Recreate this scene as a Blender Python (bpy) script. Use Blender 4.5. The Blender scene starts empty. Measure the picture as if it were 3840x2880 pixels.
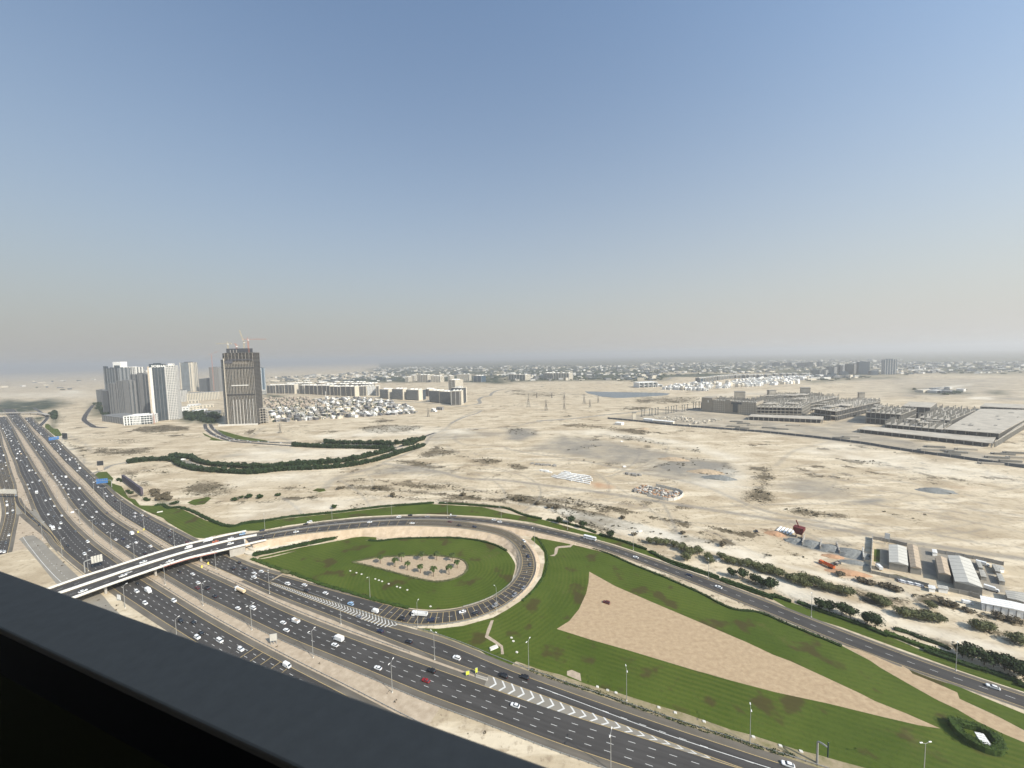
import bpy, bmesh, math, random
import numpy as np
from mathutils import Vector, Matrix
from mathutils.geometry import tessellate_polygon
R = math.radians
random.seed(7); rng = np.random.default_rng(7)
S = bpy.context.scene
COL = S.collection

# ------------------------------------------------------------------ camera (on a balcony, 170 m up)
cam_d = bpy.data.cameras.new('camera'); cam = bpy.data.objects.new('camera', cam_d); COL.objects.link(cam)
cam.matrix_world = Matrix(((0.99974261, 0.02268733, 0, 0), (-0.00160038, 0.07052256, -0.9975089, 0),
                           (-0.02263082, 0.99725215, 0.07054072, 170), (0, 0, 0, 1)))
cam_d.sensor_width = 36; cam_d.lens = 36*1442/3840
cam_d.clip_start = 0.05; cam_d.clip_end = 60000
cam_d.dof.use_dof = True; cam_d.dof.focus_distance = 400; cam_d.dof.aperture_fstop = 6
S.camera = cam

# ------------------------------------------------------------------ sky, sun, exposure
SUN_EL, SUN_AZ = R(38.5), R(129)          # azimuth clockwise from +Y
w = bpy.data.worlds.new('World'); S.world = w; w.use_nodes = True
nt = w.node_tree; bg = nt.nodes['Background']
sky = nt.nodes.new('ShaderNodeTexSky'); sky.sky_type = 'NISHITA'; sky.sun_disc = False
sky.sun_elevation = SUN_EL; sky.sun_rotation = SUN_AZ
sky.altitude = 0; sky.air_density = 1.3; sky.dust_density = 1.6; sky.ozone_density = 3.0
# dusty haze thickens towards the horizon, the same all round
tc = nt.nodes.new('ShaderNodeTexCoord'); sx = nt.nodes.new('ShaderNodeSeparateXYZ'); nt.links.new(tc.outputs['Generated'], sx.inputs[0])
def wm(op, a, b=0.):
    q = nt.nodes.new('ShaderNodeMath'); q.operation = op
    for i, v in enumerate((a, b)):
        if isinstance(v, (int, float)): q.inputs[i].default_value = v
        else: nt.links.new(v, q.inputs[i])
    return q.outputs[0]
hz = wm('POWER', 2.71828, wm('MULTIPLY', wm('POWER', wm('DIVIDE', wm('MAXIMUM', sx.outputs[2], 0.), .38), 1.3), -1.))
def wmix(f, a, b, blend='MIX'):
    q = nt.nodes.new('ShaderNodeMix'); q.data_type = 'RGBA'; q.blend_type = blend
    for i, v in ((0, f), (6, a), (7, b)):
        if isinstance(v, (int, float)): q.inputs[i].default_value = v
        elif isinstance(v, tuple): q.inputs[i].default_value = v
        else: nt.links.new(v, q.inputs[i])
    return q.outputs[2]
# dust scatters sunlight forward: the whole sky dome is brighter on the sun's side
dp = nt.nodes.new('ShaderNodeVectorMath'); dp.operation = 'DOT_PRODUCT'; nt.links.new(tc.outputs['Generated'], dp.inputs[0])
dp.inputs[1].default_value = (math.sin(SUN_AZ)*math.cos(SUN_EL), math.cos(SUN_AZ)*math.cos(SUN_EL), math.sin(SUN_EL))
ph = wm('ADD', wm('MULTIPLY', dp.outputs['Value'], .29), .955)
dome = wmix(hz, wmix(1., sky.outputs[0], (.68, .83, .90, 1), 'MULTIPLY'), (3.4, 3.32, 3.15, 1))
nt.links.new(wmix(1., dome, ph, 'MULTIPLY'), bg.inputs[0]); bg.inputs[1].default_value = 0.15
sd = bpy.data.lights.new('sun', 'SUN'); sd.energy = 4.8; sd.angle = R(0.6); sd.color = (1, .93, .82)
so = bpy.data.objects.new('sun', sd); COL.objects.link(so)
so.rotation_euler = Vector((math.sin(SUN_AZ)*math.cos(SUN_EL), math.cos(SUN_AZ)*math.cos(SUN_EL), math.sin(SUN_EL))).to_track_quat('Z', 'Y').to_euler()
so.location = (300, -200, 400)
vs = S.view_settings; vs.view_transform = 'Standard'; vs.look = 'None'; vs.gamma = 1; vs.exposure = 0.33; vs.use_curve_mapping = False
S.cycles.use_denoising = True
S.cycles.volume_bounces = 0; S.cycles.max_bounces = 5; S.cycles.diffuse_bounces = 2; S.cycles.glossy_bounces = 2
S.cycles.transmission_bounces = 3; S.cycles.transparent_max_bounces = 6
S.cycles.volume_max_steps = 64

# ------------------------------------------------------------------ helpers
def tag(o, label=None, cat=None, group=None, kind=None):
    if label: o['label'] = label
    if cat: o['category'] = cat
    if group: o['group'] = group
    if kind: o['kind'] = kind
    return o
def empty(name, loc=(0, 0, 0), rz=0.):
    o = bpy.data.objects.new(name, None); COL.objects.link(o); o.location = loc; o.rotation_euler = (0, 0, rz)
    o.empty_display_size = .5
    return o
def link(name, me, parent=None, loc=None, rz=0., mats=None):
    o = bpy.data.objects.new(name, me); COL.objects.link(o)
    if parent: o.parent = parent
    if loc is not None: o.location = loc
    if rz: o.rotation_euler = (0, 0, rz)
    return o
def copy_tree(o, parent=None, swap=None):
    c = o.copy(); COL.objects.link(c)
    if parent: c.parent = parent
    if swap and c.type == 'MESH':
        for i, sl in enumerate(c.material_slots):
            if sl.material == swap[0]: sl.link = 'OBJECT'; sl.material = swap[1]
    for ch in list(o.children): copy_tree(ch, c, swap)
    return c

MATS = {}
def mat(name, col, rough=.85, var=0., scale=.5, spec=.3, metal=0., col2=None, bump=0., coord='Object', stretch=None):
    m = bpy.data.materials.new(name); m.use_nodes = True; MATS[name] = m
    n = m.node_tree; b = n.nodes['Principled BSDF']
    b.inputs['Base Color'].default_value = (*col, 1); b.inputs['Roughness'].default_value = rough
    b.inputs['Specular IOR Level'].default_value = spec; b.inputs['Metallic'].default_value = metal
    if var or col2:
        tc = n.nodes.new('ShaderNodeTexCoord'); nz = n.nodes.new('ShaderNodeTexNoise'); nz.inputs['Scale'].default_value = scale
        nz.inputs['Detail'].default_value = 6; nz.inputs['Roughness'].default_value = .65
        src = tc.outputs[coord]
        if stretch:
            mp = n.nodes.new('ShaderNodeMapping'); mp.inputs['Scale'].default_value = stretch; n.links.new(src, mp.inputs[0]); src = mp.outputs[0]
        n.links.new(src, nz.inputs['Vector'])
        cr = n.nodes.new('ShaderNodeValToRGB'); cr.color_ramp.elements[0].position = .3; cr.color_ramp.elements[1].position = .7
        c2 = col2 or tuple(min(1, x*(1+var)) for x in col); c1 = col if col2 else tuple(x*(1-var) for x in col)
        cr.color_ramp.elements[0].color = (*c1, 1); cr.color_ramp.elements[1].color = (*c2, 1)
        n.links.new(nz.outputs['Fac'], cr.inputs[0]); n.links.new(cr.outputs[0], b.inputs['Base Color'])
        if bump:
            bp = n.nodes.new('ShaderNodeBump'); bp.inputs['Strength'].default_value = bump; bp.inputs['Distance'].default_value = .3
            n.links.new(nz.outputs['Fac'], bp.inputs['Height']); n.links.new(bp.outputs[0], b.inputs['Normal'])
    return m

class MB:
    """collects boxes, tubes and strips, then links them as one mesh"""
    def __init__(s): s.v = []; s.f = []; s.m = []
    def add(s, v, f, mi=0):
        k = len(s.v); s.v.extend(v); s.f.extend([tuple(i+k for i in q) for q in f]); s.m.extend([mi]*len(f)); return s
    def box(s, c, d, rz=0., mi=0, ax=None):
        x, y, z = c; a, b, h = d[0]/2, d[1]/2, d[2]
        co, si = (math.cos(rz), math.sin(rz)) if ax is None else ax
        P = [(-a, -b), (a, -b), (a, b), (-a, b)]
        P = [(x+p*co-q*si, y+p*si+q*co) for p, q in P]
        v = [(p[0], p[1], z) for p in P]+[(p[0], p[1], z+h) for p in P]
        return s.add(v, [(3, 2, 1, 0), (4, 5, 6, 7), (0, 1, 5, 4), (1, 2, 6, 5), (2, 3, 7, 6), (3, 0, 4, 7)], mi)
    def tube(s, p, q, r, n=6, r2=None, mi=0):
        p = Vector(p); q = Vector(q); d = (q-p)
        if d.length < 1e-6: return s
        d.normalize(); u = d.orthogonal().normalized(); w_ = d.cross(u); r2 = r if r2 is None else r2
        v = []
        for c, rr in ((p, r), (q, r2)):
            for i in range(n):
                a = 2*math.pi*i/n; v.append(tuple(c+u*(rr*math.cos(a))+w_*(rr*math.sin(a))))
        f = [(i, (i+1) % n, n+(i+1) % n, n+i) for i in range(n)]+[tuple(range(n-1, -1, -1)), tuple(range(n, 2*n))]
        return s.add(v, f, mi)
    def prism(s, poly, z0, z1, mi=0):
        n = len(poly); a = sum(poly[i][0]*poly[(i+1) % n][1]-poly[(i+1) % n][0]*poly[i][1] for i in range(n))
        if a < 0: poly = poly[::-1]
        v = [(p[0], p[1], z0) for p in poly]+[(p[0], p[1], z1) for p in poly]
        tr = tessellate_polygon([[Vector((p[0], p[1], 0)) for p in poly]])
        f = []
        for t in tr:
            ar = (poly[t[1]][0]-poly[t[0]][0])*(poly[t[2]][1]-poly[t[0]][1])-(poly[t[2]][0]-poly[t[0]][0])*(poly[t[1]][1]-poly[t[0]][1])
            t = t if ar > 0 else t[::-1]
            f.append(tuple(i+n for i in t)); f.append(tuple(t[::-1]))
        f += [(i, (i+1) % n, n+(i+1) % n, n+i) for i in range(n)]
        return s.add(v, f, mi)
    def loft(s, rings, mi=0, caps=True):
        n = len(rings[0]); v = [p for r_ in rings for p in r_]; f = []
        for k in range(len(rings)-1):
            f += [(k*n+i, k*n+(i+1) % n, (k+1)*n+(i+1) % n, (k+1)*n+i) for i in range(n)]
        if caps: f += [tuple(range(n-1, -1, -1)), tuple((len(rings)-1)*n+i for i in range(n))]
        return s.add(v, f, mi)
    def mesh(s, name, mats, smooth=False):
        me = bpy.data.meshes.new(name); me.from_pydata(s.v, [], s.f)
        for m in (mats if isinstance(mats, (list, tuple)) else [mats]): me.materials.append(m)
        me.polygons.foreach_set('material_index', s.m)
        if smooth: me.polygons.foreach_set('use_smooth', [True]*len(s.f))
        me.update(); return me
    def build(s, name, mats, parent=None, loc=None, rz=0., smooth=False):
        return link(name, s.mesh(name, mats, smooth), parent, loc, rz)

# ------------------------------------------------------------------ curves
def a3(p, z=0.): return np.array([(q[0], q[1], q[2] if len(q) > 2 else z) for q in p], float)
def spl(p, step=6., smooth=0.):
    """even points along a smooth curve through p"""
    p = a3(p) if not isinstance(p, np.ndarray) else p
    t = np.r_[0, np.cumsum(np.maximum(np.linalg.norm(np.diff(p, axis=0), axis=1), 1e-3))]
    m = np.gradient(p, t, axis=0) if len(p) > 2 else np.repeat((p[1:]-p[:1])/t[1], 2, 0)
    d = np.linspace(0, t[-1], max(3, int(t[-1]/(step/3))))
    i = np.clip(np.searchsorted(t, d, 'right')-1, 0, len(t)-2); h = (t[i+1]-t[i])[:, None]; u = ((d-t[i])/(t[i+1]-t[i]))[:, None]
    q = (2*u**3-3*u**2+1)*p[i]+(u**3-2*u**2+u)*h*m[i]+(-2*u**3+3*u**2)*p[i+1]+(u**3-u**2)*h*m[i+1]
    q = even(q, step)
    if smooth: q = blur(q, smooth/step)
    return q
def even(q, step):
    L = np.r_[0, np.cumsum(np.linalg.norm(np.diff(q, axis=0), axis=1))]
    d = np.linspace(0, L[-1], max(2, int(round(L[-1]/step))+1))
    return np.stack([np.interp(d, L, q[:, k]) for k in range(q.shape[1])], 1)
def blur(q, sg):
    n = len(q); k = int(3*sg)+1; k = min(k, n-1)
    if k < 1: return q
    a = np.r_[2*q[:1]-q[k:0:-1], q, 2*q[-1:]-q[-2:-k-2:-1]]
    w_ = np.exp(-.5*(np.arange(-k, k+1)/max(sg, .1))**2); w_ /= w_.sum()
    return np.stack([np.convolve(a[:, j], w_, 'valid') for j in range(q.shape[1])], 1)
def normals(q):
    d = np.gradient(q[:, :2], axis=0); d /= np.maximum(np.linalg.norm(d, axis=1), 1e-6)[:, None]
    return np.stack([-d[:, 1], d[:, 0]], 1), d
def offset(q, o):
    n, d = normals(q); r_ = q.copy(); r_[:, :2] += n*(np.asarray(o)[..., None] if np.ndim(o) else o); return r_
def nearest_on(q, B):
    """closest points on polyline B for every row of q"""
    a = B[:-1]; d = B[1:]-a; l2 = np.maximum((d[:, :2]**2).sum(1), 1e-9); out = np.empty_like(q)
    for i, p in enumerate(q):
        t = np.clip(((p[:2]-a[:, :2])*d[:, :2]).sum(1)/l2, 0, 1); c = a+d*t[:, None]
        out[i] = c[np.argmin(((c[:, :2]-p[:2])**2).sum(1))]
    return out
def ribbon(name, A, B, m, dz=0., parent=None, kind='structure', nsub=1):
    n = len(A); L = np.r_[0, np.cumsum(np.linalg.norm(np.diff(A, axis=0), axis=1))]
    rows = [A*(1-t)+B*t for t in np.linspace(0, 1, nsub+1)]
    V = np.concatenate(rows); V = V.copy(); V[:, 2] += dz
    W_ = np.linalg.norm((B-A)[:, :2], axis=1)
    F = []
    flip = np.cross((B-A)[n//2, :2], (A[min(n//2+1, n-1)]-A[n//2])[:2]) < 0
    for k in range(nsub):
        for i in range(n-1):
            q = (k*n+i, (k+1)*n+i, (k+1)*n+i+1, k*n+i+1); F.append(q[::-1] if flip else q)
    me = bpy.data.meshes.new(name); me.from_pydata(V.tolist(), [], F); me.materials.append(m)
    uv = me.uv_layers.new(name='uv'); U = np.concatenate([W_*t for t in np.linspace(0, 1, nsub+1)]); Vv = np.tile(L, nsub+1)
    li = np.empty(len(me.loops), int); me.loops.foreach_get('vertex_index', li)
    uv.data.foreach_set('uv', np.stack([U[li], Vv[li]], 1).ravel()); me.update()
    o = link(name, me, parent)
    if kind and not parent: o['kind'] = kind
    return o
def strips(mb, C, wd, dz=0., dash=None, mi=0, start=0.):
    """painted line along C (solid or dashed)"""
    L = np.r_[0, np.cumsum(np.linalg.norm(np.diff(C, axis=0), axis=1))]
    def at(s): return np.array([np.interp(s, L, C[:, k]) for k in range(3)])
    segs = []
    if dash:
        s = start
        while s < L[-1]: segs.append((s, min(s+dash[0], L[-1]))); s += dash[0]+dash[1]
        for a, b in segs:
            p, q = at(a), at(b); d = (q-p)[:2]; l = np.linalg.norm(d)
            if l < .2: continue
            n = np.array([-d[1], d[0]])/l*wd/2
            mb.add([(p[0]-n[0], p[1]-n[1], p[2]+dz), (q[0]-n[0], q[1]-n[1], q[2]+dz), (q[0]+n[0], q[1]+n[1], q[2]+dz), (p[0]+n[0], p[1]+n[1], p[2]+dz)], [(0, 1, 2, 3)], mi)
    else:
        a = offset(C, -wd/2); b = offset(C, wd/2); n = len(C)
        v = [(p[0], p[1], p[2]+dz) for p in a]+[(p[0], p[1], p[2]+dz) for p in b]
        mb.add(v, [(i, i+1, n+i+1, n+i) for i in range(n-1)], mi)
def patch(name, poly, m, z, kind='structure', parent=None):
    """flat outline on the ground"""
    poly = [(p[0], p[1]) for p in poly]
    tr = tessellate_polygon([[Vector((p[0], p[1], 0)) for p in poly]])
    F = []
    for t in tr:
        ar = (poly[t[1]][0]-poly[t[0]][0])*(poly[t[2]][1]-poly[t[0]][1])-(poly[t[2]][0]-poly[t[0]][0])*(poly[t[1]][1]-poly[t[0]][1])
        F.append(t if ar > 0 else t[::-1])
    me = bpy.data.meshes.new(name); me.from_pydata([(p[0], p[1], z) for p in poly], [], F); me.materials.append(m); me.update()
    o = link(name, me, parent)
    if kind: o['kind'] = kind
    return o
def smooth_poly(p, step=4.):
    q = spl(list(p)+[p[0]], step); return [(a[0], a[1]) for a in q[:-1]]
def inside(pts, poly):
    x, y = pts[:, 0], pts[:, 1]; c = np.zeros(len(pts), bool); n = len(poly)
    for i in range(n):
        x0, y0 = poly[i][:2]; x1, y1 = poly[(i+1) % n][:2]
        if y0 == y1: continue
        c ^= ((y0 > y) != (y1 > y)) & (x < (x1-x0)*(y-y0)/(y1-y0)+x0)
    return c
def dist_line(pts, line):
    d = np.full(len(pts), 1e9)
    for a, b in zip(line[:-1], line[1:]):
        ax, ay = a[:2]; dx, dy = b[0]-ax, b[1]-ay; l2 = dx*dx+dy*dy+1e-9
        t = np.clip(((pts[:, 0]-ax)*dx+(pts[:, 1]-ay)*dy)/l2, 0, 1)
        d = np.minimum(d, np.hypot(pts[:, 0]-ax-t*dx, pts[:, 1]-ay-t*dy))
    return d
ORD = ['nearest', 'second nearest', 'third nearest', 'fourth nearest', 'fifth nearest', 'sixth nearest', 'seventh nearest', 'eighth nearest', 'ninth nearest', 'tenth nearest', 'eleventh nearest', 'twelfth nearest']
def ordw(n):
    u = ['', 'first', 'second', 'third', 'fourth', 'fifth', 'sixth', 'seventh', 'eighth', 'ninth', 'tenth', 'eleventh', 'twelfth', 'thirteenth', 'fourteenth', 'fifteenth', 'sixteenth', 'seventeenth', 'eighteenth', 'nineteenth']
    if n < 20: return u[n]
    t = ['', '', 'twenty', 'thirty', 'forty', 'fifty', 'sixty', 'seventy', 'eighty', 'ninety'][n//10 % 10]
    return (t[:-1]+'ieth') if n % 10 == 0 else t+' '+u[n % 10]
LORD = ['leftmost', 'second from left', 'third from left', 'fourth from left', 'fifth from left', 'sixth from left', 'seventh from left', 'eighth from left', 'ninth from left', 'tenth from left', 'eleventh from left', 'twelfth from left']

# ------------------------------------------------------------------ materials
white_mark = mat('white road paint', (.62, .61, .57), .7, .15, 2.)
yellow_mark = mat('yellow road paint', (.50, .37, .17), .7, .15, 2.)
concrete = mat('concrete', (.40, .37, .32), .9, .15, .3)
pale_concrete = mat('pale concrete', (.62, .59, .52), .85, .12, .4)
dark_concrete = mat('grey concrete', (.27, .255, .23), .9, .2, .3)
white_paint = mat('white paint', (.78, .77, .73), .6, .06, .4)
cream = mat('cream render', (.60, .54, .43), .85, .1, .2)
beige = mat('beige render', (.46, .39, .30), .85, .12, .2)
brown_grey = mat('brown grey cladding', (.15, .135, .12), .8, .12, .2)
glass_dark = mat('dark glass', (.035, .045, .055), .18, spec=.5)
glass_blue = mat('blue glass', (.06, .10, .14), .15, spec=.6)
black_p = mat('black', (.012, .012, .013), .6)
steel = mat('galvanised steel', (.38, .38, .36), .5, .1, 1., metal=.3)
dark_steel = mat('dark steel', (.07, .07, .07), .6)
tyre_m = mat('rubber', (.018, .018, .018), .9)
leaf = {}
def leafmat(name, c, v=.45):
    m = mat(name, c, .75, v, .35, spec=.15); leaf[name] = m; return m
leafmat('dark leaves', (.030, .046, .017)); leafmat('hedge leaves', (.027, .048, .013)); leafmat('grey green leaves', (.105, .112, .050)); leafmat('dry twigs', (.115, .095, .062))
leafmat('palm leaves', (.05, .07, .02)); leafmat('fresh leaves', (.045, .075, .015)); leafmat('far leaves', (.026, .042, .017))
bark = mat('bark', (.14, .10, .07), .9, .2, 2.)
# ------------------------------------------------------------------ desert ground
def ground_material():
    m = bpy.data.materials.new('desert sand'); m.use_nodes = True; n = m.node_tree; N = n.nodes; Lk = n.links.new
    b = N['Principled BSDF']; b.inputs['Roughness'].default_value = .95; b.inputs['Specular IOR Level'].default_value = .1
    geo = N.new('ShaderNodeNewGeometry'); pos = geo.outputs['Position']
    def noise(sc, det=5, rough=.6, stretch=None, dist=0.):
        z = N.new('ShaderNodeTexNoise'); z.inputs['Scale'].default_value = sc; z.inputs['Detail'].default_value = det
        z.inputs['Roughness'].default_value = rough; z.inputs['Distortion'].default_value = dist; s_ = pos
        if stretch:
            mp = N.new('ShaderNodeMapping'); mp.inputs['Scale'].default_value = stretch[:3]; mp.inputs['Rotation'].default_value = (0, 0, stretch[3]); Lk(pos, mp.inputs[0]); s_ = mp.outputs[0]
        Lk(s_, z.inputs['Vector']); return z.outputs['Fac']
    def ramp(f, a, c0=0., c1=1.):
        r_ = N.new('ShaderNodeMapRange'); r_.interpolation_type = 'SMOOTHSTEP'; r_.inputs[1].default_value = a[0]; r_.inputs[2].default_value = a[1]
        r_.inputs[3].default_value = c0; r_.inputs[4].default_value = c1; Lk(f, r_.inputs[0]); return r_.outputs[0]
    def mth(op, x, y):
        q = N.new('ShaderNodeMath'); q.operation = op
        for i, v in enumerate((x, y)):
            if isinstance(v, (int, float)): q.inputs[i].default_value = v
            else: Lk(v, q.inputs[i])
        return q.outputs[0]
    def mix(f, A, B):
        q = N.new('ShaderNodeMix'); q.data_type = 'RGBA'
        if isinstance(f, (int, float)): q.inputs[0].default_value = f
        else: Lk(f, q.inputs[0])
        for i, v in ((6, A), (7, B)):
            if isinstance(v, tuple): q.inputs[i].default_value = (*v, 1)
            else: Lk(v, q.inputs[i])
        return q.outputs[2]
    at = N.new('ShaderNodeAttribute'); at.attribute_name = 'mask'; sp = N.new('ShaderNodeSeparateColor'); Lk(at.outputs['Color'], sp.inputs[0])
    at2 = N.new('ShaderNodeAttribute'); at2.attribute_name = 'mask2'; sp2 = N.new('ShaderNodeSeparateColor'); Lk(at2.outputs['Color'], sp2.inputs[0])
    big = noise(.0035, 4); mid = noise(.022, 6, .65); fine = noise(.21, 6, .7); streak = noise(.03, 6, .65, (.35, 1.6, 1, R(-22)))
    speck = noise(.42, 4, .75)
    c = mix(ramp(big, (.35, .68)), (.47, .385, .262), (.55, .465, .33))
    c = mix(ramp(mid, (.45, .62), 0, .8), c, (.36, .285, .188))
    c = mix(ramp(streak, (.50, .60), 0, .75), c, (.66, .57, .42))
    c = mix(ramp(fine, (.50, .68), 0, .75), c, (.28, .215, .145))
    # scattered natural scrub everywhere, thickened by the mask
    wild = mth('MULTIPLY', ramp(noise(.0065, 5, .65, (.6, 1.5, 1, R(-14))), (.47, .60)), ramp(noise(.05, 4), (.45, .62)))
    sc = mth('ADD', mth('MULTIPLY', sp.outputs[0], .62), mth('MULTIPLY', wild, .46))
    sc = mth('ADD', sc, mth('MULTIPLY', mth('SUBTRACT', speck, .5), 1.5))
    c = mix(mth('MULTIPLY', ramp(mth('ADD', sc, mth('MULTIPLY', mth('SUBTRACT', mid, .5), .9)), (.27, .50)), .93), c, (.105, .084, .052))
    c = mix(mth('MULTIPLY', mth('MINIMUM', mth('MULTIPLY', sp.outputs[1], 1.6), 1.), ramp(mid, (.3, .6), .5, 1.)), c, mix(fine, (.15, .138, .115), (.33, .30, .25)))
    tr = mth('MULTIPLY', sp.outputs[2], ramp(noise(.12, 4), (.25, .6), .5, 1.))
    c = mix(tr, c, mix(fine, (.17, .155, .132), (.29, .262, .222)))
    gr = mth('MULTIPLY', sp2.outputs[0], ramp(noise(.018, 7, .75), (.28, .50)))
    c = mix(gr, c, mix(noise(.05, 4), (.014, .026, .014), (.05, .065, .035)))
    c = mix(mth('MULTIPLY', sp2.outputs[1], ramp(mid, (.3, .6), .5, 1.)), c, (.43, .27, .16))
    c = mix(mth('MULTIPLY', sp2.outputs[2], ramp(noise(.02, 6, .7), (.35, .65), .3, 1)), c, (.72, .66, .54))
    Lk(c, b.inputs['Base Color'])
    bp = N.new('ShaderNodeBump'); bp.inputs['Strength'].default_value = .55; bp.inputs['Distance'].default_value = 1.2
    Lk(mth('ADD', mid, mth('MULTIPLY', fine, .35)), bp.inputs['Height']); Lk(bp.outputs[0], b.inputs['Normal'])
    return m
sand = ground_material()

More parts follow.
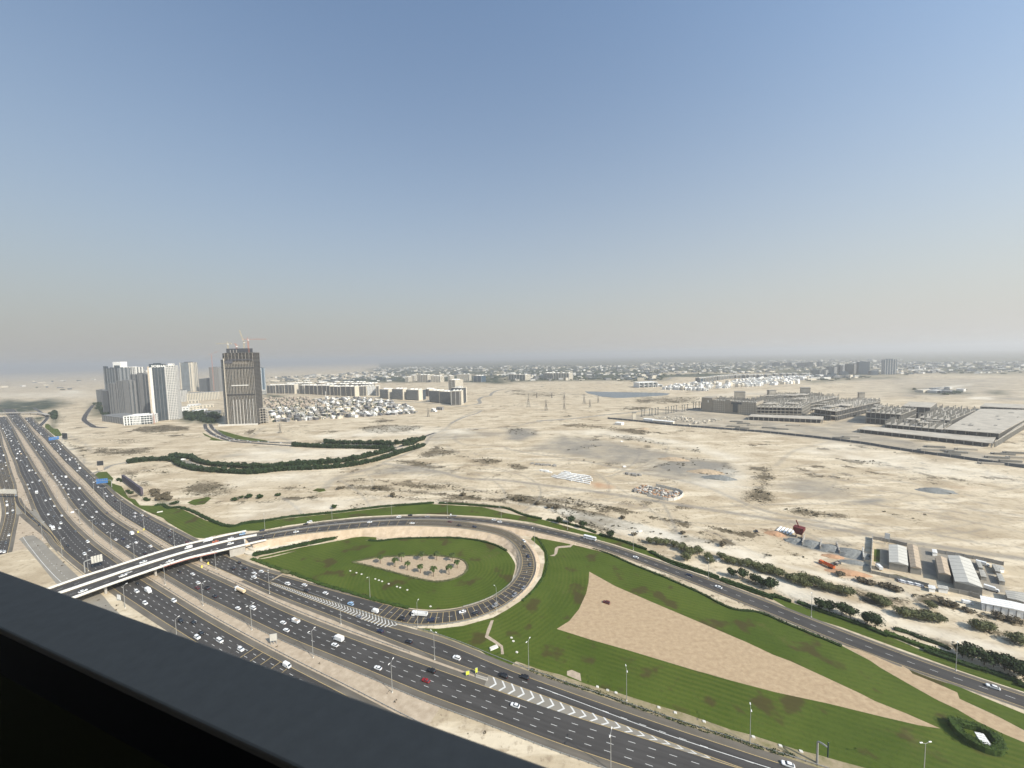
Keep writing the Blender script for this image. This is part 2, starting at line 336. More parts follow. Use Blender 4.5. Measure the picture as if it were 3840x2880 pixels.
# what grows or lies where: outline or (line, half width), strength, soft edge
SCRUB = [
 ([(-451.6,506.2),(-464,536.5),(-455.9,552),(-413.6,535.6),(-380.9,523.2),(-369.8,491.8),(-385.7,479.8),(-422,486.3)], .8, 14),
 ([(-824.7,739.4),(-858.7,782),(-846.2,791.3),(-786.8,760),(-754.9,719.5),(-777.4,717.1)], .8, 14), ([(-791.2,741.1),(-801.1,776.5),(-777.2,795.4),(-717.6,763.5),(-709,729),(-739.8,718.2)], .75, 16),
 ([(-830.6,721.7),(-834.6,735.7),(-802.4,714.8),(-805,709)], .95, 5), ([(-606.8,611.3),(-588.6,623.4),(-544.1,606.5),(-547.4,584.7)], .6, 14),
 ([(-653.4,628.5),(-602,604.4),(-550.5,558.7),(-569.7,560),(-628.4,600)], .75, 12), ([(-560.1,559.4),(-539.1,552.4),(-512.4,529.6),(-525.1,530.4)], .8, 10),
 ([(-847.5,914.2),(-820.1,932.8),(-783.8,914.2),(-789.1,887.1)], .7, 16), ([(-931,869.5),(-884.5,884),(-819.9,845.6),(-852.9,825.2)], .6, 16),
 ([(-390.1,951.8),(-371.6,991.8),(-320,997.6),(-217.8,963.6),(-234.8,909.6),(-285.1,886.1),(-339.2,888.1)], .85, 12), ([(-392.8,1040.7),(-372.8,1110.1),(-326.3,1071.6),(-353.7,1012.9)], .7, 14),
 ([(-459.5,921.1),(-432.9,933.2),(-409.5,900.5),(-435.5,889.1)], .8, 10), ([(-669.9,938),(-675.9,986.7),(-639.6,974),(-609.3,887.8),(-630.7,890.1)], .7, 14),
 ([(-171,672),(-151.2,734.4),(-106.8,701.3),(-89.8,673.2),(-128.7,651.9),(-158.6,646.6)], .8, 12), ([(-219.1,636.5),(-189.2,645.4),(-140.3,618.9),(-103.7,588.6),(-125.2,583.8),(-170.6,614.3)], .8, 10),
 ([(-76.3,647.4),(-34.9,643.8),(-11.6,619.1),(-23.3,602.3),(-63,616.1)], .75, 12), ([(-103.8,666),(-80.2,663.9),(-76.3,647.4),(-99.3,649.4)], .8, 8),
 ([(-253.2,529.7),(-226,546.6),(-186.4,532.9),(-205.2,523.8)], .75, 9), ([(-241.9,501.7),(-226.7,515.2),(-176.9,514.3),(-155,496),(-88.4,478.1),(-9.5,448.5),(-9.4,437.1),(-85.4,461.1),(-159.5,484.9),(-208.3,490.3)], .85, 8),
 ([(-223.3,478.1),(-199.4,487.5),(-155.3,471.7),(-99.6,458),(-112.6,450.9),(-168.6,466.3)], .7, 9), ([(-181.2,527.3),(-110.6,512.2),(-59,489.6),(-9.9,477.4),(-9.7,464.6),(-72.9,477.1),(-138.8,494.9)], .7, 9),
 ([(-193.6,437),(-183,445.6),(-168.5,437.3),(-182.8,431)], .8, 6), ([(-318,461.4),(-292.9,474),(-255.9,475.9),(-249.4,469.3),(-280.8,461.1),(-310.9,455.1)], .75, 5),
 ([(-90.7,449.5),(-53.9,443.5),(-9.2,424.5),(-9.1,417.6),(-52.7,432.4)], .75, 5), ([(-331.9,517.4),(-295.2,519.8),(-276.9,504.1),(-298.1,496.2)], .6, 9), ([(-105,516.8),(-87,518.1),(-59.5,494.3),(-78.7,495.6)], .75, 9),
 ([(-9.8,468.8),(34.1,453.7),(74.7,435.8),(111.3,415.8),(120.6,402.1),(84.2,414),(32.9,438.3),(-9.6,452.4)], .9, 9), ([(111.4,955.7),(164.7,948.8),(261.9,872.3),(320.3,809.9),(266.6,803.1),(181,882.1),(128.2,904)], .7, 16),
 ([(184.3,799.8),(238.3,793.8),(274.5,754.7),(303.3,709.5),(277.8,702.2),(224.8,748.8)], .7, 12), ([(289.5,682.1),(306.4,667),(333,677.9),(316.8,636.5),(296.7,654.9)], .7, 9),
 ([(-11.4,604.8),(7.8,603.2),(25.7,575.2),(7.1,564.2),(-7.4,581)], .85, 8), ([(263.5,521.9),(324.4,584),(321,546),(302.2,513.7),(272.5,495.5)], .9, 9),
 ([(193.5,555.9),(242.4,597.8),(283.2,616.1),(313.5,598.9),(282.3,574.1),(225.5,547.4)], .6, 12), ([(94.1,682.5),(134.9,726.3),(168.7,712.9),(146.9,695.8),(108.4,676.7)], .75, 9),
 ([(267.6,447),(310.6,488),(342.4,538.4),(388.6,565.5),(301.3,437),(274.7,420.1),(266.8,431.5)], .8, 12), ([(150.2,756.6),(172.7,771.2),(174.8,748.6)], .9, 6), ([(125.2,1071.1),(161.6,1088),(181.4,1062.9),(148.7,1046.3)], .8, 12),
 ([(326.5,1187),(387.9,1264.9),(426.8,1227.3),(440.8,1181.7),(364.8,1153.8)], .7, 20), ([(106.4,616.4),(125,611.2),(145.5,591.9),(131.8,589.6)], .8, 6),
 ([(284.3,399.2),(309.9,407.7),(324.9,393.7),(346.5,389.4),(337.5,375),(307.2,379.5),(287.6,389.6)], .95, 8), ([(350.8,543.7),(372.2,560.4),(355,531.7),(336.7,516.5)], .9, 8), ([(306.5,474.3),(309.6,465.2),(299.6,437.1),(302.5,433.1),(275.4,413.1),(269.8,416.9)], .8, 9),
 ([(485.4,613.6),(511.4,589.1),(551.4,571.8),(556.5,542.5),(533.9,544.3),(508.4,568.7)], .7, 8), ([(399.3,472.5),(408.4,458.6),(398.7,442.7),(386.3,451.6)], .7, 8), ([(527.4,659.2),(541,657.9),(542.6,644.7),(524.2,642.2)], .85, 6),
 ([(407.2,522.2),(423,504.9),(451.3,482.9),(450.4,473.6),(426,489.5)], .6, 10), ([(523.3,477.9),(535.5,472.3),(522.9,466.3)], .7, 8), ([(583.7,686.2),(621.7,668.2),(625.3,608.7),(610.6,634.1)], .6, 9), ([(405.8,386.1),(423.1,379.1),(411.4,373.8)], .7, 8),
 ([(379.4,397.7),(400.6,381),(403.4,372),(386.1,378.8)], .7, 5), ([(394.8,375.4),(405.4,370.5),(383.2,354),(384.5,361.9)], .6, 6), ([(223.8,315.8),(236.3,313.2),(238.9,303.4),(228.7,305.7)], .75, 4), ([(204.6,314.6),(216.8,316.1),(210.1,304.6),(201.4,305)], .75, 4),
 ([(-9.7,461.3),(7.9,452.2),(46.5,434.6),(83,408.1),(114.5,381.8),(132.8,364.2),(159.4,345.3),(192.4,334.4),(193.9,327.7),(155.2,336.2),(128.2,351.7),(93.4,371.6),(74,364.6),(50,406.7),(18.5,432.6),(-9.5,445.5)], .95, 4),
 ([(53.5,457.4),(100.8,427.7),(123.7,412.4),(137.7,395.5),(119.9,399.6),(85.8,421.5)], .85, 4), ([(135.2,395.6),(154.1,388.5),(178,372.7),(167.3,367.8),(140.2,384.8)], .85, 4), ([(183.8,372.4),(201.4,360.7),(220.2,345.9),(209,344.1),(188.8,358.8)], .85, 3), ([(173.3,395.1),(182.7,385.4),(176.6,382.8)], .9, 3),
 ([(31.5,421.2),(46.8,413.5),(66.2,387.3),(88.2,374.7),(95.2,355.8),(74,364.6),(48.7,397.3)], .9, 4),
 ([(246.6,274),(257.4,272),(271.6,259.7),(269.7,252.9),(256.4,261.7)], .9, 4), ([(240.3,260.9),(247.6,252.4),(267.5,251.7),(283.6,255.1),(292.4,248.2),(289,238.3),(298.5,233.3),(288.5,231.4),(275.2,240),(266.3,246.5),(238.2,242.5),(231,247.8)], .75, 4),
 ([(230.6,226.7),(239.7,221.1),(246.3,213.9),(253.6,208),(271.9,195.3),(261.8,187.7),(252.4,195.9),(243.9,205.6),(232.6,214.3)], .8, 4), ([(277.4,228.4),(288.8,219.5),(295.9,213.3),(284,204.4),(280.3,212.8),(273.7,222.1)], .8, 4), ([(287.2,240.8),(303.1,230.9),(312.9,226.1),(306.1,221),(291.9,227.9)], .8, 3),
 ([(260.9,265.9),(269.3,258.7),(271.5,254.5),(264.4,258.9)], .8, 3), ([(-968.1,825.2),(-959.2,835.9),(-842.6,760.3),(-827.3,739.7)], .7, 10), ([(-1011,853),(-1031.3,880),(-937.4,816.5),(-941.9,811.4)], .75, 9),
 ([(-1015.6,1010.9),(-1029.8,1066.1),(-972.8,1077.9),(-877,1028.7),(-830.3,980.5),(-895.1,956.4),(-954.7,971.1)], .9, 8), ([(-1375.1,1150.2),(-1589.8,1350.2),(-1569.2,1347.1),(-1349.4,1146.8)], .8, 12), ([(1432.1,1447.1),(1585.9,1484.5),(1645.8,1395.8),(1609.4,1359.2),(1483.8,1388.3)], .8, 30),
 ([(-29.2,2054.8),(149.2,1864.1),(338,1641.7),(126.8,1588.6),(-25.1,1725.4)], .5, 30), ([(478.2,1512.4),(715.4,1461),(629.7,1285.7),(428.2,1289.9)], .6, 30), ([(-15.1,906.1),(22.1,901.5),(54.1,827.1),(24.9,817.5),(-14.3,841.4)], .9, 14),
]
GREY = [([(2062.9,2157),(2694.6,2016.8),(1736.5,1268.1),(1306.7,1363.4)], .35, 150), 
 ([(193.5,555.9),(264.2,617.8),(324.4,584),(311.3,529.4),(278.2,500),(231.6,503.3),(200.1,526.6)], .7, 18), ([(31.8,697.5),(101.7,809),(178.4,753.7),(243.3,668.5),(277,624.3),(220,579.1),(158.5,590.9),(110.3,639)], .55, 20),
 ([(-15.1,906.1),(41.6,891.5),(50.7,814.6),(11,771.2),(-13.6,785.2)], .7, 16), ([(325.4,468.5),(369.8,498.5),(400.1,496.3),(403.5,463.3),(388.1,435.5),(360.8,429.5),(338.9,446.5)], .45, 16),
 ([(372.6,417.8),(396.8,423.6),(416.9,426.1),(415.3,418.8),(385.9,411.7)], .8, 6), ([(496.3,452.8),(512.1,453.9),(506.3,439.8),(493.1,440.6)], .9, 6),
 ([(248.4,338.6),(265.3,337.8),(274.2,319.7),(292.7,312.7),(279.3,297.9),(267.7,305.9),(257.5,314.3),(243.1,325.4)], .9, 3), ([(270.6,337.5),(290.8,334.3),(293.8,323),(278.7,323.7)], .5, 6), ([(265.3,303.2),(278.2,298.9),(272.8,291.9),(264.6,292.3)], .9, 3),
 ([(311.6,317.2),(317.5,315.7),(293.9,291.6),(303.4,287),(297.7,279.3),(309.3,276.9),(312.9,263.1),(322.7,252.6),(337,253.7),(350.8,266.9),(364.8,296.1),(354.6,304.5),(352.1,314.1),(345.3,318.2),(312.1,285.7),(301.5,284.1),(292.9,290.6),(289.8,293.9)], .75, 3),
 ([(258,1020.3),(528.6,1153.3),(587.3,1092.6),(641.7,937.7),(537.9,785),(358.5,906.8)], .35, 12), ([(605.4,942.7),(707.5,817.9),(725.9,686.4),(758.4,561.1),(713.2,527.1),(647.5,630.7),(514.6,800.4)], .45, 12), ([(704.6,862.4),(922.2,994.9),(986.1,1029),(689.9,780.1)], .4, 14),
 ([(-133.5,587.7),(-104.7,572.8),(-110,552.3),(-157.4,564.6),(-201.6,562),(-223.8,588.3),(-186.5,601.8)], .5, 14), ([(-191.2,854.7),(-102.6,886.5),(-14.6,861.9),(-14.1,821.8),(-130.8,797.6),(-158.1,745.2)], .35, 20), ([(-529.7,773.5),(-431.4,743.6),(-411.6,708.6),(-476.6,738)], .5, 12), ([(-542.6,698.3),(-518,713.7),(-505.3,703.7),(-524.1,683.9)], .55, 12),
 ([(-856.4,630.5),(-577.7,421.4),(-608.4,423.1),(-901.4,634)], .3, 10), ([(1626.8,1292.4),(1687.5,1259.6),(1576.8,1176.4),(1500.7,1191.6)], .4, 40), ([(1950.2,1725.1),(2243.5,1832),(2383.6,1782.9),(2017.5,1507.7),(1759.7,1493)], .3, 60),
]
TRACKS = [
 ([(-214.1,621.4),(-155.4,592.7),(-102.6,560.5),(-72.6,535.5),(-10.4,520.4),(37.7,497.2),(95.9,470.5),(147,442.7),(202.8,411.2),(261.4,378.2),(292.8,361.3),(321.9,342.1),(348.1,324.8),(374.1,311),(404.9,295.3)], 4.2, .8),
 ([(-12.6,701.7),(50.3,652.3),(122.8,600.7),(165.7,552),(218.1,509.4),(246.2,469.4),(257.2,424.8),(270.7,394.3),(281.3,386),(308.2,365.9),(325.1,351.9),(330.3,339.3)], 3.2, .7),
 ([(-216.6,628.9),(-199.3,666.2),(-184.4,708.6),(-176.2,757.5),(-180,802.8),(-165.7,894),(-15.2,917),(79.2,1005.8),(180.3,1037.6),(270.5,1083),(372.4,1121.9)], 3.6, .75),
 ([(-253.4,507.2),(-258.9,527.5),(-254.6,560.1),(-235.4,579.7),(-212.9,617.8)], 5.5, .55), ([(-177.4,790.8),(-127.1,861),(-124.9,809),(-99.5,749.8),(-12.7,711.2),(-12.6,701.7)], 4, .4),
 ([(-218.7,702.6),(-209.6,760.8),(-163.9,916.4),(-160.8,1009.8),(-144.7,1110.7),(-103.7,1258.8)], 4, .55), ([(387.5,559.2),(493.8,653.7),(538.8,676.4),(589.1,700.5)], 3.5, .4), ([(411.3,527.4),(439.3,469.8),(466.7,438.3),(479.5,401.1),(506.3,371.5)], 2.2, .6),
 ([(415.8,415.2),(473.3,437.9),(448.3,396.3),(430.5,367.4)], 1.2, .35), ([(432.6,418.6),(443.7,403.9),(412.6,357.8),(405.7,342.8)], 1., .3), ([(26.2,671.2),(65.9,754.4),(106.7,808.4)], 2, -.0),
 ([(-609.3,887.8),(-657.3,1001.5),(-624.8,932.8),(-583.2,833.2)], 4, .4), ([(-593.9,849.4),(-611.5,898),(-636.1,952.9),(-654.3,1004.8)], 6, .4), ([(-589.6,849),(-560.9,871.8),(-496.7,832.9),(-467.5,800.3)], 4, .5),
 ([(-27.4,1909.1),(199.3,1788.1),(327.9,1593),(455.8,1517.3)], 8, .5), ([(-15.7,954.9),(144.4,1016.3),(370.1,1114.9),(568.4,1160.1)], 3, .6), ([(599.7,1796.6),(740.3,1728.4),(867,1609.6),(1021,1495.9)], 7, .6), ([(1350.5,1364.2),(1555.2,1318.5),(1612.1,1202.9)], 12, .7),
 ([(-1122.8,959.5),(-1029,892.8),(-921.1,820.6),(-839.4,755.1)], 2.5, .6), ([(-826.2,717.8),(-782.9,690.3),(-753.9,665.7),(-720.8,656.9)], 2.6, .8),
]
GREEN = [([(-2459.6,1724.1),(-2290.4,1711.2),(-2178.9,1708.3),(-2045.3,1652),(-1915.7,1540),(-1849.3,1462.1),(-1978.3,1476),(-2182.1,1527.9)], 1., 50), ([(-2272.7,1620.9),(-2749.3,2086.7),(-2400.3,1907.1),(-2530.8,2101.6),(-2089.1,1798.5),(-1894.6,1594.7),(-1874.7,1536.6),(-1877.2,1469.6),(-1972.4,1437.3)], 1., 40),
 ([(-1973.7,1803.9),(-1879,1785.8),(-1388,1332.2),(-1371.7,1272.7),(-1471.1,1344.8)], .9, 30), ([(-1885,1715.1),(-1890.7,1761.1),(-1448.1,1357.2),(-1422.6,1298.1)], 1., 25), ([(-1159.7,1327.5),(-1134.3,1387.2),(-941.8,1148.8),(-938.3,1103.3),(-1021.3,1171.7)], 1.1, 18), ([(-1198.6,1397.6),(-1048.6,1373.3),(-846.7,1113),(-839.1,1069.2),(-902.5,1098.5),(-1034.2,1210.9)], 1.1, 15),
 ([(-1329,2061.1),(-1134,1921.6),(-1105.3,1857.5),(-1163.4,1815.5)], .9, 25), ([(-1931.9,3184.2),(-2170.4,3904.6),(-1918,3508),(-1884.5,3205.7)], 1, 60), ([(-1591.2,3386),(-1490.1,3733.8),(-1108.1,3474.8),(-906.1,2836.9),(-1331.9,2981.1)], 1, 80), ([(-1525.5,4235.9),(-837.6,3564.8),(-594,3798),(-225.9,3624.9),(-53.9,4073.6),(-33.7,2427.8),(-158.7,2524.8),(-441.1,2811.3),(-790.6,2797.9),(-1098.8,3044.8)], 1.05, 80),
 ([(-2861.8,7966.5),(-1148.7,5253),(-750.5,4808.8),(-62.7,4794),(-50.4,3788.7),(-682.6,3968.6),(-1726.9,4798.2)], 1., 200), ([(-127,2699.7),(-37.5,2735.2),(-34.4,2483.6),(-135.5,2460.7)], 1, 40), ([(-157.7,5886.3),(454.2,5784.4),(1691.3,5116.6),(1386.6,3561.6),(940.7,2415.7),(556.1,2557.8),(174.4,2618.5),(-70.8,2554.2)], 1., 120), ([(454.2,5784.4),(1824.9,5854),(1445.8,4373.8),(415.1,4829.6)], 1., 300),
 ([(1057.5,3168.3),(1288.1,3054.6),(1542.8,3143.5),(1735.2,2934.4),(1667.4,2819.6),(1313.9,2676.6),(1172,2738.1),(949.6,2600.3),(836.8,2506.9)], 1.1, 60), ([(1705.9,5111.2),(2260.2,4922.1),(3045.6,4474.5),(2037.5,2991.3),(1469.3,3433.5),(1197.7,3588.4)], .95, 200), ([(2717.5,4075),(3133,3953.8),(2701.3,3157.4),(3002.3,2959),(2410.2,2373.8),(2146.9,2418.7),(1949.9,2507.9),(1873.1,2806.9)], .9, 120),
 ([(3732.3,3784.4),(4170.7,3126.5),(2971.5,2224.9),(2760.2,2411.4),(2840.8,2878.5)], .9, 250), ([(1679.7,1601.2),(1712.3,1452.5),(1609.4,1359.2),(1538.4,1398.2),(1542.4,1469.7)], 1., 40), ([(1814.9,1452.1),(1847.7,1443.7),(1712,1335.3),(1687.5,1341)], 1.1, 25), ([(1603.2,2129.8),(2081.3,2303.7),(2358.5,2322.7),(2172.1,2138.5),(1918,2122.3),(1525.7,1960.7)], .7, 50),
 ([(-1635,1302.8),(-1648.5,1336.8),(-1620.2,1321.8),(-1514,1226.5),(-1488.3,1195.5)], 1.1, 8), ([(-1686.2,1387.8),(-1743.2,1458.2),(-1592.7,1339.6),(-1372,1145.7),(-1281.1,1064.2),(-1290.6,1065.4),(-1418.4,1177.4),(-1561.5,1292.2)], 1.1, 10), ([(-457.6,481),(-409.9,458),(-407.6,450.3),(-441.7,463.8)], .8, 4)]
ORANGE = [([(102,500),(112.5,504.2),(128.8,486.3),(123.4,477.5),(104.2,481)], 1., 5), ([(240.9,353.6),(250.8,353.1),(245.2,334.2),(239.9,339)], .8, 5), ([(240.8,295.9),(251,292),(255.8,286.6),(259.8,276.6),(254.6,272.9),(246.2,275.6),(243.6,285.4),(238.1,292.5)], .9, 5), ([(258.3,310.3),(267.5,306.9),(267.4,302.1),(258.7,303.5)], .7, 5),
 ([(263.1,279.7),(262.8,275.9),(259.5,272.3),(258,274.2)], .8, 3), ([(533.3,454.6),(556.6,450.9),(541.2,447.7)], .5, 10), ([(234.3,353.9),(246.2,355.9),(236.4,341.5)], .5, 6), ([(283.6,295.3),(284.1,282.8),(290.9,288.6),(287.9,291.9)], .6, 2), ([(188.3,460.3),(198.9,457.5),(191.9,447.8),(183.6,452.3)], .9, 3)]
PALE = [([(-1047,879.1),(-916.7,787.5),(-853,738.3),(-942.4,798.4)], .9, 10), ([(-541.8,751.9),(-269.6,726.1),(-244.1,704.9),(-286.9,657.7),(-378.5,634.9),(-458.9,634.2)], .55, 25), ([(-419.5,578.2),(-291.5,580.8),(-271.2,538.9),(-386.4,531.2)], .5, 25), ([(-328.2,448.5),(-218.7,461.3),(-98,450),(-89.9,445.7),(-206.4,434.2),(-275.4,411.2),(-298.6,406.5)], .6, 15),
 ([(-313.2,975.6),(-105.9,917.1),(-98.7,850.9),(-288,852.2),(-417.5,840.5),(-456.4,864.1)], .6, 20), ([(39.8,855.6),(210.7,784.7),(312.3,679.9),(342.2,582.5),(377.5,579.6),(333.8,726.8),(204.8,864.5)], .6, 14), ([(219.6,494.3),(347.2,575.4),(314.8,507.6),(256.9,435.9)], .6, 12),
 ([(-9.4,441.6),(57.9,416.2),(124.7,375.5),(213.9,308.3),(204.1,293.9),(142.7,332.3),(95.2,355.8),(31.5,421.2)], .8, 4), ([(186.4,286.1),(210.7,263.4),(232.1,240.3),(256,222.7),(279.5,201),(273,196.1),(237.6,219.1),(216.6,236.1),(191.4,249.2),(177.4,272.1)], .8, 4), ([(198.5,305.1),(242.7,275.7),(272.8,252.8),(255.6,252.1),(227.7,279.5)], .7, 4),
 ([(478.2,646.5),(593.2,700.1),(628.7,593.4),(660.6,487.6),(626,461.5),(533.5,518.2)], .5, 14), ([(764.4,1555.5),(1113.8,1632.3),(1050.2,1538.8),(764.2,1418.1)], .5, 40), ([(-2222.9,2098),(-3038.3,2274.8),(-3475.2,2604.1),(-2933.3,2559.4)], .5, 80), ([(-3100.4,2626.8),(-3094.8,2751.8),(-2810.2,2508.6),(-2930.9,2493.1)], 1., 30), ([(-1145.6,956.1),(-1108.1,934.4),(-1088.3,915.4),(-1114,929.4)], .9, 4),
 ([(1767.6,1607.8),(2061.9,1727.7),(2039.3,1697.3),(1766.8,1562.1)], 1., 20), ([(1549.9,1289.6),(1587.1,1262.3),(1509.1,1198.3),(1489.9,1245.9)], 1., 10)]
def build_ground():
    az = np.unique(np.r_[np.arange(-64, 64.01, .22), np.arange(64, 296.1, 6)]); az = az[az < 296]
    v = np.r_[np.arange(1900, 40, -3.4), np.arange(40, 8, -1.), [6, 4]]
    rad = np.r_[30, 60, 90, 110, 1442*170/v]
    A, Rr = np.meshgrid(np.radians(az), rad, indexing='ij')
    X = (Rr*np.sin(A)).ravel(); Y = (Rr*np.cos(A)).ravel(); na, nr = len(az), len(rad)
    pts = np.stack([X, Y], 1)
    ch = {k: np.zeros(len(pts)) for k in 'sgtGop'}
    rr = np.hypot(X, Y)
    def paint(key, poly, val, feather):
        p = np.array(poly)[:, :2]; f = feather
        sel = np.where((X > p[:, 0].min()-f) & (X < p[:, 0].max()+f) & (Y > p[:, 1].min()-f) & (Y < p[:, 1].max()+f))[0]
        if not len(sel): return
        q = pts[sel]; d = dist_line(q, np.vstack([p, p[:1]])); ins = inside(q, p)
        s_ = np.where(ins, d, -d)/f; ch[key][sel] = np.maximum(ch[key][sel], val*np.clip(s_*.5+.5, 0, 1))
    for key, lst in (('s', SCRUB), ('g', GREY), ('G', GREEN), ('o', ORANGE), ('p', PALE)):
        for poly, val, f in lst: paint(key, poly, val, f)
    far_ = (rr > 3300) & (np.degrees(np.arctan2(X, Y)) > -19); ch['G'][far_] = np.maximum(ch['G'][far_], np.clip((rr[far_]-3300)/1500, 0, .85))
    rt = np.random.default_rng(5); wheel = []
    q0 = [np.array(p) for p in ([(-338.6,485.4)][0], [(385.6,320.9)][0], [(675.9,512.8)][0], [(-350.8,809)][0])]
    for _ in range(110):                     # wheel tracks across the sand
        u, v = rt.random(2); c0 = (q0[0]*(1-u)+q0[1]*u)*(1-v)+(q0[3]*(1-u)+q0[2]*u)*v; a = rt.normal(-.35, .55); cv = rt.normal(0, .004); ln = []
        for i in range(int(rt.integers(5, 16))): ln.append(tuple(c0)); c0 = c0+np.array([math.cos(a), math.sin(a)])*14; a += cv*14
        wheel.append((ln, rt.uniform(.7, 1.6), rt.uniform(.35, .75)))
    for line, hw, val in TRACKS+wheel:
        c = spl(line, 12)[:, :2]; e = max(1.5, hw*.4) if hw > 1.7 else .8; b = hw+14
        sel = np.where((X > c[:, 0].min()-b) & (X < c[:, 0].max()+b) & (Y > c[:, 1].min()-b) & (Y < c[:, 1].max()+b))[0]
        d = dist_line(pts[sel], c); e = np.maximum(e, rr[sel]*.0018)
        ch['t'][sel] = np.maximum(ch['t'][sel], val*np.clip((hw+e-d)/(2*e), 0, 1))
        if hw > 1.7: ch['s'][sel] *= np.clip((d-hw)/3, 0, 1)
    me = bpy.data.meshes.new('desert_ground')
    V = np.zeros((na*nr+1, 3)); V[:-1, 0] = X; V[:-1, 1] = Y
    i, j = np.meshgrid(np.arange(na), np.arange(nr-1), indexing='ij'); i2 = (i+1) % na
    F = np.stack([i*nr+j, i*nr+j+1, i2*nr+j+1, i2*nr+j], -1).reshape(-1, 4)
    k = np.arange(na); T = np.stack([np.full(na, na*nr), k*nr, ((k+1) % na)*nr], 1)
    nf, ntri = len(F), len(T)
    me.vertices.add(len(V)); me.vertices.foreach_set('co', V.ravel())
    me.loops.add(nf*4+ntri*3); me.loops.foreach_set('vertex_index', np.r_[F[:, ::-1].ravel(), T[:, ::-1].ravel()] if False else np.r_[F.ravel(), T.ravel()])
    me.polygons.add(nf+ntri); me.polygons.foreach_set('loop_start', np.r_[np.arange(nf)*4, nf*4+np.arange(ntri)*3])
    me.update(calc_edges=True); me.validate()
    me.flip_normals() if me.polygons[0].normal.z < 0 else None
    for nm, ks in (('mask', 'sgt'), ('mask2', 'Gop')):
        at = me.attributes.new(nm, 'FLOAT_COLOR', 'POINT'); d = np.ones((len(V), 4)); d[-1] = 0
        for q, kk in enumerate(ks): d[:-1, q] = ch[kk]
        at.data.foreach_set('color', d.ravel().astype(np.float32))
    me.materials.append(sand); o = link('ground', me); o['kind'] = 'structure'; return o
ground = build_ground()

# ------------------------------------------------------------------ haze over the plain
def haze():
    mb = MB(); mb.box((0, 8000, -1), (44000, 34000, 276))
    m = bpy.data.materials.new('haze'); m.use_nodes = True; n = m.node_tree; n.nodes.remove(n.nodes['Principled BSDF'])
    pv = n.nodes.new('ShaderNodeVolumePrincipled'); pv.inputs['Color'].default_value = (.94, .93, .905, 1); pv.inputs['Density'].default_value = HAZE
    pv.inputs['Anisotropy'].default_value = .25
    n.links.new(pv.outputs[0], n.nodes['Material Output'].inputs['Volume'])
    o = mb.build('haze', m); o['kind'] = 'stuff'; return o
HAZE = .00013
haze()

# ------------------------------------------------------------------ roads
def asphalt_mat(name, c0, c1, streak=.5):
    m = bpy.data.materials.new(name); m.use_nodes = True; n = m.node_tree; N = n.nodes; Lk = n.links.new; b = N['Principled BSDF']
    b.inputs['Roughness'].default_value = .82; b.inputs['Specular IOR Level'].default_value = .25
    uv = N.new('ShaderNodeUVMap'); uv.uv_map = 'uv'; mp = N.new('ShaderNodeMapping'); mp.inputs['Scale'].default_value = (.55, .012, 1); Lk(uv.outputs[0], mp.inputs[0])
    a = N.new('ShaderNodeTexNoise'); a.inputs['Scale'].default_value = 1.; a.inputs['Detail'].default_value = 5; Lk(mp.outputs[0], a.inputs['Vector'])
    geo = N.new('ShaderNodeNewGeometry'); q = N.new('ShaderNodeTexNoise'); q.inputs['Scale'].default_value = .06; q.inputs['Detail'].default_value = 7; Lk(geo.outputs['Position'], q.inputs['Vector'])
    mx = N.new('ShaderNodeMath'); mx.operation = 'ADD'; s_ = N.new('ShaderNodeMath'); s_.operation = 'MULTIPLY'; s_.inputs[1].default_value = streak; Lk(a.outputs['Fac'], s_.inputs[0])
    t_ = N.new('ShaderNodeMath'); t_.operation = 'MULTIPLY'; t_.inputs[1].default_value = 1-streak; Lk(q.outputs['Fac'], t_.inputs[0]); Lk(s_.outputs[0], mx.inputs[0]); Lk(t_.outputs[0], mx.inputs[1])
    cr = N.new('ShaderNodeValToRGB'); cr.color_ramp.elements[0].position = .36; cr.color_ramp.elements[1].position = .64
    cr.color_ramp.elements[0].color = (*c0, 1); cr.color_ramp.elements[1].color = (*c1, 1); Lk(mx.outputs[0], cr.inputs[0]); Lk(cr.outputs[0], b.inputs['Base Color'])
    return m
asphalt = asphalt_mat('asphalt', (.044, .041, .038), (.074, .069, .064), .65)
shoulder_m = asphalt_mat('sandy hard shoulder', (.105, .093, .074), (.165, .145, .116), .4)
old_asphalt = asphalt_mat('old pale asphalt', (.21, .19, .155), (.28, .255, .21), .4)
LINES = {}
def carriageway(key, L, Rr, lanes, sh=(3.2, 3.2), step=7., sm=16., dash=(3., 5.4), edge=(1, 1), z0=0., white_edge=False):
    A = spl(L, step, sm); Bf = spl(Rr, step, sm); B = nearest_on(A, Bf)
    keep = np.linalg.norm((A-B)[:, :2], axis=1) > .8; A, B = A[keep], B[keep]
    B = blur(B, 1.5)
    out = (A-B)/np.maximum(np.linalg.norm((A-B)[:, :2], axis=1), .1)[:, None]; out[:, 2] = 0
    LINES[key] = (A, B, out)
    zo = {'C1b': .014, 'exit': .028, 'slip': .014, 'C4': .02}.get(key, 0.)
    o = ribbon('road', A, B, asphalt, .06+zo)
    if sh[0]: ribbon('road_shoulder', A+out*sh[0], A, shoulder_m, .04+zo*.6, o)
    if sh[1]: ribbon('road_shoulder', B, B-out*sh[1], shoulder_m, .04+zo*.6, o)
    mb = MB()
    if edge[0]: strips(mb, A-out*.15, .24, .09+zo, mi=1)
    if edge[1]: strips(mb, B+out*.15, .24, .09+zo, mi=1)
    for k in range(1, lanes):
        t = k/lanes; strips(mb, A*(1-t)+B*t, .2, .09+zo, dash, 0, (k*2.3) % 8)
    mb.build('lane_marking', [white_mark, yellow_mark], o)
    return o
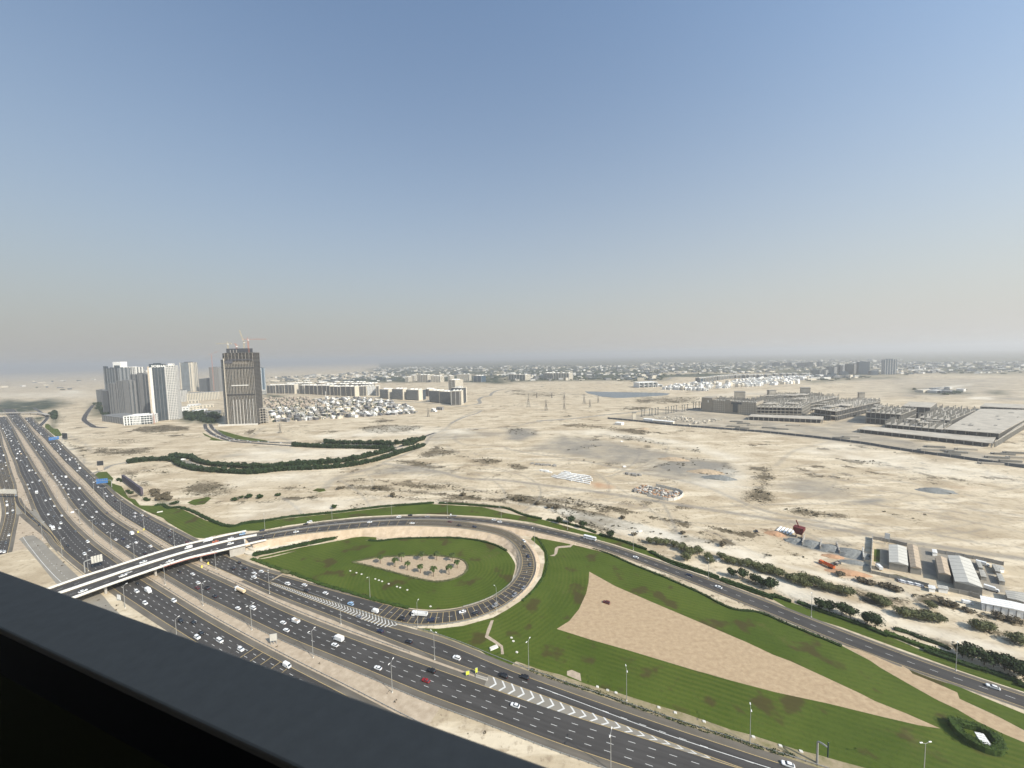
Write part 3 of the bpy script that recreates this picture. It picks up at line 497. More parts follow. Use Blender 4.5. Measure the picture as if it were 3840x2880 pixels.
C1L = [(-1675.2,1308.6),(-1413.5,1118.6),(-1246.2,998.5),(-1109.6,901.4),(-993.3,816.5),(-895.7,745.9),(-814.5,686.5),(-746.7,638.6),(-680.8,591.5),(-630.5,555.5),(-591.2,527.2),(-548.1,496.4),(-499.9,462),(-467.3,439.5),(-442.3,423.1),(-421.7,410.5),(-396,394.8),(-372.1,380.2),(-349.9,366.6),(-329.2,354),(-269.9,320),(-250.6,310.1),(-232,300.1),(-213.7,290.6),(-195.7,281),(-177.7,271.4),(-136.8,251.8),(-115,241.4),(-96.3,231.9),(-77.5,223),(-56.7,212.7),(-37.8,204.2),(-16.3,194.6),(-10.2,191.6),(-4.7,189.4),(-0,187.1),(4.9,184.8),(9.4,182.6),(14.1,180.2),(18.8,178.1),(23.9,175.7),(28.5,173.5),(42.2,167.8),(52.7,162.6),(63.7,157.7),(71.9,153.8),(80,150.3),(86.7,147.1),(92.9,144.2),(105.2,139.2),(120.1,132.7)]
C1R1 = [(-1661,1317.1),(-1453.4,1164.7),(-1305.6,1060),(-1194.8,980),(-1118.5,924.2),(-1039.8,868.3),(-951.4,803.6),(-875.2,747.8),(-823.5,710.6),(-779.5,677.2),(-728.8,640.1),(-682.4,606.7),(-644.1,579.2),(-613.1,556.5),(-590.8,543.5),(-556.3,517.2),(-520.3,491.1),(-485.2,467.4),(-456.8,448.9),(-423,427.4),(-393.9,409),(-371.5,395.9),(-350.4,383.5),(-330.6,371.8),(-308.8,358.8),(-259.7,330.9),(-241,320.4),(-228.1,313.6),(-212.6,305.6),(-196.3,298.6),(-178.8,291.8),(-158.7,283.3),(-133.1,272.7),(-112,264.4)]
C1R2 = [(-232.4,308.3),(-219.7,301.5),(-205.7,293.9),(-189.4,284.5),(-173.6,276.5),(-163.9,272.1),(-149,264.7),(-120.9,251.3),(-98.5,239.7),(-82.3,233.6),(-59.8,226),(-43.7,219),(-28.5,211.9),(-19.8,204.2),(-9.4,199.4),(1.2,194.6),(14.6,188.3),(27.2,182.5),(33.5,179.4),(47.9,173),(61.3,166.7),(73.9,161.2),(85.8,156.2),(90.7,154.2),(97.3,151.3),(104.6,148.2),(114.1,144.3),(125.8,139.5),(139.9,133)]
cut = next(i for i, p in enumerate(C1L) if p[1] < [(-195.7,281)][0][1]+1)
carriageway('C1', C1L[:cut+1], C1R1, 5, (0, 3.4))
carriageway('C1b', C1L[cut-1:], C1R2, 2, (2.6, 3.6), edge=(1, 1))
carriageway('C2', [(-2138.8,1606.1),(-1731.1,1316.6),(-1492.5,1144.7),(-1337.8,1035.8),(-1202.8,939.1),(-1091.8,858.8),(-997,790.9),(-916.9,733),(-846.6,682.7),(-778.8,632.8),(-726.4,594.8),(-689.6,570.1),(-623.1,521.5),(-572.2,484.1),(-526.1,451.5),(-486.7,424.2),(-455.7,403.8),(-425.2,383.9),(-397.6,366.9),(-373.2,352.3),(-351.6,339.6),(-334.9,329.6),(-288.4,303.2),(-272.3,294.3),(-254,284),(-236.9,274.3),(-224,267.6),(-213.7,262.8),(-197.2,254.3),(-181.8,246.4),(-167.5,239.4),(-153.8,232.4),(-138.7,224.8),(-124.9,218.8),(-82.8,200.1),(-68.2,193.3),(-54.4,186.9),(-43.3,182.1),(-32.4,177.1),(-27.9,176.3),(-14.9,170.9),(-5.5,166.8),(6.2,161.6),(17.4,156.9),(28.3,152.5),(36.1,150.5),(45.9,146.7),(59.8,141.3),(74.6,135.1),(88.2,129.3),(103.6,121.8)],
 [(-2076.8,1595.7),(-1669.2,1297.3),(-1466.8,1149.7),(-1295.6,1024),(-1165.8,929.4),(-1071.3,861.6),(-984.7,798.2),(-908.8,743.3),(-842.5,695.4),(-784.1,653.1),(-728.1,612.7),(-667.5,569.3),(-617.5,535),(-565.8,497.5),(-523.8,468.1),(-453.6,419.8),(-429.1,404.8),(-402.3,388.3),(-378.5,374.2),(-355.5,360),(-327,342),(-278.1,314.4),(-262.4,305.7),(-247.4,297.4),(-239.1,293.5),(-215.2,281.1),(-197.7,271.6),(-191.4,268),(-178.1,261),(-163.2,253.2),(-149.4,246.3),(-58.3,205.3),(-47.1,200.5),(-35.1,195.4),(-30,193.1),(-17.9,187.9),(-7.7,183.8),(2.1,179.5),(11.5,175.3),(20.8,171.7),(31.3,167.9),(41.5,164.1),(51.9,160.2),(61.5,156.5),(71.3,152.4),(79.6,149.6),(86.5,146.8),(97.2,142.7),(107.7,139.2),(124.3,132)], 4)
carriageway('C3', [(-1802.2,1326.8),(-1522.4,1132.4),(-1384.6,1034.5),(-1224.1,919),(-1110.2,837),(-1009.1,763.8),(-938.7,713.7),(-863.9,659.5),(-788.7,604.4),(-745.7,574.1),(-698.2,540.5),(-654.2,508.5),(-619.4,483.6),(-579.8,454.6),(-555.3,437.4),(-528,418.7),(-503.8,402.7),(-480.7,387.3),(-423.3,348.2),(-402.5,335.9),(-381.2,323.6),(-358,310.5),(-306.4,281.7),(-292.1,274),(-273.8,264.4),(-256.1,254.9),(-243.1,248),(-225.8,239.1),(-199.2,225.1),(-189.2,220.1),(-154.9,202.5),(-113.4,181.5),(-79.2,164.3),(-50.6,149.8)],
 [(-2154.5,1608.7),(-1787.5,1346.2),(-1584.1,1199.4),(-1407.5,1072.4),(-1267.3,969.7),(-1133.8,872.9),(-1031.6,798.4),(-949.4,739.5),(-879.3,688.7),(-822,647.4),(-763.3,605.1),(-716,572),(-657.6,529.7),(-615.3,498.8),(-572.2,467.9),(-531,438.8),(-499.2,417.2),(-473.2,399.9),(-450.4,385.2),(-427,370.4),(-405.3,356.6),(-386.7,345.6),(-367.6,334.4),(-297.7,294),(-280.3,284.4),(-262.3,274.7),(-251,268),(-234.8,259.3),(-219.2,250.6),(-204.2,242.5),(-199.8,240.5),(-186.6,233.4),(-174.8,227.5),(-160.6,219.9),(-148.1,213.9),(-140.6,210.1),(-133.7,206.7),(-126,202.4),(-101.9,191.4),(-91.8,186.4),(-63.3,171.7),(-35.4,158.4),(-11.3,146.9)], 4)
carriageway('C4', [(-1678.6,1212),(-1309,950.7),(-1010.8,737.6),(-823.2,602),(-767.2,562.1),(-692.8,509.1),(-626.6,461.8),(-593.1,436.8),(-565.4,414.4),(-538.2,391.8),(-507.2,365.2),(-475.1,336.6)], [(-1639.4,1206.8),(-1313.4,974.9),(-1144,849.7),(-985.3,735.4),(-883.6,661.1),(-799.4,600.2),(-716.7,540.3),(-674.3,508),(-625.2,471),(-579.8,436),(-552.8,413.7),(-523.2,388.8),(-493.7,364.6),(-463.6,339.4),(-433.8,311.4)], 3, (2.6, 2.6))
carriageway('slip', [(-667.3,502.1),(-632.2,476.2),(-609.3,460.8),(-578.4,441.5),(-551.1,425.1),(-522.3,408.5),(-498.3,394.3),(-479,383.4),(-446.8,362.4),(-423.3,348.2)], [(-653.8,496),(-618.3,470.6),(-581.2,447.3),(-548.7,427.6),(-517.8,409.4),(-494.3,395.2),(-478.6,385.5),(-456.5,371.8),(-423,349.1)], 1, (4., 2.2), sm=6)
carriageway('exit', [(-191.1,287.1,0),(-176.2,280.9,0),(-166.3,276.3,0),(-151.4,269.3,0),(-121.8,257.1,0),(-97.1,246.8,0),(-89.3,242.9,0),(-74.9,237.3,0),(-61.8,234.6,0),(-46.7,236.2,0.1),(-31.4,239.1,0.1),(-18.4,245.2,0.1),(-7.1,254.7,0.2),(3.2,266.3,0.4),(10.9,280.2,0.9),(15,295.6,1.5),(14.8,309,2.2),(11.1,326.1,2.9),(3,343,3.6),(-8.3,356.9,4.3),(-21.5,363.4,4.6),(-46.2,374.4,5.1),(-71.4,380.6,5.5),(-96.3,382.4,5.9),(-120.7,381.6,6.2),(-148.8,377.9,6.6),(-166.6,373.9,6.9),(-188.3,368.9,7.2),(-214.4,360.3,7.5),(-230.7,354.8,7.5),(-243.4,349.8,7.5),(-251.2,346.3,7.5)],
 [(-204.4,302.1,0),(-196.3,298.6,0),(-178.8,291.8,0),(-158.7,283.3,0),(-133.1,272.7,0),(-112,264.4,0),(-94.3,257.8,0),(-82.8,253.1,0),(-70.6,247.7,0),(-57.9,245.4,0),(-40.5,247.9,0),(-27.2,253.1,0),(-16.7,259.3,0),(-7.3,268.6,0.1),(0.8,281.1,0.6),(4.8,293.1,1.2),(6.2,306,2),(4.6,320.5,2.7),(-1.5,336.5,3.5),(-8.2,346.1,4.1),(-26.9,356.1,4.5),(-50.9,363.8,5.1),(-75.1,367.9,5.6),(-99.3,369.7,6),(-128.8,369,6.4),(-151.2,365.2,6.8),(-172.5,360.4,7.1),(-203.6,353.5,7.5),(-219.8,348.1,7.5),(-232.1,342.8,7.5),(-240.8,339.3,7.5)], 2, (1.6, 1.6), step=5, sm=9)
carriageway('outer', [(-257.3,351.9,7.5),(-245.8,356.8,7.5),(-223.5,368,7.2),(-193.5,379.6,6.9),(-159.9,387.4,6.5),(-123.5,391.1,6),(-92.3,392.1,5.5),(-60.4,389.6,4.9),(-35,385.5,4.4),(-8.6,378.2,3.8),(15.5,371.2,3),(38.1,359,2.2),(63.2,344.9,1.5),(87.8,328.2,0.8),(100.3,317.5,0.4),(119.3,300.2,0),(133,287.4,0),(149.2,272.4,0),(162.3,258.9,0),(172.8,248,0),(177,240.4,0),(187.9,229.4,0),(199.5,216.8,0),(210.2,205.9,0),(220,196,0),(229.3,187.3,0),(225.2,191.5,0),(233.7,184.4,0),(240.8,179.5,0),(245.4,175.4,0),(255.4,167.2,0)],
 [(-253.1,345.9,7.5),(-242.1,351.2,7.5),(-220.8,363.4,7.2),(-190.4,373.2,6.9),(-156.9,380,6.5),(-121.7,385,6),(-90.8,385.4,5.5),(-65.7,383.7,5),(-40.6,379.2,4.5),(-8.5,370.7,3.8),(14.9,360.5,3),(36.9,348.6,2.2),(61.6,336.4,1.5),(80.7,321.5,0.9),(97.2,307.5,0.4),(115.5,290.6,0),(131.2,273.9,0),(145.3,258.9,0),(155.4,247.7,0),(166,237.8,0),(170.9,231.9,0),(180.4,219.9,0),(191.7,208.1,0),(201,196.5,0),(210.2,186.9,0),(214.8,191.4,0),(219.6,186.5,0),(226,180.7,0),(231.9,175,0),(238.2,170,0),(246.5,161.1,0)], 2, (2.6, 1.8), step=6, sm=22)

# embankments that carry the raised roads
embank_m = mat('bare sandy slope', (.40, .305, .205), .95, .2, .25, col2=(.55, .44, .315), bump=.6)
def embank(A, B, out, sA, sB, k=1.75, xs=None):
    for E, sg, s_, other in ((A, 1, sA, B), (B, -1, sB, A)):
        E2 = E+sg*out*s_; z = E2[:, 2]
        run = np.where(z > .25)[0]
        if len(run) < 3: continue
        E2 = E2[run]; o2 = out[run]*sg; n = len(run); rows = []
        kk = np.full((n, 1), k)
        if xs is not None and sg < 0: kk = np.where(E2[:, :1] < xs, .5, k); kk[:, 0] = np.convolve(np.pad(kk[:, 0], 2, 'edge'), np.ones(5)/5, 'valid')
        for t in (0, .33, .66, 1.):
            q = E2.copy(); q += o2*(E2[:, 2:3]*kk*t); q[:, 2] = E2[:, 2]*(1-t)
            q[:, 2] += (0 if t in (0, 1.) else 1)*(rng.normal(0, .1, n)+.28*np.sin(np.arange(n)*2.1+rng.normal(0, .5, n))); rows.append(q)
        V = np.concatenate(rows); F = []
        for r_ in range(3):
            for i in range(n-1): F.append((r_*n+i, r_*n+i+1, (r_+1)*n+i+1, (r_+1)*n+i))
        me = bpy.data.meshes.new('embankment'); me.from_pydata(V.tolist(), [], F); me.materials.append(embank_m)
        me.update(); o = link('embankment', me); o['kind'] = 'structure'
A, B, out = LINES['exit']; embank(A, B, out, 1.55, 1.55, xs=[(-135,366.1)][0][0])
A, B, out = LINES['outer']; embank(A, B, out, 2.55, 1.75)
# rumble bars across the loop and across the left carriageway by the balcony rail
mb = MB()
A, B, out = LINES['exit']
def bars(A, B, s0, s1, gap, wd, z=.125, mi=0):
    L = np.r_[0, np.cumsum(np.linalg.norm(np.diff(A, axis=0), axis=1))]; s_ = s0
    while s_ < min(s1, L[-1]):
        p = np.array([np.interp(s_, L, A[:, k]) for k in range(3)]); q = np.array([np.interp(s_, L, B[:, k]) for k in range(3)])
        d = (q-p)[:2]; d /= np.linalg.norm(d); n = np.array([-d[1], d[0]])*wd/2; p[2] += z; q[2] += z
        mb.add([(p[0]-n[0], p[1]-n[1], p[2]), (q[0]-n[0], q[1]-n[1], q[2]), (q[0]+n[0], q[1]+n[1], q[2]), (p[0]+n[0], p[1]+n[1], p[2])], [(0, 1, 2, 3)], mi)
        s_ += gap(s_) if callable(gap) else gap
Lx = np.r_[0, np.cumsum(np.linalg.norm(np.diff(A, axis=0), axis=1))]; tot = Lx[-1]
i0 = np.argmin(np.hypot(A[:, 0]-[(-74.9,237.3)][0][0], A[:, 1]-[(-74.9,237.3)][0][1]))
bars(A, B, Lx[i0]-22, tot-12, lambda s_: 4.6 if s_ < Lx[i0]+110 else (2.6 if s_ < tot-150 else 9.5), .28)
A3, B3, o3 = LINES['C3']; k3 = np.argmin(np.hypot(B3[:, 0]-[(-155.3,217.1)][0][0], B3[:, 1]-[(-155.3,217.1)][0][1]))
L3 = np.r_[0, np.cumsum(np.linalg.norm(np.diff(B3, axis=0), axis=1))]
bars(B3, A3, L3[k3], L3[k3]+34, 8.2, .3, .09)
o = mb.build('road_marking', yellow_mark); o['kind'] = 'structure'
mb = MB(); A4, B4, o4 = LINES['C4']; L4 = np.r_[0, np.cumsum(np.linalg.norm(np.diff(A4, axis=0), axis=1))]
bars(A4, B4, L4[-1]*.62, L4[-1]*.97, 3., .25, .09); o = mb.build('road_marking', yellow_mark); o['kind'] = 'structure'

# sandy medians between the carriageways
median_m = mat('sandy median', (.34, .265, .185), .95, .2, .25, col2=(.50, .41, .30), bump=.5)
for ka, da, kb, db in (('C3', 3.2, 'C2', 3.2), ('C2', 3.2, 'C1', .1), ('C2', 3.2, 'C1b', 2.6), ('C4', 2.6, 'C3', 3.2)):
    A, B, out = LINES[ka]; A2, B2, out2 = LINES[kb]; e1 = B-out*da; e2 = nearest_on(e1, A2+out2*db); ok = (np.linalg.norm((e1-e2)[:, :2], axis=1) < 45) & (np.abs(np.gradient(e2[:, 0]))+np.abs(np.gradient(e2[:, 1])) > 1.)
    ix = np.where(ok)[0]
    if len(ix) > 3: ribbon('median', e1[ix[0]:ix[-1]+1], e2[ix[0]:ix[-1]+1], median_m, .02+.012*(kb == 'C1b'))
# painted gores with chevrons
def gore(poly, m_, chev_L, chev_R, n, wd, lean, tip_bias=.5):
    o = patch('painted_gore', poly, m_, .095)
    mb = MB()
    for i in range(n):
        t = (i+.5)/n
        a = np.array(chev_L(t)); b = np.array(chev_R(t)); c = a*(1-tip_bias)+b*tip_bias+np.array(lean)*1.; f = np.array(lean)/np.linalg.norm(lean)*wd
        for p, q in ((a, c), (c, b)):
            mb.add([(p[0], p[1], .115), (q[0], q[1], .115), (q[0]+f[0], q[1]+f[1], .115), (p[0]+f[0], p[1]+f[1], .115)], [(0, 1, 2, 3)])
    mb.build('chevron', white_mark, o); return o
def along(p):
    q = spl(p, 2.)[:, :2]
    return lambda t: (np.interp(t*(len(q)-1), range(len(q)), q[:, 0]), np.interp(t*(len(q)-1), range(len(q)), q[:, 1]))
gU = [(-191,287),(-176.1,280.7),(-166.2,276.1),(-151.3,269.2),(-121.8,257.1),(-97.1,246.8),(-79,238)]; gL = [(-189.5,284.6),(-173.6,276.5),(-163.9,272.1),(-149,264.7),(-120.9,251.3),(-98.5,239.7),(-82.4,233.8),(-78.3,235.5)]
gore(gU+gL[::-1], shoulder_m, along(gU), along(gL), 44, .75, (2.2, -1.0))
g2U = [(-16.3,194.6),(-10.2,191.6),(-4.7,189.4),(-0,187.1),(4.9,184.8),(9.4,182.6),(14.1,180.2),(18.8,178.1),(23.9,175.7),(28.5,173.5),(32.2,172.4),(42.2,167.8),(52.7,162.6),(63.7,157.7),(71.9,153.8),(80,150.3)]; g2L = [(-17.9,187.9),(-12.4,185.8),(-7.7,183.8),(-2.4,181.6),(2.1,179.5),(7.2,177.3),(11.5,175.3),(16.3,173.6),(20.8,171.7),(26.7,169.7),(31.3,168.1),(41.5,164.1),(51.9,160.2),(61.5,156.5),(71.3,152.4),(78.3,149.9)]
gore(g2U+g2L[::-1], old_asphalt, along(g2U), along(g2L), 20, 1.05, (2.3, -1.0))
patch('painted_gore', [(-645.5,485.2),(-611.9,460.9),(-583.6,439),(-578.1,435.9),(-575.2,438.5),(-589.3,447.8),(-608.3,460)], old_asphalt, .085)
patch('painted_gore', [(-578.7,447.2),(-578.4,451.5),(-573.3,449.8),(-546.3,431.5),(-507.5,405.3),(-479.1,386.1),(-498.4,397.7),(-530.9,417.6),(-554,431.9)], old_asphalt, .09)
mb = MB(); strips(mb, spl([(10.7,186.4),(19.2,182.1),(26.6,178.8),(32.9,176),(43.5,170.4),(53.7,165.7),(69.7,158.3),(88.7,150.7),(93,148.8),(102.1,145.3)], 6, 10), .3, .118)
o = mb.build('lane_marking', white_mark); o['kind'] = 'structure'

# pale disused road, car park strip and dusty strips beside the highway
o = patch('old_road', [(-494.4,371.6),(-497,376.9),(-494.8,379.4),(-489.6,379.9),(-465.2,366.7),(-434.1,347.8),(-396.3,325.1),(-370.2,309.6),(-353.6,299.8),(-352.2,293.7),(-354.3,288),(-363.4,292.2),(-386,305.9),(-418.6,326),(-453.2,346.9),(-488.1,368.3)], old_asphalt, .04)
mb = MB(); strips(mb, spl([(-495.1,375.8),(-474.9,362.8),(-446.1,344.8),(-416.9,326.7),(-395.1,313.5),(-374.5,301.3),(-360.6,293.4)], 5, 5), .3, .075)
strips(mb, spl([(-472.3,365.6),(-434.2,341.6),(-402.1,322.2),(-380.3,309.3),(-361,298)], 5, 5), .25, .075, (2, 6)); mb.build('lane_marking', white_mark, o)
o = patch('old_road', [(-316.4,279.6),(-304.7,272.7),(-288.8,262.2),(-269.8,250.9),(-249.4,239.5),(-245.2,228.9),(-279.6,230),(-325.2,270.1)], old_asphalt, .04)
# far overpass road and the divided road through the sand
def simple_road(pts, wd, m_, z=.05, n=1, dash=True, sm=8, step=8):
    c = spl(pts, step, sm); a = offset(c, wd/2); b = offset(c, -wd/2); o = ribbon('road', a, b, m_, z)
    mb = MB(); strips(mb, offset(c, wd/2-.5), .25, z+.02, mi=0); strips(mb, offset(c, -wd/2+.5), .25, z+.02, mi=0)
    if dash: strips(mb, c, .22, z+.02, (3, 6))
    mb.build('lane_marking', white_mark, o); return c, o
far_ramp, _ = simple_road([(-2046.8,1636.4),(-1770.9,1437.2),(-1646.2,1347.5),(-1577.3,1294.5),(-1476.1,1202.9),(-1411.6,1142.5),(-1353.2,1087.9)], 9, asphalt, .05)
simple_road([(-1842.2,1681.7),(-1593.8,1434.5),(-1453,1297.4),(-1376.7,1226.4),(-1296.3,1161.1),(-1216.6,1101.4),(-1164.2,1064.4),(-1121,1051.8)], 12, asphalt, .05)
divA, _ = simple_road([(-871.2,1078.7),(-811.8,1007),(-750.7,943.1),(-687.6,885.7),(-640,848),(-597.1,821.7),(-559.5,808.5),(-509.6,790.5),(-446.1,769.6),(-402,758.8),(-323.9,745.1),(-250.5,738),(-227.5,731.8),(-214.6,761.3),(-201,805.1),(-189.8,847.8),(-178.8,873.9)], 8.5, asphalt, .05)
divB, _ = simple_road([(-855.1,1076.6),(-792.4,1004.6),(-729.4,940.6),(-677.8,891.4),(-630.4,853.3),(-587.4,830.2),(-538.4,815.6),(-491.9,802.8),(-460.5,795),(-439.8,783.9),(-358.5,769.3),(-256,754.9),(-232.2,747.4)], 8.5, asphalt, .055)
divC, _ = simple_road([(-670,598.1),(-678.6,630.5),(-691.4,645.7),(-680,667.3),(-665.8,683.6),(-619.5,687.9),(-593.9,675.9),(-546.8,645),(-508.5,622.6),(-467.2,607.2),(-391.2,598),(-417.9,603.3),(-380.5,605.1),(-326.7,613),(-273.6,626.3),(-243.7,654),(-225,694.2),(-226.9,729.8)], 7.5, old_asphalt, .06)
simple_road([(-162.5,992.1),(-151.5,1048.1),(-132.6,1115.3),(-112.1,1160),(-99.1,1230.4)], 7, old_asphalt, .05, dash=False)
simple_road([(-169.9,1366),(-145.3,1378.8),(-135.6,1575.8),(-124,1657.1),(-107.1,1678.8),(-97.5,1801.6),(-63.5,1990.9),(-29.2,2057.3)], 14, old_asphalt, .05)
simple_road([(817.8,2450.1),(929.5,2440),(1187,2773.3),(1400.5,2853.2)], 20, old_asphalt, .05); simple_road([(2904.8,2405.6),(3123.6,2489.9),(3473.6,2621.6),(4056.3,2781.6)], 20, pale_concrete, .05, dash=False)
simple_road([(1202.5,1799.7),(1351.3,1868.6),(1584.3,1919.5),(1787.4,2012.4),(2015.7,2085.1),(2109.6,2076.7)], 9, old_asphalt, .05, dash=False); simple_road([(2050.9,2075.8),(2296.3,2153.2),(2633.5,2238.6),(2926.2,2247.2)], 9, old_asphalt, .05, dash=False)
simple_road([(-1340.5,2014.7),(-1312.6,2050.6),(-1121,1973.8),(-970.2,1896.7),(-811.1,1807.3),(-609.4,1718.9),(-532.9,1658.4),(-500,1594.1),(-369.3,1505),(-272.1,1428.9),(-194.5,1356.9),(-158.2,1338.8)], 12, old_asphalt, .05, dash=False)

patch('lawn', [tuple(p) for p in offset(divA, -6)[2:-34, :2]]+[tuple(p) for p in offset(divA, -10)[2:-34, :2]][::-1], mat('median planting', (.03, .05, .014), .9, .3, .2), .045) if False else None
# water of the distant pond
water_m = mat('still water', (.06, .085, .10), .2, .1, .01, spec=.5)
patch('water', [(340.8,1804.5),(395,1772.1),(645.6,1657.3),(667,1619.3),(635.6,1564.6),(601.2,1543),(437.8,1495.6),(400.4,1503.6),(366.4,1552.2),(353.8,1629.3),(336.7,1698.1)], water_m, .08)

# ------------------------------------------------------------------ lawns
def lawn_mat(name, ring=None, axis=None):
    m = bpy.data.materials.new(name); m.use_nodes = True; n = m.node_tree; N = n.nodes; Lk = n.links.new; b = N['Principled BSDF']
    b.inputs['Roughness'].default_value = .9; b.inputs['Specular IOR Level'].default_value = .12
    geo = N.new('ShaderNodeNewGeometry'); pos = geo.outputs['Position']
    def noise(sc, det=5, rough=.6):
        z = N.new('ShaderNodeTexNoise'); z.inputs['Scale'].default_value = sc; z.inputs['Detail'].default_value = det; z.inputs['Roughness'].default_value = rough; Lk(pos, z.inputs['Vector']); return z.outputs['Fac']
    def rng_(f, a, b_, c=0., d=1.):
        q = N.new('ShaderNodeMapRange'); q.interpolation_type = 'SMOOTHSTEP'
        for i, v in enumerate((a, b_, c, d)): q.inputs[i+1].default_value = v
        Lk(f, q.inputs[0]); return q.outputs[0]
    def mix(f, A, B):
        q = N.new('ShaderNodeMix'); q.data_type = 'RGBA'
        if isinstance(f, float): q.inputs[0].default_value = f
        else: Lk(f, q.inputs[0])
        for i, v in ((6, A), (7, B)):
            if isinstance(v, tuple): q.inputs[i].default_value = (*v, 1)
            else: Lk(v, q.inputs[i])
        return q.outputs[2]
    def mth(op, x, y=0.):
        q = N.new('ShaderNodeMath'); q.operation = op
        for i, v in enumerate((x, y)):
            if isinstance(v, (int, float)): q.inputs[i].default_value = v
            else: Lk(v, q.inputs[i])
        return q.outputs[0]
    vec = N.new('ShaderNodeVectorMath'); vec.operation = 'SUBTRACT'; Lk(pos, vec.inputs[0]); vec.inputs[1].default_value = (*(ring or (0, 0)), 0)
    ln = N.new('ShaderNodeVectorMath'); ln.operation = 'LENGTH'; Lk(vec.outputs[0], ln.inputs[0])
    dt = N.new('ShaderNodeVectorMath'); dt.operation = 'DOT_PRODUCT'; Lk(pos, dt.inputs[0]); ax = axis or (.39, .92)
    dt.inputs[1].default_value = (ax[0], ax[1], 0)
    wob = mth('MULTIPLY', noise(.05, 3), 2.5)
    s1 = mth('SINE', mth('MULTIPLY', mth('ADD', ln.outputs['Value'], wob), 2.05)); s2 = mth('SINE', mth('MULTIPLY', mth('ADD', dt.outputs['Value'], wob), 2.05))
    far = rng_(ln.outputs['Value'], 95., 125.)
    st = N.new('ShaderNodeMix'); st.data_type = 'FLOAT'; Lk(far, st.inputs[0]); Lk(s1, st.inputs[2]); Lk(s2, st.inputs[3])
    stripe = mth('MULTIPLY', rng_(st.outputs[0], -.8, .9), rng_(noise(.016, 3), .36, .62, .25, 1.))
    c = mix(rng_(noise(.03, 5), .3, .7), (.050, .078, .010), (.074, .104, .016))
    c = mix(mth('MULTIPLY', stripe, .42), c, (.115, .125, .024))
    c = mix(mth('MULTIPLY', rng_(noise(.55, 4, .7), .45, .75), .35), c, (.026, .038, .007))
    # worn and scorched spots
    vo = N.new('ShaderNodeTexNoise'); vo.inputs['Scale'].default_value = .055; vo.inputs['Detail'].default_value = 3; vo.inputs['Roughness'].default_value = .5; Lk(pos, vo.inputs['Vector'])
    c = mix(mth('MULTIPLY', rng_(vo.outputs['Fac'], .555, .66), .75), c, (.060, .043, .019))
    c = mix(mth('MULTIPLY', rng_(noise(.021, 6, .7), .60, .72), .5), c, (.125, .105, .04))
    Lk(c, b.inputs['Base Color'])
    bp = N.new('ShaderNodeBump'); bp.inputs['Strength'].default_value = .5; bp.inputs['Distance'].default_value = .25; Lk(noise(.9, 4, .7), bp.inputs['Height']); Lk(bp.outputs[0], b.inputs['Normal'])
    return m
LOOP_C = (-51., 301.)
lawn_m = lawn_mat('mown lawn', LOOP_C, (.43, .90)); lawn_x = lawn_mat('verge grass', (4000, 4000), (.5, .86))
patch('lawn', smooth_poly([(-230.9,323.8),(-185.2,301.2),(-146.3,281.5),(-113,266.9),(-92.9,258.7),(-74.2,252.2),(-57.2,249.7),(-45,250.5),(-33.1,254),(-21,260.8),(-7.3,271.7),(-1.9,292),(-0.8,304.3),(-3.8,315.9),(-8,326.2),(-14.8,335.1),(-32,346.2),(-55.4,353.3),(-90.1,355),(-113,354.8),(-131.1,350.9),(-139.7,352.5),(-162.5,350),(-194.9,336.8),(-223.7,322.4)], 3), lawn_m, .03)
LAWN3 = [(19.4,358.3),(36.9,348.8),(53.2,338.2),(75.6,322),(94.8,299.9),(112.2,282.1),(129.9,261.9),(144.6,243.1),(157.4,240.7),(168.4,228.5),(175.4,220.9),(186.5,209.3),(192.3,198.4),(198.1,187.2),(193.3,194.1),(198.1,183),(202.1,174.4),(205.9,169.4),(208.1,163.2),(212.5,157.4),(216.4,153.6),(219.1,149.7),(191.2,133),(168.6,136.8),(142.9,143.7),(132.6,147.4),(124.8,150.4),(117.7,152.7),(110.2,156),(101.9,159.6),(95.1,161.9),(77.9,170.3),(64.5,175.7),(49.5,182.3),(35.1,187.7),(22,194),(11.9,197.5),(-1.2,203.7),(-6.4,198.3),(-21.4,211.7),(-44.5,224),(-62.8,232.1),(-49.6,231.2),(-34.6,233.2),(-15.8,240.5),(-7,247.6),(2.9,257.3),(12.1,270.9),(19.5,286.2),(23.7,307),(24.5,322.7),(21.1,333.5),(14.2,347.5)]
patch('lawn', LAWN3, lawn_m, .03)
patch('lawn', [(206.8,192.1),(212.8,186.4),(220.4,181.4),(225.6,175),(233.3,166.3),(238,161.3),(226.1,152.8),(223.1,158.6),(219.8,165.4),(213.1,174.6),(216,178),(210.7,184.6),(206,189.6)], lawn_x, .03)
patch('lawn', [(-598.1,550.4),(-588.5,543.4),(-553.5,518.9),(-514.1,492.5),(-477.9,468.6),(-464.3,458.4),(-440.2,443.6),(-415.8,429.7),(-391.1,416.4),(-378.9,407),(-355,391.5),(-328.4,374.9),(-313.3,365.9),(-304.6,364.5),(-304.1,364),(-297.7,369.7),(-287.2,375),(-275.6,379.2),(-260.7,378.8),(-236.7,390.1),(-203.9,400.2),(-168.3,408.2),(-129.7,410.9),(-96.6,411),(-62.9,406.6),(-36.4,402),(-8.8,393.7),(16.1,384.1),(39.1,369),(64.8,353.6),(66.3,361.1),(28.9,389.9),(-9,408.4),(-38.4,428),(-89.9,438.3),(-101.8,441.2),(-150,432.4),(-199.4,418.7),(-247.3,408.4),(-289.6,393.8),(-302,389.8),(-338.1,408.3),(-391.3,441.3),(-413.2,448.4),(-437.2,457.3),(-439,454.6),(-456.1,457.1),(-482.9,478.6),(-497.4,484.6),(-522.2,505.6),(-554.9,532.8),(-582.8,547.2)], lawn_x, .03)
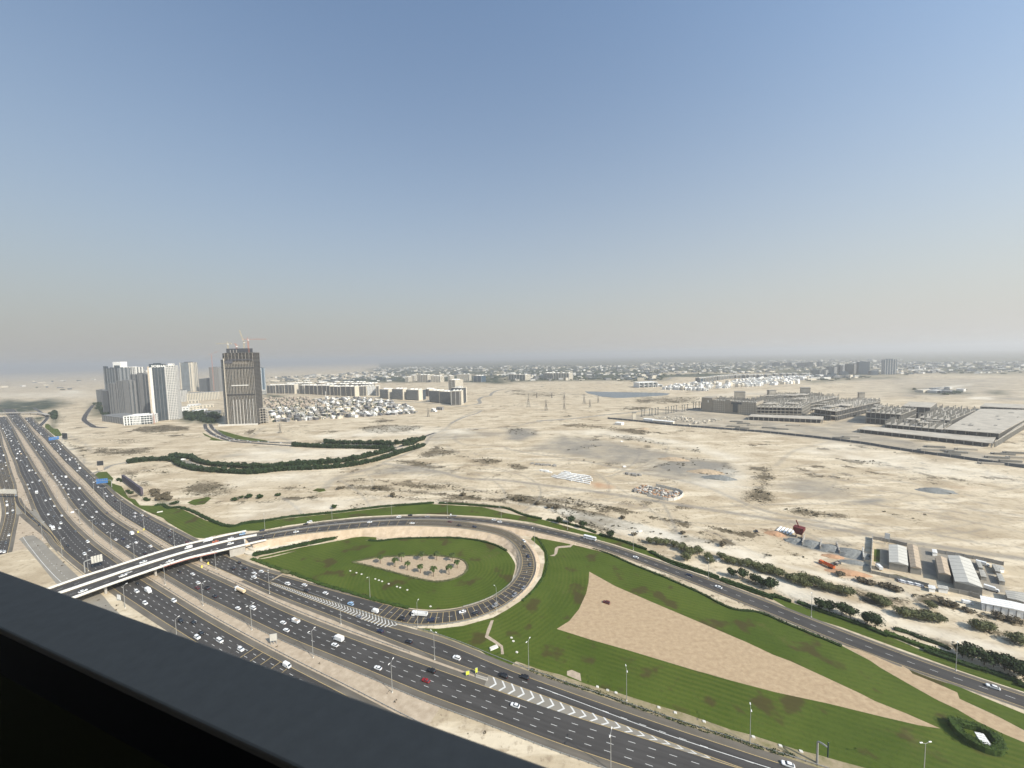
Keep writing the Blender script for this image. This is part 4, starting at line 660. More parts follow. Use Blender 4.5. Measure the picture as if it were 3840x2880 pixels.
patch('lawn', [(64.5,351.8),(89.2,333.6),(101.9,322.3),(121.1,304.7),(135.2,292.4),(151.7,276.9),(165.3,263.7),(175.7,252.1),(178.9,243.1),(189.5,231.3),(198.7,224.3),(210,212.9),(220.3,202.6),(229.7,193.1),(230,192.7),(238.3,185.4),(248.2,177.5),(254.4,173),(260.2,177.2),(255,182.6),(245.5,188.5),(236.2,195.9),(225.5,207.5),(219.6,216.2),(218.5,218.7),(193.3,241.1),(184.1,250.4),(171.5,262.8),(154.4,275.3),(136,294.1),(116.6,319.6),(100.7,336),(80.6,352.3),(66.3,361.1)], lawn_x, .03)
patch('lawn', [(-764.2,984.3),(-627.8,882.5),(-542.1,831.6),(-520.8,814.4),(-583.8,834.7),(-624.1,853.9),(-680.3,898.6),(-724.5,940)], lawn_x, .03); patch('lawn', [(-772.1,945.5),(-742.7,919.9),(-697.2,880),(-652.2,848.1),(-614,827),(-636.9,836.6),(-661,840.3),(-681.1,852.4),(-690.3,869.4),(-733.5,904.5)], lawn_x, .03)
patch('lawn', [(-1409.8,1150.6),(-1397.7,1149),(-1284.3,1064.6),(-1258.6,1054.3),(-1130.2,954.4),(-1116.1,938.2),(-1129.7,939.7),(-1217,1001.6),(-1332.2,1085.3)], lawn_x, .03); patch('lawn', [(-657.5,592.2),(-668.6,608.2),(-657,610),(-606,571),(-582.7,545.1),(-590.9,545.7),(-618.1,563.5)], lawn_x, .03)
patch('lawn', [(-403,462.5),(-403.9,472.1),(-392.3,481.4),(-383.8,475.8),(-376.7,456.3),(-386.4,453)], lawn_x, .03); patch('lawn', [(-266.5,496.4),(-264.5,505.1),(-254,503.5),(-247.4,493.8),(-253.6,489.7)], lawn_x, .03)
patch('lawn', [(-223.7,322.4),(-194.9,336.8),(-162.5,350),(-139.9,353),(-131.4,351.6),(-137.2,369.9),(-146.8,365.2),(-163.5,354.8),(-197.4,341.3),(-224.7,325.5)], lawn_x, .035)
# sand beds inside the lawns
tilled = mat('raked tan sand', (.33, .235, .142), .95, .22, .35, col2=(.46, .345, .215), bump=.8, coord='Object', stretch=(1, 1.25, 1))
patch('sand_bed', [(57.4,291.3),(72.5,271.6),(92.3,252.7),(115.1,231.6),(134.5,213.5),(143.1,204.1),(149.3,199.4),(158.6,189.6),(168.9,178.5),(171.9,174.4),(180.2,167.7),(187.9,160.2),(180.1,161.9),(167,166.6),(148.8,173.6),(128.3,180.3),(109.9,187.9),(95.7,194.3),(78.6,201.4),(127.4,181.2),(96.6,193.8),(62.9,210.1),(43.8,218.7),(24.4,228.5),(33.3,235.4),(41.6,246.9),(49.7,263.8),(54,276.9)], tilled, .06)
patch('sand_bed', [(187,209.8),(193.4,206.2),(198.5,200.8),(204.2,193.2),(205.8,195.1),(206.8,192.1),(206,189.6),(210.7,184.6),(216,178),(213.1,174.6),(216,169.7),(219.7,165.3),(222.9,158.5),(225.8,152.5),(219.9,148.3),(216.2,153.4),(212.3,157.2),(208,163.1),(205.7,169.3),(201.9,174.2),(197.9,182.8),(193.1,193.9),(192.3,198.4)], tilled, .05)
bed_m = mat('garden soil', (.33, .25, .165), .95, .2, .5, col2=(.47, .37, .25), bump=.5)
BED = [(-138.4,313.5),(-123.1,319.1),(-92.7,321.8),(-61,319.4),(-44.6,312.8),(-39.4,302.3),(-41.1,291.9),(-47.7,285.6),(-59.2,282),(-73.8,285.8),(-100.9,297.7),(-124,307.7)]
patch('sand_bed', smooth_poly(BED, 2), bed_m, .06)
stone_m = mat('stone path', (.40, .32, .235), .9, .2, .5)
for pl in ([(28.6,316.8),(33,319.2),(34.7,329.6),(37.7,332.7),(48.2,334),(51.5,337.6),(52.2,335.4),(48.8,330.7),(37.9,329.5),(35.5,320.1),(32.6,315.9)], [(-17.2,237.6),(-15.3,237.9),(-16.8,229.3),(-18,224.1),(-13.4,220),(-8.9,215.5),(-8.1,209),(-9.8,209.1),(-10.3,214.6),(-15.5,219.1),(-20,222.7),(-19.1,229.4)], [(26.2,196.2),(28.9,196.9),(33,194.4),(32.7,189.4),(25.8,193.5)]):
    patch('garden_path', pl, stone_m, .06)
# low verge strip between lawn and highway
verge_m = mat('dry verge', (.36, .285, .19), .95, .25, .25, col2=(.17, .155, .065))
LV = np.array([(142.9,143.7),(132.6,147.4),(124.8,150.4),(117.7,152.7),(110.2,156),(101.9,159.6),(95.1,161.9),(77.9,170.3),(64.5,175.7),(49.5,182.3),(35.1,187.7),(22,194),(11.9,197.5),(-1.2,203.7),(-6.4,198.3),(-21.4,211.7),(-44.5,224),(-62.8,232.1)]); LV = np.c_[LV, np.zeros(len(LV))]
lv = spl(LV, 6, 6); Ab, Bb, ob = LINES['C1b']; rb = nearest_on(lv, Bb-ob*3.6)
ribbon('verge', lv, rb, verge_m, .02)
# ------------------------------------------------------------------ flyover bridge
DECK = 7.5
def flyover():
    FPl = [(-351.1,258),(-343.7,269.4),(-341.8,275.9),(-338.7,282.6),(-334.7,289),(-327.5,296.9),(-313.4,318.5),(-305.8,328.5),(-296.6,337.8),(-283.9,344.6),(-279.3,349.6),(-270.1,355.6),(-260.2,361.2)]
    MBl = [(-337.7,253.3),(-329.9,264.4),(-325.5,271.1),(-319.7,278.8),(-315.6,285.6),(-311.9,292.6),(-304.6,300.7),(-297.5,310.1),(-289.6,319.6),(-269.7,337),(-261,343),(-252,349.2),(-243.7,351.8)]
    NPl = [(-320.6,246.9),(-312.6,257.7),(-308.8,265.5),(-304.2,274.8),(-298.8,279.6),(-293.4,289.1),(-284.7,299.9),(-277.6,310.4),(-271.1,317.2),(-266.3,316.4),(-257.6,321.7),(-247.1,329.7),(-238.2,335.5),(-228,341.4)]
    fp, mbar, npar = [spl([(x, y, 0) for x, y in q], 4, 10) for q in (FPl, MBl, NPl)]
    root = empty('flyover_bridge', (float(mbar[len(mbar)//2][0]), float(mbar[len(mbar)//2][1]), 0))
    tag(root, 'long pale concrete flyover with two decks crossing the whole highway on tapered piers', 'bridge')
    inv = Vector(root.location); par_m = mat('whitewashed parapet', (.74, .71, .63), .75, .1, .4)
    def loc(mb_): mb_.v = [(x-inv.x, y-inv.y, z) for x, y, z in mb_.v]; return mb_
    def wall(mb_, c, wd, z0, z1, mi=0):
        a = offset(c, -wd/2); b = offset(c, wd/2); n = len(c)
        v = [(p[0], p[1], z0) for p in a]+[(p[0], p[1], z0) for p in b]+[(p[0], p[1], z1) for p in a]+[(p[0], p[1], z1) for p in b]
        f = []
        for i in range(n-1): f += [(i, i+1, 2*n+i+1, 2*n+i), (n+i+1, n+i, 3*n+i, 3*n+i+1), (2*n+i, 2*n+i+1, 3*n+i+1, 3*n+i), (i+1, i, n+i, n+i+1)]
        f += [(0, 2*n, 3*n, n), (n-1, 2*n-1, 4*n-1, 3*n-1)]
        mb_.add(v, f, mi)
    for c, wd in ((fp, 1.0), (mbar, 1.9), (npar, 1.0)):
        m_ = MB(); wall(m_, c, wd, DECK+.05, 8.75); loc(m_).build('parapet', par_m, root)
    A = fp; B = nearest_on(A, npar)
    dk = MB(); n = len(A); top = []; 
    for z, ins in ((DECK, 0.), (DECK-.55, 0.), (DECK-1.5, .18)):
        top.append([(*(A[i]*(1-ins)+B[i]*ins)[:2], z) for i in range(n)]); top.append([(*(B[i]*(1-ins)+A[i]*ins)[:2], z) for i in range(n)])
    order = [top[0], top[2], top[4], top[5], top[3], top[1]]; V = [p for r_ in order for p in r_]; F = []
    for k in range(6):
        for i in range(n-1): a, b = k, (k+1) % 6; F.append((a*n+i, b*n+i, b*n+i+1, a*n+i+1))
    F += [tuple(k*n for k in range(6)), tuple(k*n+n-1 for k in range(5, -1, -1))]
    dk.add(V, F); loc(dk).build('deck', pale_concrete, root)
    # running surfaces
    M1 = nearest_on(A, mbar)
    for nm, a, b, ia, ib in (('upper', A, M1, .5, .9), ('lower', M1, B, .9, .5)):
        d = (b-a); l = np.linalg.norm(d[:, :2], axis=1)[:, None]; d = d/np.maximum(l, .1)
        a2 = a+d*ia; b2 = b-d*ib; a2[:, 2] = b2[:, 2] = DECK
        LINES[nm] = (a2, b2, -d)
        q = a2.copy(); q[:, 0] -= inv.x; q[:, 1] -= inv.y; q2 = b2.copy(); q2[:, 0] -= inv.x; q2[:, 1] -= inv.y
        o = ribbon('road_surface', q, q2, asphalt, .03, root)
        k = MB(); dd = d.copy()
        strips(k, q+dd*1.1, .2, .055, mi=1); strips(k, q2-dd*1.1, .2, .055, mi=1); strips(k, (q+q2)/2, .18, .055, (3, 5.4))
        if nm == 'lower':
            s_ = 20
            while s_ < 175: bars(q, q2, s_, s_+.1, 50, .3, .055, 1); s_ += 10.5
        k.build('lane_marking', [white_mark, yellow_mark], o)
    # piers under the deck
    for pp in ([(-306.9,276)][0], [(-289,296)][0], [(-270.5,317.1)][0]):
        d = npar[np.argmin(np.hypot(npar[:, 0]-pp[0], npar[:, 1]-pp[1])-0)]; e = fp[np.argmin(np.hypot(fp[:, 0]-pp[0], fp[:, 1]-pp[1]))]
        u = np.array([e[0]-d[0], e[1]-d[1]]); wd = np.linalg.norm(u); u /= wd; an = math.atan2(u[1], u[0])
        for off in (.17, .55, .84):
            c = (d[0]+u[0]*wd*off, d[1]+u[1]*wd*off); k = MB()
            def ring(a, b, z):
                co, si = math.cos(an), math.sin(an); return [(c[0]-inv.x+x*co-y*si, c[1]-inv.y+x*si+y*co, z) for x, y in ((-a, -b*.6), (-a*.6, -b), (a*.6, -b), (a, -b*.6), (a, b*.6), (a*.6, b), (-a*.6, b), (-a, b*.6))]
            k.loft([ring(1.15, .75, 0), ring(1.15, .75, 3.2), ring(1.9, .9, DECK-1.3)]); k.build('pier', concrete, root)
    # abutment wall and stepped planters at the loop end
    ab = MB(); e = A[-1]; f = B[-1]; p4 = [(A[-1][0]-inv.x, A[-1][1]-inv.y), (B[-1][0]-inv.x, B[-1][1]-inv.y), (B[-4][0]-inv.x, B[-4][1]-inv.y), (A[-4][0]-inv.x, A[-4][1]-inv.y)]
    ab.prism(p4, 0, DECK-1.4); ab.build('abutment', concrete, root)
    return root, fp, mbar, npar
bridge, FPX, MBX, NPX = flyover()
# stepped retaining terraces by the abutment
def terraces():
    root = empty('terraced_planter', (*[(-236.8,335.8)][0], 0)); tag(root, 'stepped concrete planter terraces against the flyover abutment', 'planter')
    o = root.location; Lw = [[(-253.3,341.4),(-233.8,328.1),(-231.1,328),(-224.2,335.2),(-207.4,341.5),(-191.2,345.3)], [(-251.7,345.3),(-238.4,335),(-234.9,333.6),(-225.1,341.4),(-206.3,347.3),(-193.4,349.5)], [(-249,347.9),(-239.6,339.4),(-237.4,339.3),(-228,346),(-209.3,352.6),(-197.3,356.9)]]
    for k, (ln, z) in enumerate(zip(Lw, (1.3, 2.8, 4.3))):
        c = spl(ln, 3, 1.5); c = c[:, :2]; c = np.c_[c, np.zeros(len(c))]
        m_ = MB(); a = offset(c, 0); b = offset(c, 6.0); n = len(c)
        v = [(p[0]-o.x, p[1]-o.y, 0) for p in a]+[(p[0]-o.x, p[1]-o.y, z) for p in a]+[(p[0]-o.x, p[1]-o.y, z) for p in b]
        m_.add(v, [q for i in range(n-1) for q in ((i, i+1, n+i+1, n+i), (n+i, n+i+1, 2*n+i+1, 2*n+i))]); m_.build('retaining_wall', cream, root)
terraces()
# advertising banner hung on the near parapet
def banner():
    pts = [q for q in NPX]; i0 = np.argmin(np.hypot(NPX[:, 0]-[(-283.9,299.5)][0][0], NPX[:, 1]-[(-283.9,299.5)][0][1])); i1 = np.argmin(np.hypot(NPX[:, 0]-[(-258.7,322.6)][0][0], NPX[:, 1]-[(-258.7,322.6)][0][1]))
    c = NPX[min(i0, i1):max(i0, i1)+1]; cc = offset(c, -.36) if np.cross(c[-1][:2]-c[0][:2], -c[0][:2]) < 0 else offset(c, .36)
    sg = -.07 if np.cross(c[-1][:2]-c[0][:2], -c[0][:2]) < 0 else .07
    red = mat('faded red banner', (.36, .17, .14), .7, .15, .3); dred = mat('dark red banner', (.16, .035, .03), .7, .1, .5)
    root = empty('advertising_banner', (float(cc[0][0]), float(cc[0][1]), 7)); tag(root, 'long faded red advertising banner hung along the near flyover parapet', 'banner')
    k = MB(); n = len(cc); o = root.location; c2 = offset(cc, sg)
    v = [(p[0]-o.x, p[1]-o.y, -.25) for p in cc]+[(p[0]-o.x, p[1]-o.y, 1.75) for p in cc]+[(p[0]-o.x, p[1]-o.y, -.25) for p in c2]+[(p[0]-o.x, p[1]-o.y, 1.75) for p in c2]
    k.add(v, [q for i in range(n-1) for q in ((i, i+1, n+i+1, n+i), (2*n+i+1, 2*n+i, 3*n+i, 3*n+i+1), (n+i, n+i+1, 3*n+i+1, 3*n+i))], 0)
    k.build('banner_sheet', red, root)
    k = MB(); c3 = offset(c2, sg*.6); L_ = n
    for a, b, z0, z1, mi in ((.02, .15, .1, 1.5, 1), (.62, .645, .3, 1.3, 0), (.655, .67, .4, 1.1, 0), (.68, .70, .4, 1.1, 0), (.712, .73, .4, 1.25, 0), (.74, .76, .5, 1.1, 0)):
        p = c3[int(a*(L_-1))]; fr = lambda t: np.array([np.interp(t*(L_-1), range(L_), c3[:, q]) for q in (0, 1)])
        p, q = fr(a)-np.array([o.x, o.y]), fr(b)-np.array([o.x, o.y]); k.add([(*p, z0), (*q, z0), (*q, z1), (*p, z1)], [(0, 1, 2, 3)], mi)
    pr_ = k.build('print', [white_paint, dred], root); pr_['kind'] = 'stuff'
banner()

# ------------------------------------------------------------------ guardrails along the carriageways
def guardrail(label, line, t0=0., t1=1., post_gap=4.):
    n = len(line); c = line[int(t0*(n-1)):int(t1*(n-1))+1]; c = even(c, post_gap); o = c[0]
    root = empty('guardrail', (float(o[0]), float(o[1]), 0)); tag(root, label, 'guardrail', 'guardrails along the highway carriageways')
    c = c-np.array([o[0], o[1], 0]); m_ = MB(); a = offset(c, .05); b = offset(c, -.05); n = len(c)
    v = [(p[0], p[1], p[2]+z) for q, z in ((a, .45), (b, .45), (b, .8), (a, .8)) for p in q]
    m_.add(v, [(k*n+i, k*n+i+1, ((k+1) % 4)*n+i+1, ((k+1) % 4)*n+i) for k in range(4) for i in range(n-1)]); m_.build('rail_beam', steel, root)
    k = MB()
    for p in c: k.box((p[0], p[1], p[2]), (.16, .16, .78))
    q = k.build('rail_posts', dark_steel, root); q['kind'] = 'stuff'
for key, side, dist, lab, t0, t1 in (('C2', 0, 3.9, 'guardrail on the left edge of the middle carriageway, beside the widest sand median', .05, 1), ('C2', 1, 4.2, 'guardrail on the right hand edge of the middle carriageway', .05, .93),
    ('C3', 1, 4.0, 'guardrail on the right edge of the left carriageway, facing the widest sand median', .05, 1), ('C1', 0, 1.3, 'guardrail between the scrub median and the carriageway beside the lawns, before the flyover', .05, .97),
    ('C1b', 1, 4.6, 'guardrail below the big lawn, along its strip of low bushes', .05, 1), ('C3', 0, 4.4, 'guardrail on the outer edge of the left carriageway', .66, .85), ('exit', 0, 1.8, 'guardrail curving round the outside of the loop ramp', .22, .97), ('exit', 1, 1.8, 'guardrail curving round the inside of the loop ramp above the lawn', .3, .97),
    ('outer', 1, 2.0, 'guardrail between the outer curving road and the big lawn', .0, .42)):
    A, B, out = LINES[key]; guardrail(lab, A+out*dist if side == 0 else B-out*dist, t0, t1)
# far overpass across the highway
def overpass():
    c = spl([(x, y, 0) for x, y in [(-2071.1,1424.6),(-1971.9,1417.8),(-1890,1409.9),(-1812.8,1405.2),(-1768.7,1398.3),(-1710.5,1379.6),(-1664.5,1356.1),(-1594,1311.7)]], 12, 10); o = c[len(c)//2]
    root = empty('overpass', (float(o[0]), float(o[1]), 0)); tag(root, 'thin grey road overpass crossing the highway far away at the left edge', 'bridge')
    k = MB(); c = c-np.array([o[0], o[1], 0]); a = offset(c, 5); b = offset(c, -5); n = len(c)
    v = [(p[0], p[1], z) for q, z in ((a, 5), (b, 5), (b, 7.6), (a, 7.6)) for p in q]
    k.add(v, [(q*n+i, q*n+i+1, ((q+1) % 4)*n+i+1, ((q+1) % 4)*n+i) for q in range(4) for i in range(n-1)]); k.build('deck', concrete, root)
    for t in range(2, n-6, 4):
        k = MB(); k.box((c[t][0], c[t][1], 0), (2, 2, 5.05)); k.build('pier', concrete, root)
overpass()

# ------------------------------------------------------------------ lamp posts
def lamp_proto(arms):
    r_ = empty('lamp_post'); k = MB(); k.tube((0, 0, .4), (0, 0, 16.4), .17, 8, .09); k.build('pole', steel, r_)
    k = MB(); k.tube((0, 0, 0), (0, 0, .5), .38, 8, .32); k.build('footing', pale_concrete, r_)
    for s_ in ((1, -1) if arms == 2 else (1,)):
        k = MB(); k.tube((0, 0, 16.3), (2.1*s_, 0, 16.9), .07, 6); a = k.build('lamp_arm', steel, r_)
        k = MB(); k.loft([[(1.9*s_-.5, -.2, 16.85), (1.9*s_+.6, -.24, 16.9), (1.9*s_+.6, .24, 16.9), (1.9*s_-.5, .2, 16.85)], [(1.9*s_-.5, -.12, 17.02), (1.9*s_+.55, -.15, 17.06), (1.9*s_+.55, .15, 17.06), (1.9*s_-.5, .12, 17.02)]]); k.build('lamp_head', white_paint, r_)
    return r_
lampD, lampS = lamp_proto(2), lamp_proto(1); used = {}
def place_lamps(key, pts, proto, where, group):
    A, B, out = LINES[key]; ac = (A+B)/2; n, d = normals(ac); pts = sorted(pts, key=lambda p: p[0]**2+p[1]**2)
    for i, p in enumerate(pts):
        k = np.argmin((ac[:, 0]-p[0])**2+(ac[:, 1]-p[1])**2); tw = ac[k][:2]-np.array(p[:2]); a = math.atan2(tw[1], tw[0])
        o = proto if proto.name not in used else copy_tree(proto); used[proto.name] = 1
        o.location = (p[0], p[1], p[2] if len(p) > 2 else 0); o.rotation_euler = (0, 0, a)
        tag(o, '%s grey lamp post %s' % (ORD[i] if i < 12 else 'far', where), 'lamp post', group)
place_lamps('C2', [(36.9,145.9),(-64.8,185.3),(-117.8,209.6),(-169.3,233.7),(-221.1,259.6),(-272,286.6),(-330.1,321.9),(-374.8,345.7),(-423.6,375.3),(-471.2,405.5),(-524.8,440.8),(-594.8,489.6),(-681.9,551.3)], lampD, 'with two arms on the widest sand median', 'two armed lamp posts on the widest sand median')
place_lamps('C1', [(-47.3,206.2),(-114.1,237.4),(-182.1,272.1),(-248.8,307.5),(-320,349.8),(-388,391),(-451.5,430.3),(-519.2,475.9),(-581.1,520.7),(-708.9,616.5)], lampD, 'with two arms on the narrow scrub median', 'lamp posts on the scrub median')
place_lamps('C3', [(-206.7,222.1),(-275.3,258.9),(-406.5,333.6),(-469.6,370.9),(-567.9,435.4),(-356.3,309)], lampS, 'on the outer verge of the left carriageway', 'lamp posts on the outer verge of the left carriageway')
place_lamps('exit', [(-104.7,263.2),(-63.4,233.2),(-13.7,247),(17.1,335.4)], lampS, 'standing around the loop ramp', 'lamp posts around the loop ramp')
place_lamps('outer', [(-244.7,365.3,6.5),(-187.4,383.6,6),(-128.1,389.5,5.5),(-69.8,387.5,5),(-13.9,376.3,3.5),(51.2,365.7,0),(102.2,323.3,0),(144.5,278,0),(187.7,234.2,0),(230.1,190.9,0)], lampS, 'on the far side of the outer curving road', 'lamp posts along the outer curving road')
place_lamps('C1b', [(5.6,198),(52.8,177.6),(99.9,155.6),(157.7,139.1)], lampD, 'at the foot of the big lawn', 'lamp posts at the foot of the big lawn')

# ------------------------------------------------------------------ road signs, billboards
sign_blue = mat('blue sign', (.03, .16, .42), .5, .1, .3); sign_back = mat('sign back', (.52, .50, .44), .6, .1, .5); teal = mat('dark teal sheet', (.03, .055, .06), .45, .15, .4)
purple = mat('dark purple print', (.045, .038, .048), .6, .35, .12, col2=(.11, .088, .11)); char = mat('charcoal hoarding', (.035, .038, .042), .6, .2, .3)
def board(root, c, wd, ht, z0, th, rz, m_, name='panel', frame=None):
    k = MB(); k.box((c[0], c[1], z0), (wd, th, ht), rz); return k.build(name, m_, root)
def gantry(base, tip, z0, ht, label, front, split=3, face=1):
    b, t = np.array(base), np.array(tip); d = t-b; L_ = np.linalg.norm(d); rz = math.atan2(d[1], d[0])
    root = empty('gantry_sign', (b[0], b[1], 0), rz); tag(root, label, 'road sign', 'cantilever signs over the highway')
    k = MB(); k.tube((0, 0, 0), (0, 0, z0+ht*.4), .45, 8, .35); prev = (0, 0, z0+ht*.4)
    for i in range(1, 7):
        a = i/6*math.pi/2; q = (3*(1-math.cos(a)), 0, z0+ht*.4+1.2*math.sin(a)); k.tube(prev, q, .32, 8); prev = q
    k.tube(prev, (L_, 0, prev[2]), .3, 8, .2); k.build('sign_post', steel, root)
    w0 = 4.; wd = (L_-w0)/split
    for i in range(split):
        x = w0+wd*(i+.5); k = MB(); k.box((x, -.45*face, z0), (wd-.25, .15, ht), 0); k.build('sign_panel', front, root)
    k = MB()
    for i in range(split*2): k.box((w0+wd*(i/2+.25), -.25*face, z0), (.14, .14, ht))
    k.build('sign_bracket', steel, root)
gantry([(-1031.8,870)][0], [(-1038.9,851)][0], 6.5, 6.5, 'far blue overhead sign, two thirds up the carriageway beside the lawns', sign_blue)
gantry([(-566.4,530.6)][0], [(-582.7,525.7)][0], 6.5, 6.5, 'nearer blue overhead sign on a tall curved post beside the lawn with the dark billboard', sign_blue)
gantry([(-700.5,497.1)][0], [(-648.5,491.3)][0], 6.5, 6.0, 'wide pale sign gantry spanning the slip road at the left edge', sign_back, 5)
gantry([(-357,307.2)][0], [(-349,314.2)][0], 6.0, 6.0, 'grey back of an overhead sign on a curved arm just behind the flyover', sign_back, 4)
gantry([(122.3,147.1)][0], [(123.8,143.6)][0], 6.5, 6.5, 'dark teal overhead sign on a bent pale post at the foot of the big lawn', teal, 1)
def poster(a, b, z0, ht, th, m_, label, name='billboard', legs=2, body=None):
    a, b = np.array(a), np.array(b); c = (a+b)/2; d = b-a; L_ = np.linalg.norm(d); rz = math.atan2(d[1], d[0])
    root = empty(name, (c[0], c[1], 0), rz); tag(root, label, 'billboard' if name == 'billboard' else 'sign')
    k = MB(); k.box((0, 0, z0), (L_, th, ht)); k.build('panel', m_, root)
    k = MB(); k.box((0, .12+th/2, z0-.1), (L_+.3, .2, ht+.2)); k.build('frame', steel, root)
    for i in range(legs):
        x = (i/(max(1, legs-1))-.5)*L_*.84 if legs > 1 else 0
        k = MB()
        if body: k.box((x, .2, 0), (L_*.92, max(th, 2.), z0))
        else: k.tube((x, .12, 0), (x, .12, z0+ht*.6), .16 if L_ < 12 else .4, 6)
        k.build('post' if not body else 'base', body or steel, root)
    return root
poster([(-1057.2,893.2)][0], [(-1040.8,887.8)][0], 3, 15.6-3, 1.5, char, 'far charcoal billboard standing on the sand beyond the blue overhead signs')
poster([(-678.6,616.9)][0], [(-671.4,619)][0], 8.4, 15.6-8.4, 1.2, char, 'black billboard on a solid tan base beside the exit to the tree lined road', legs=1, body=beige)
bb = poster([(-571.9,551.8)][0], [(-481.7,487)][0], 2.5, 11.2-2.5, 2.2, purple, 'very long dark purple billboard wall facing the highway', legs=9)
poster([(-149.4,220.6)][0], [(-145.7,221.4)][0], 2.2, 4.2, .12, sign_back, 'blank grey road sign back on three posts, on the widest sand median', name='road_sign', legs=3)
poster([(-289.8,267.7)][0], [(-286.5,266.8)][0], 1.2, 3.4, .12, white_paint, 'small white road sign standing below the flyover beside the left carriageway', name='road_sign')
poster([(-514.2,434.5)][0], [(-512.5,436.4)][0], .8, 1.8, .12, white_paint, 'small white sign on the widest sand median beyond the flyover', name='road_sign')
lime = mat('lime board', (.62, .66, .08), .5, .1, .5); yellow_m = mat('yellow plastic', (.75, .62, .12), .5, .1, .5)
poster([(-28.1,194.1)][0], [(-26.4,194.6)][0], .9, 1.9, .15, lime, 'lime yellow warning board at the end of the scrub median', name='warning_sign')
poster([(-23.2,195.5)][0], [(-22.1,195.9)][0], .9, 2.4, .15, lime, 'lime and white arrow board standing behind the concrete barrier', name='warning_sign')
def barrier_block(a, b):
    a, b = np.array(a), np.array(b); d = b-a; L_ = np.linalg.norm(d); rz = math.atan2(d[1], d[0]); c = (a+b)/2
    k = MB(); k.loft([[(-L_/2, -y, z), (L_/2, -y, z), (L_/2, y, z), (-L_/2, y, z)] for z, y in ((0, .7), (.25, .7), (.5, .35), (1.1, .25))])
    tag(k.build('crash_barrier', concrete, None, (c[0], c[1], .05), rz), 'grey concrete crash barrier at the point of the chevron markings', 'barrier')
barrier_block([(-22.7,194)][0], [(-16.4,191.5)][0])
cush = None
for i, (p, l) in enumerate((([(-384.8,381.4)][0], 'yellow crash cushion on the scrub median, left one of the pair beyond the flyover'), ([(-384,386.8)][0], 'yellow crash cushion at the foot of a lamp post beyond the flyover'), ([(-262,316.2)][0], 'bright yellow crash cushion on the scrub median just past the flyover shadow'), ([(-263.4,311.2)][0], 'pale yellow crash cushion near the right hand flyover pier'))):
    k = MB(); k.loft([[(-1.4, -.5, 0), (1.4, -.6, 0), (1.4, .6, 0), (-1.4, .5, 0)], [(-1.2, -.4, 1.2), (1.3, -.5, 1.2), (1.3, .5, 1.2), (-1.2, .4, 1.2)]])
    for x in (-.7, 0, .7): k.box((x, 0, 1.2), (.3, .8, .08))
    tag(k.build('crash_cushion', yellow_m, None, (p[0], p[1], .05), -.9), l, 'crash cushion', 'yellow crash cushions on the median')
# ------------------------------------------------------------------ vehicles (front is +x)
PAINT = {'white': mat('white car paint', (.74, .74, .72), .3, spec=.5), 'black': mat('black car paint', (.014, .014, .016), .25, spec=.5), 'silver': mat('silver car paint', (.36, .36, .36), .35, metal=.5), 'grey': mat('grey car paint', (.10, .105, .11), .3, spec=.5),
 'navy': mat('navy car paint', (.018, .025, .06), .25, spec=.5), 'red': mat('red car paint', (.26, .012, .015), .3, spec=.5), 'dark red': mat('dark red car paint', (.10, .015, .015), .3, spec=.5), 'light blue': mat('light blue car paint', (.30, .45, .62), .35, spec=.5),
 'orange': mat('orange car paint', (.55, .12, .03), .35, spec=.5), 'tan': mat('tan car paint', (.42, .33, .22), .4)}
lamp_w = mat('clear lamp', (.6, .6, .58), .2); lamp_r = mat('red lamp', (.35, .01, .01), .3)
def rr(x0, x1, y, z, c=.3):
    return [(x0, -y+c, z), (x0+c, -y, z), (x1-c, -y, z), (x1, -y+c, z), (x1, y-c, z), (x1-c, y, z), (x0+c, y, z), (x0, y-c, z)]
def wheels(root, xs, y, r_, wd=.24):
    k = MB(); k.tube((0, -wd/2, 0), (0, wd/2, 0), r_, 10); me = k.mesh('wheel', tyre_m)
    for x in xs:
        for s_ in (-1, 1): link('wheel', me, root, (x, s_*y, r_))
def base_car(name, P_, L_, W_, hb, cab, ht, roof, wx, wr=.34):
    """hb: beltline height; cab: glass x range at the belt and at the roof"""
    r_ = empty(name); h = W_/2; k = MB()
    k.loft([rr(-L_/2+.1, L_/2-.1, h-.06, .22), rr(-L_/2, L_/2, h, .5), rr(-L_/2+.02, L_/2-.06, h, hb*.86), rr(-L_/2+.12, L_/2-.25, h-.06, hb)]); k.build('body', P_, r_, smooth=False)
    k = MB(); k.loft([rr(cab[0], cab[1], h-.1, hb-.01, .15), rr(cab[2], cab[3], h-.26, ht-.06, .15)]); k.build('window_glass', glass_dark, r_)
    k = MB(); k.loft([rr(cab[2]-.1, cab[3]+.12, h-.24, ht-.07, .18), rr(cab[2]+.08, cab[3]-.08, h-.34, ht+.02, .18)]); rf = k.build('roof', P_, r_)
    if roof:
        k = MB()
        for x in roof: 
            for s_ in (-1, 1): k.box((x, s_*(h-.2), hb-.02), (.12, .12, ht-hb))
        k.build('pillar', P_, r_)
    wheels(r_, wx, h-.13, wr)
    k = MB()
    for s_ in (-1, 1): k.box((L_/2-.12, s_*(h-.32), hb*.62), (.2, .34, .14))
    k.build('headlight', lamp_w, r_)
    k = MB()
    for s_ in (-1, 1): k.box((-L_/2+.1, s_*(h-.28), hb*.68), (.2, .3, .16))
    k.build('tail_light', lamp_r, r_); return r_
W0 = PAINT['white']
PROTO = {}
PROTO['sedan'] = base_car('sedan_car', W0, 4.75, 1.84, .93, (-1.95, 1.05, -1.25, .25), 1.45, (-.45,), (-1.4, 1.42))
PROTO['suv'] = base_car('suv_car', W0, 4.9, 1.98, 1.12, (-2.3, 1.15, -2.0, .45), 1.82, (-1.2, -.1), (-1.45, 1.5), .39)
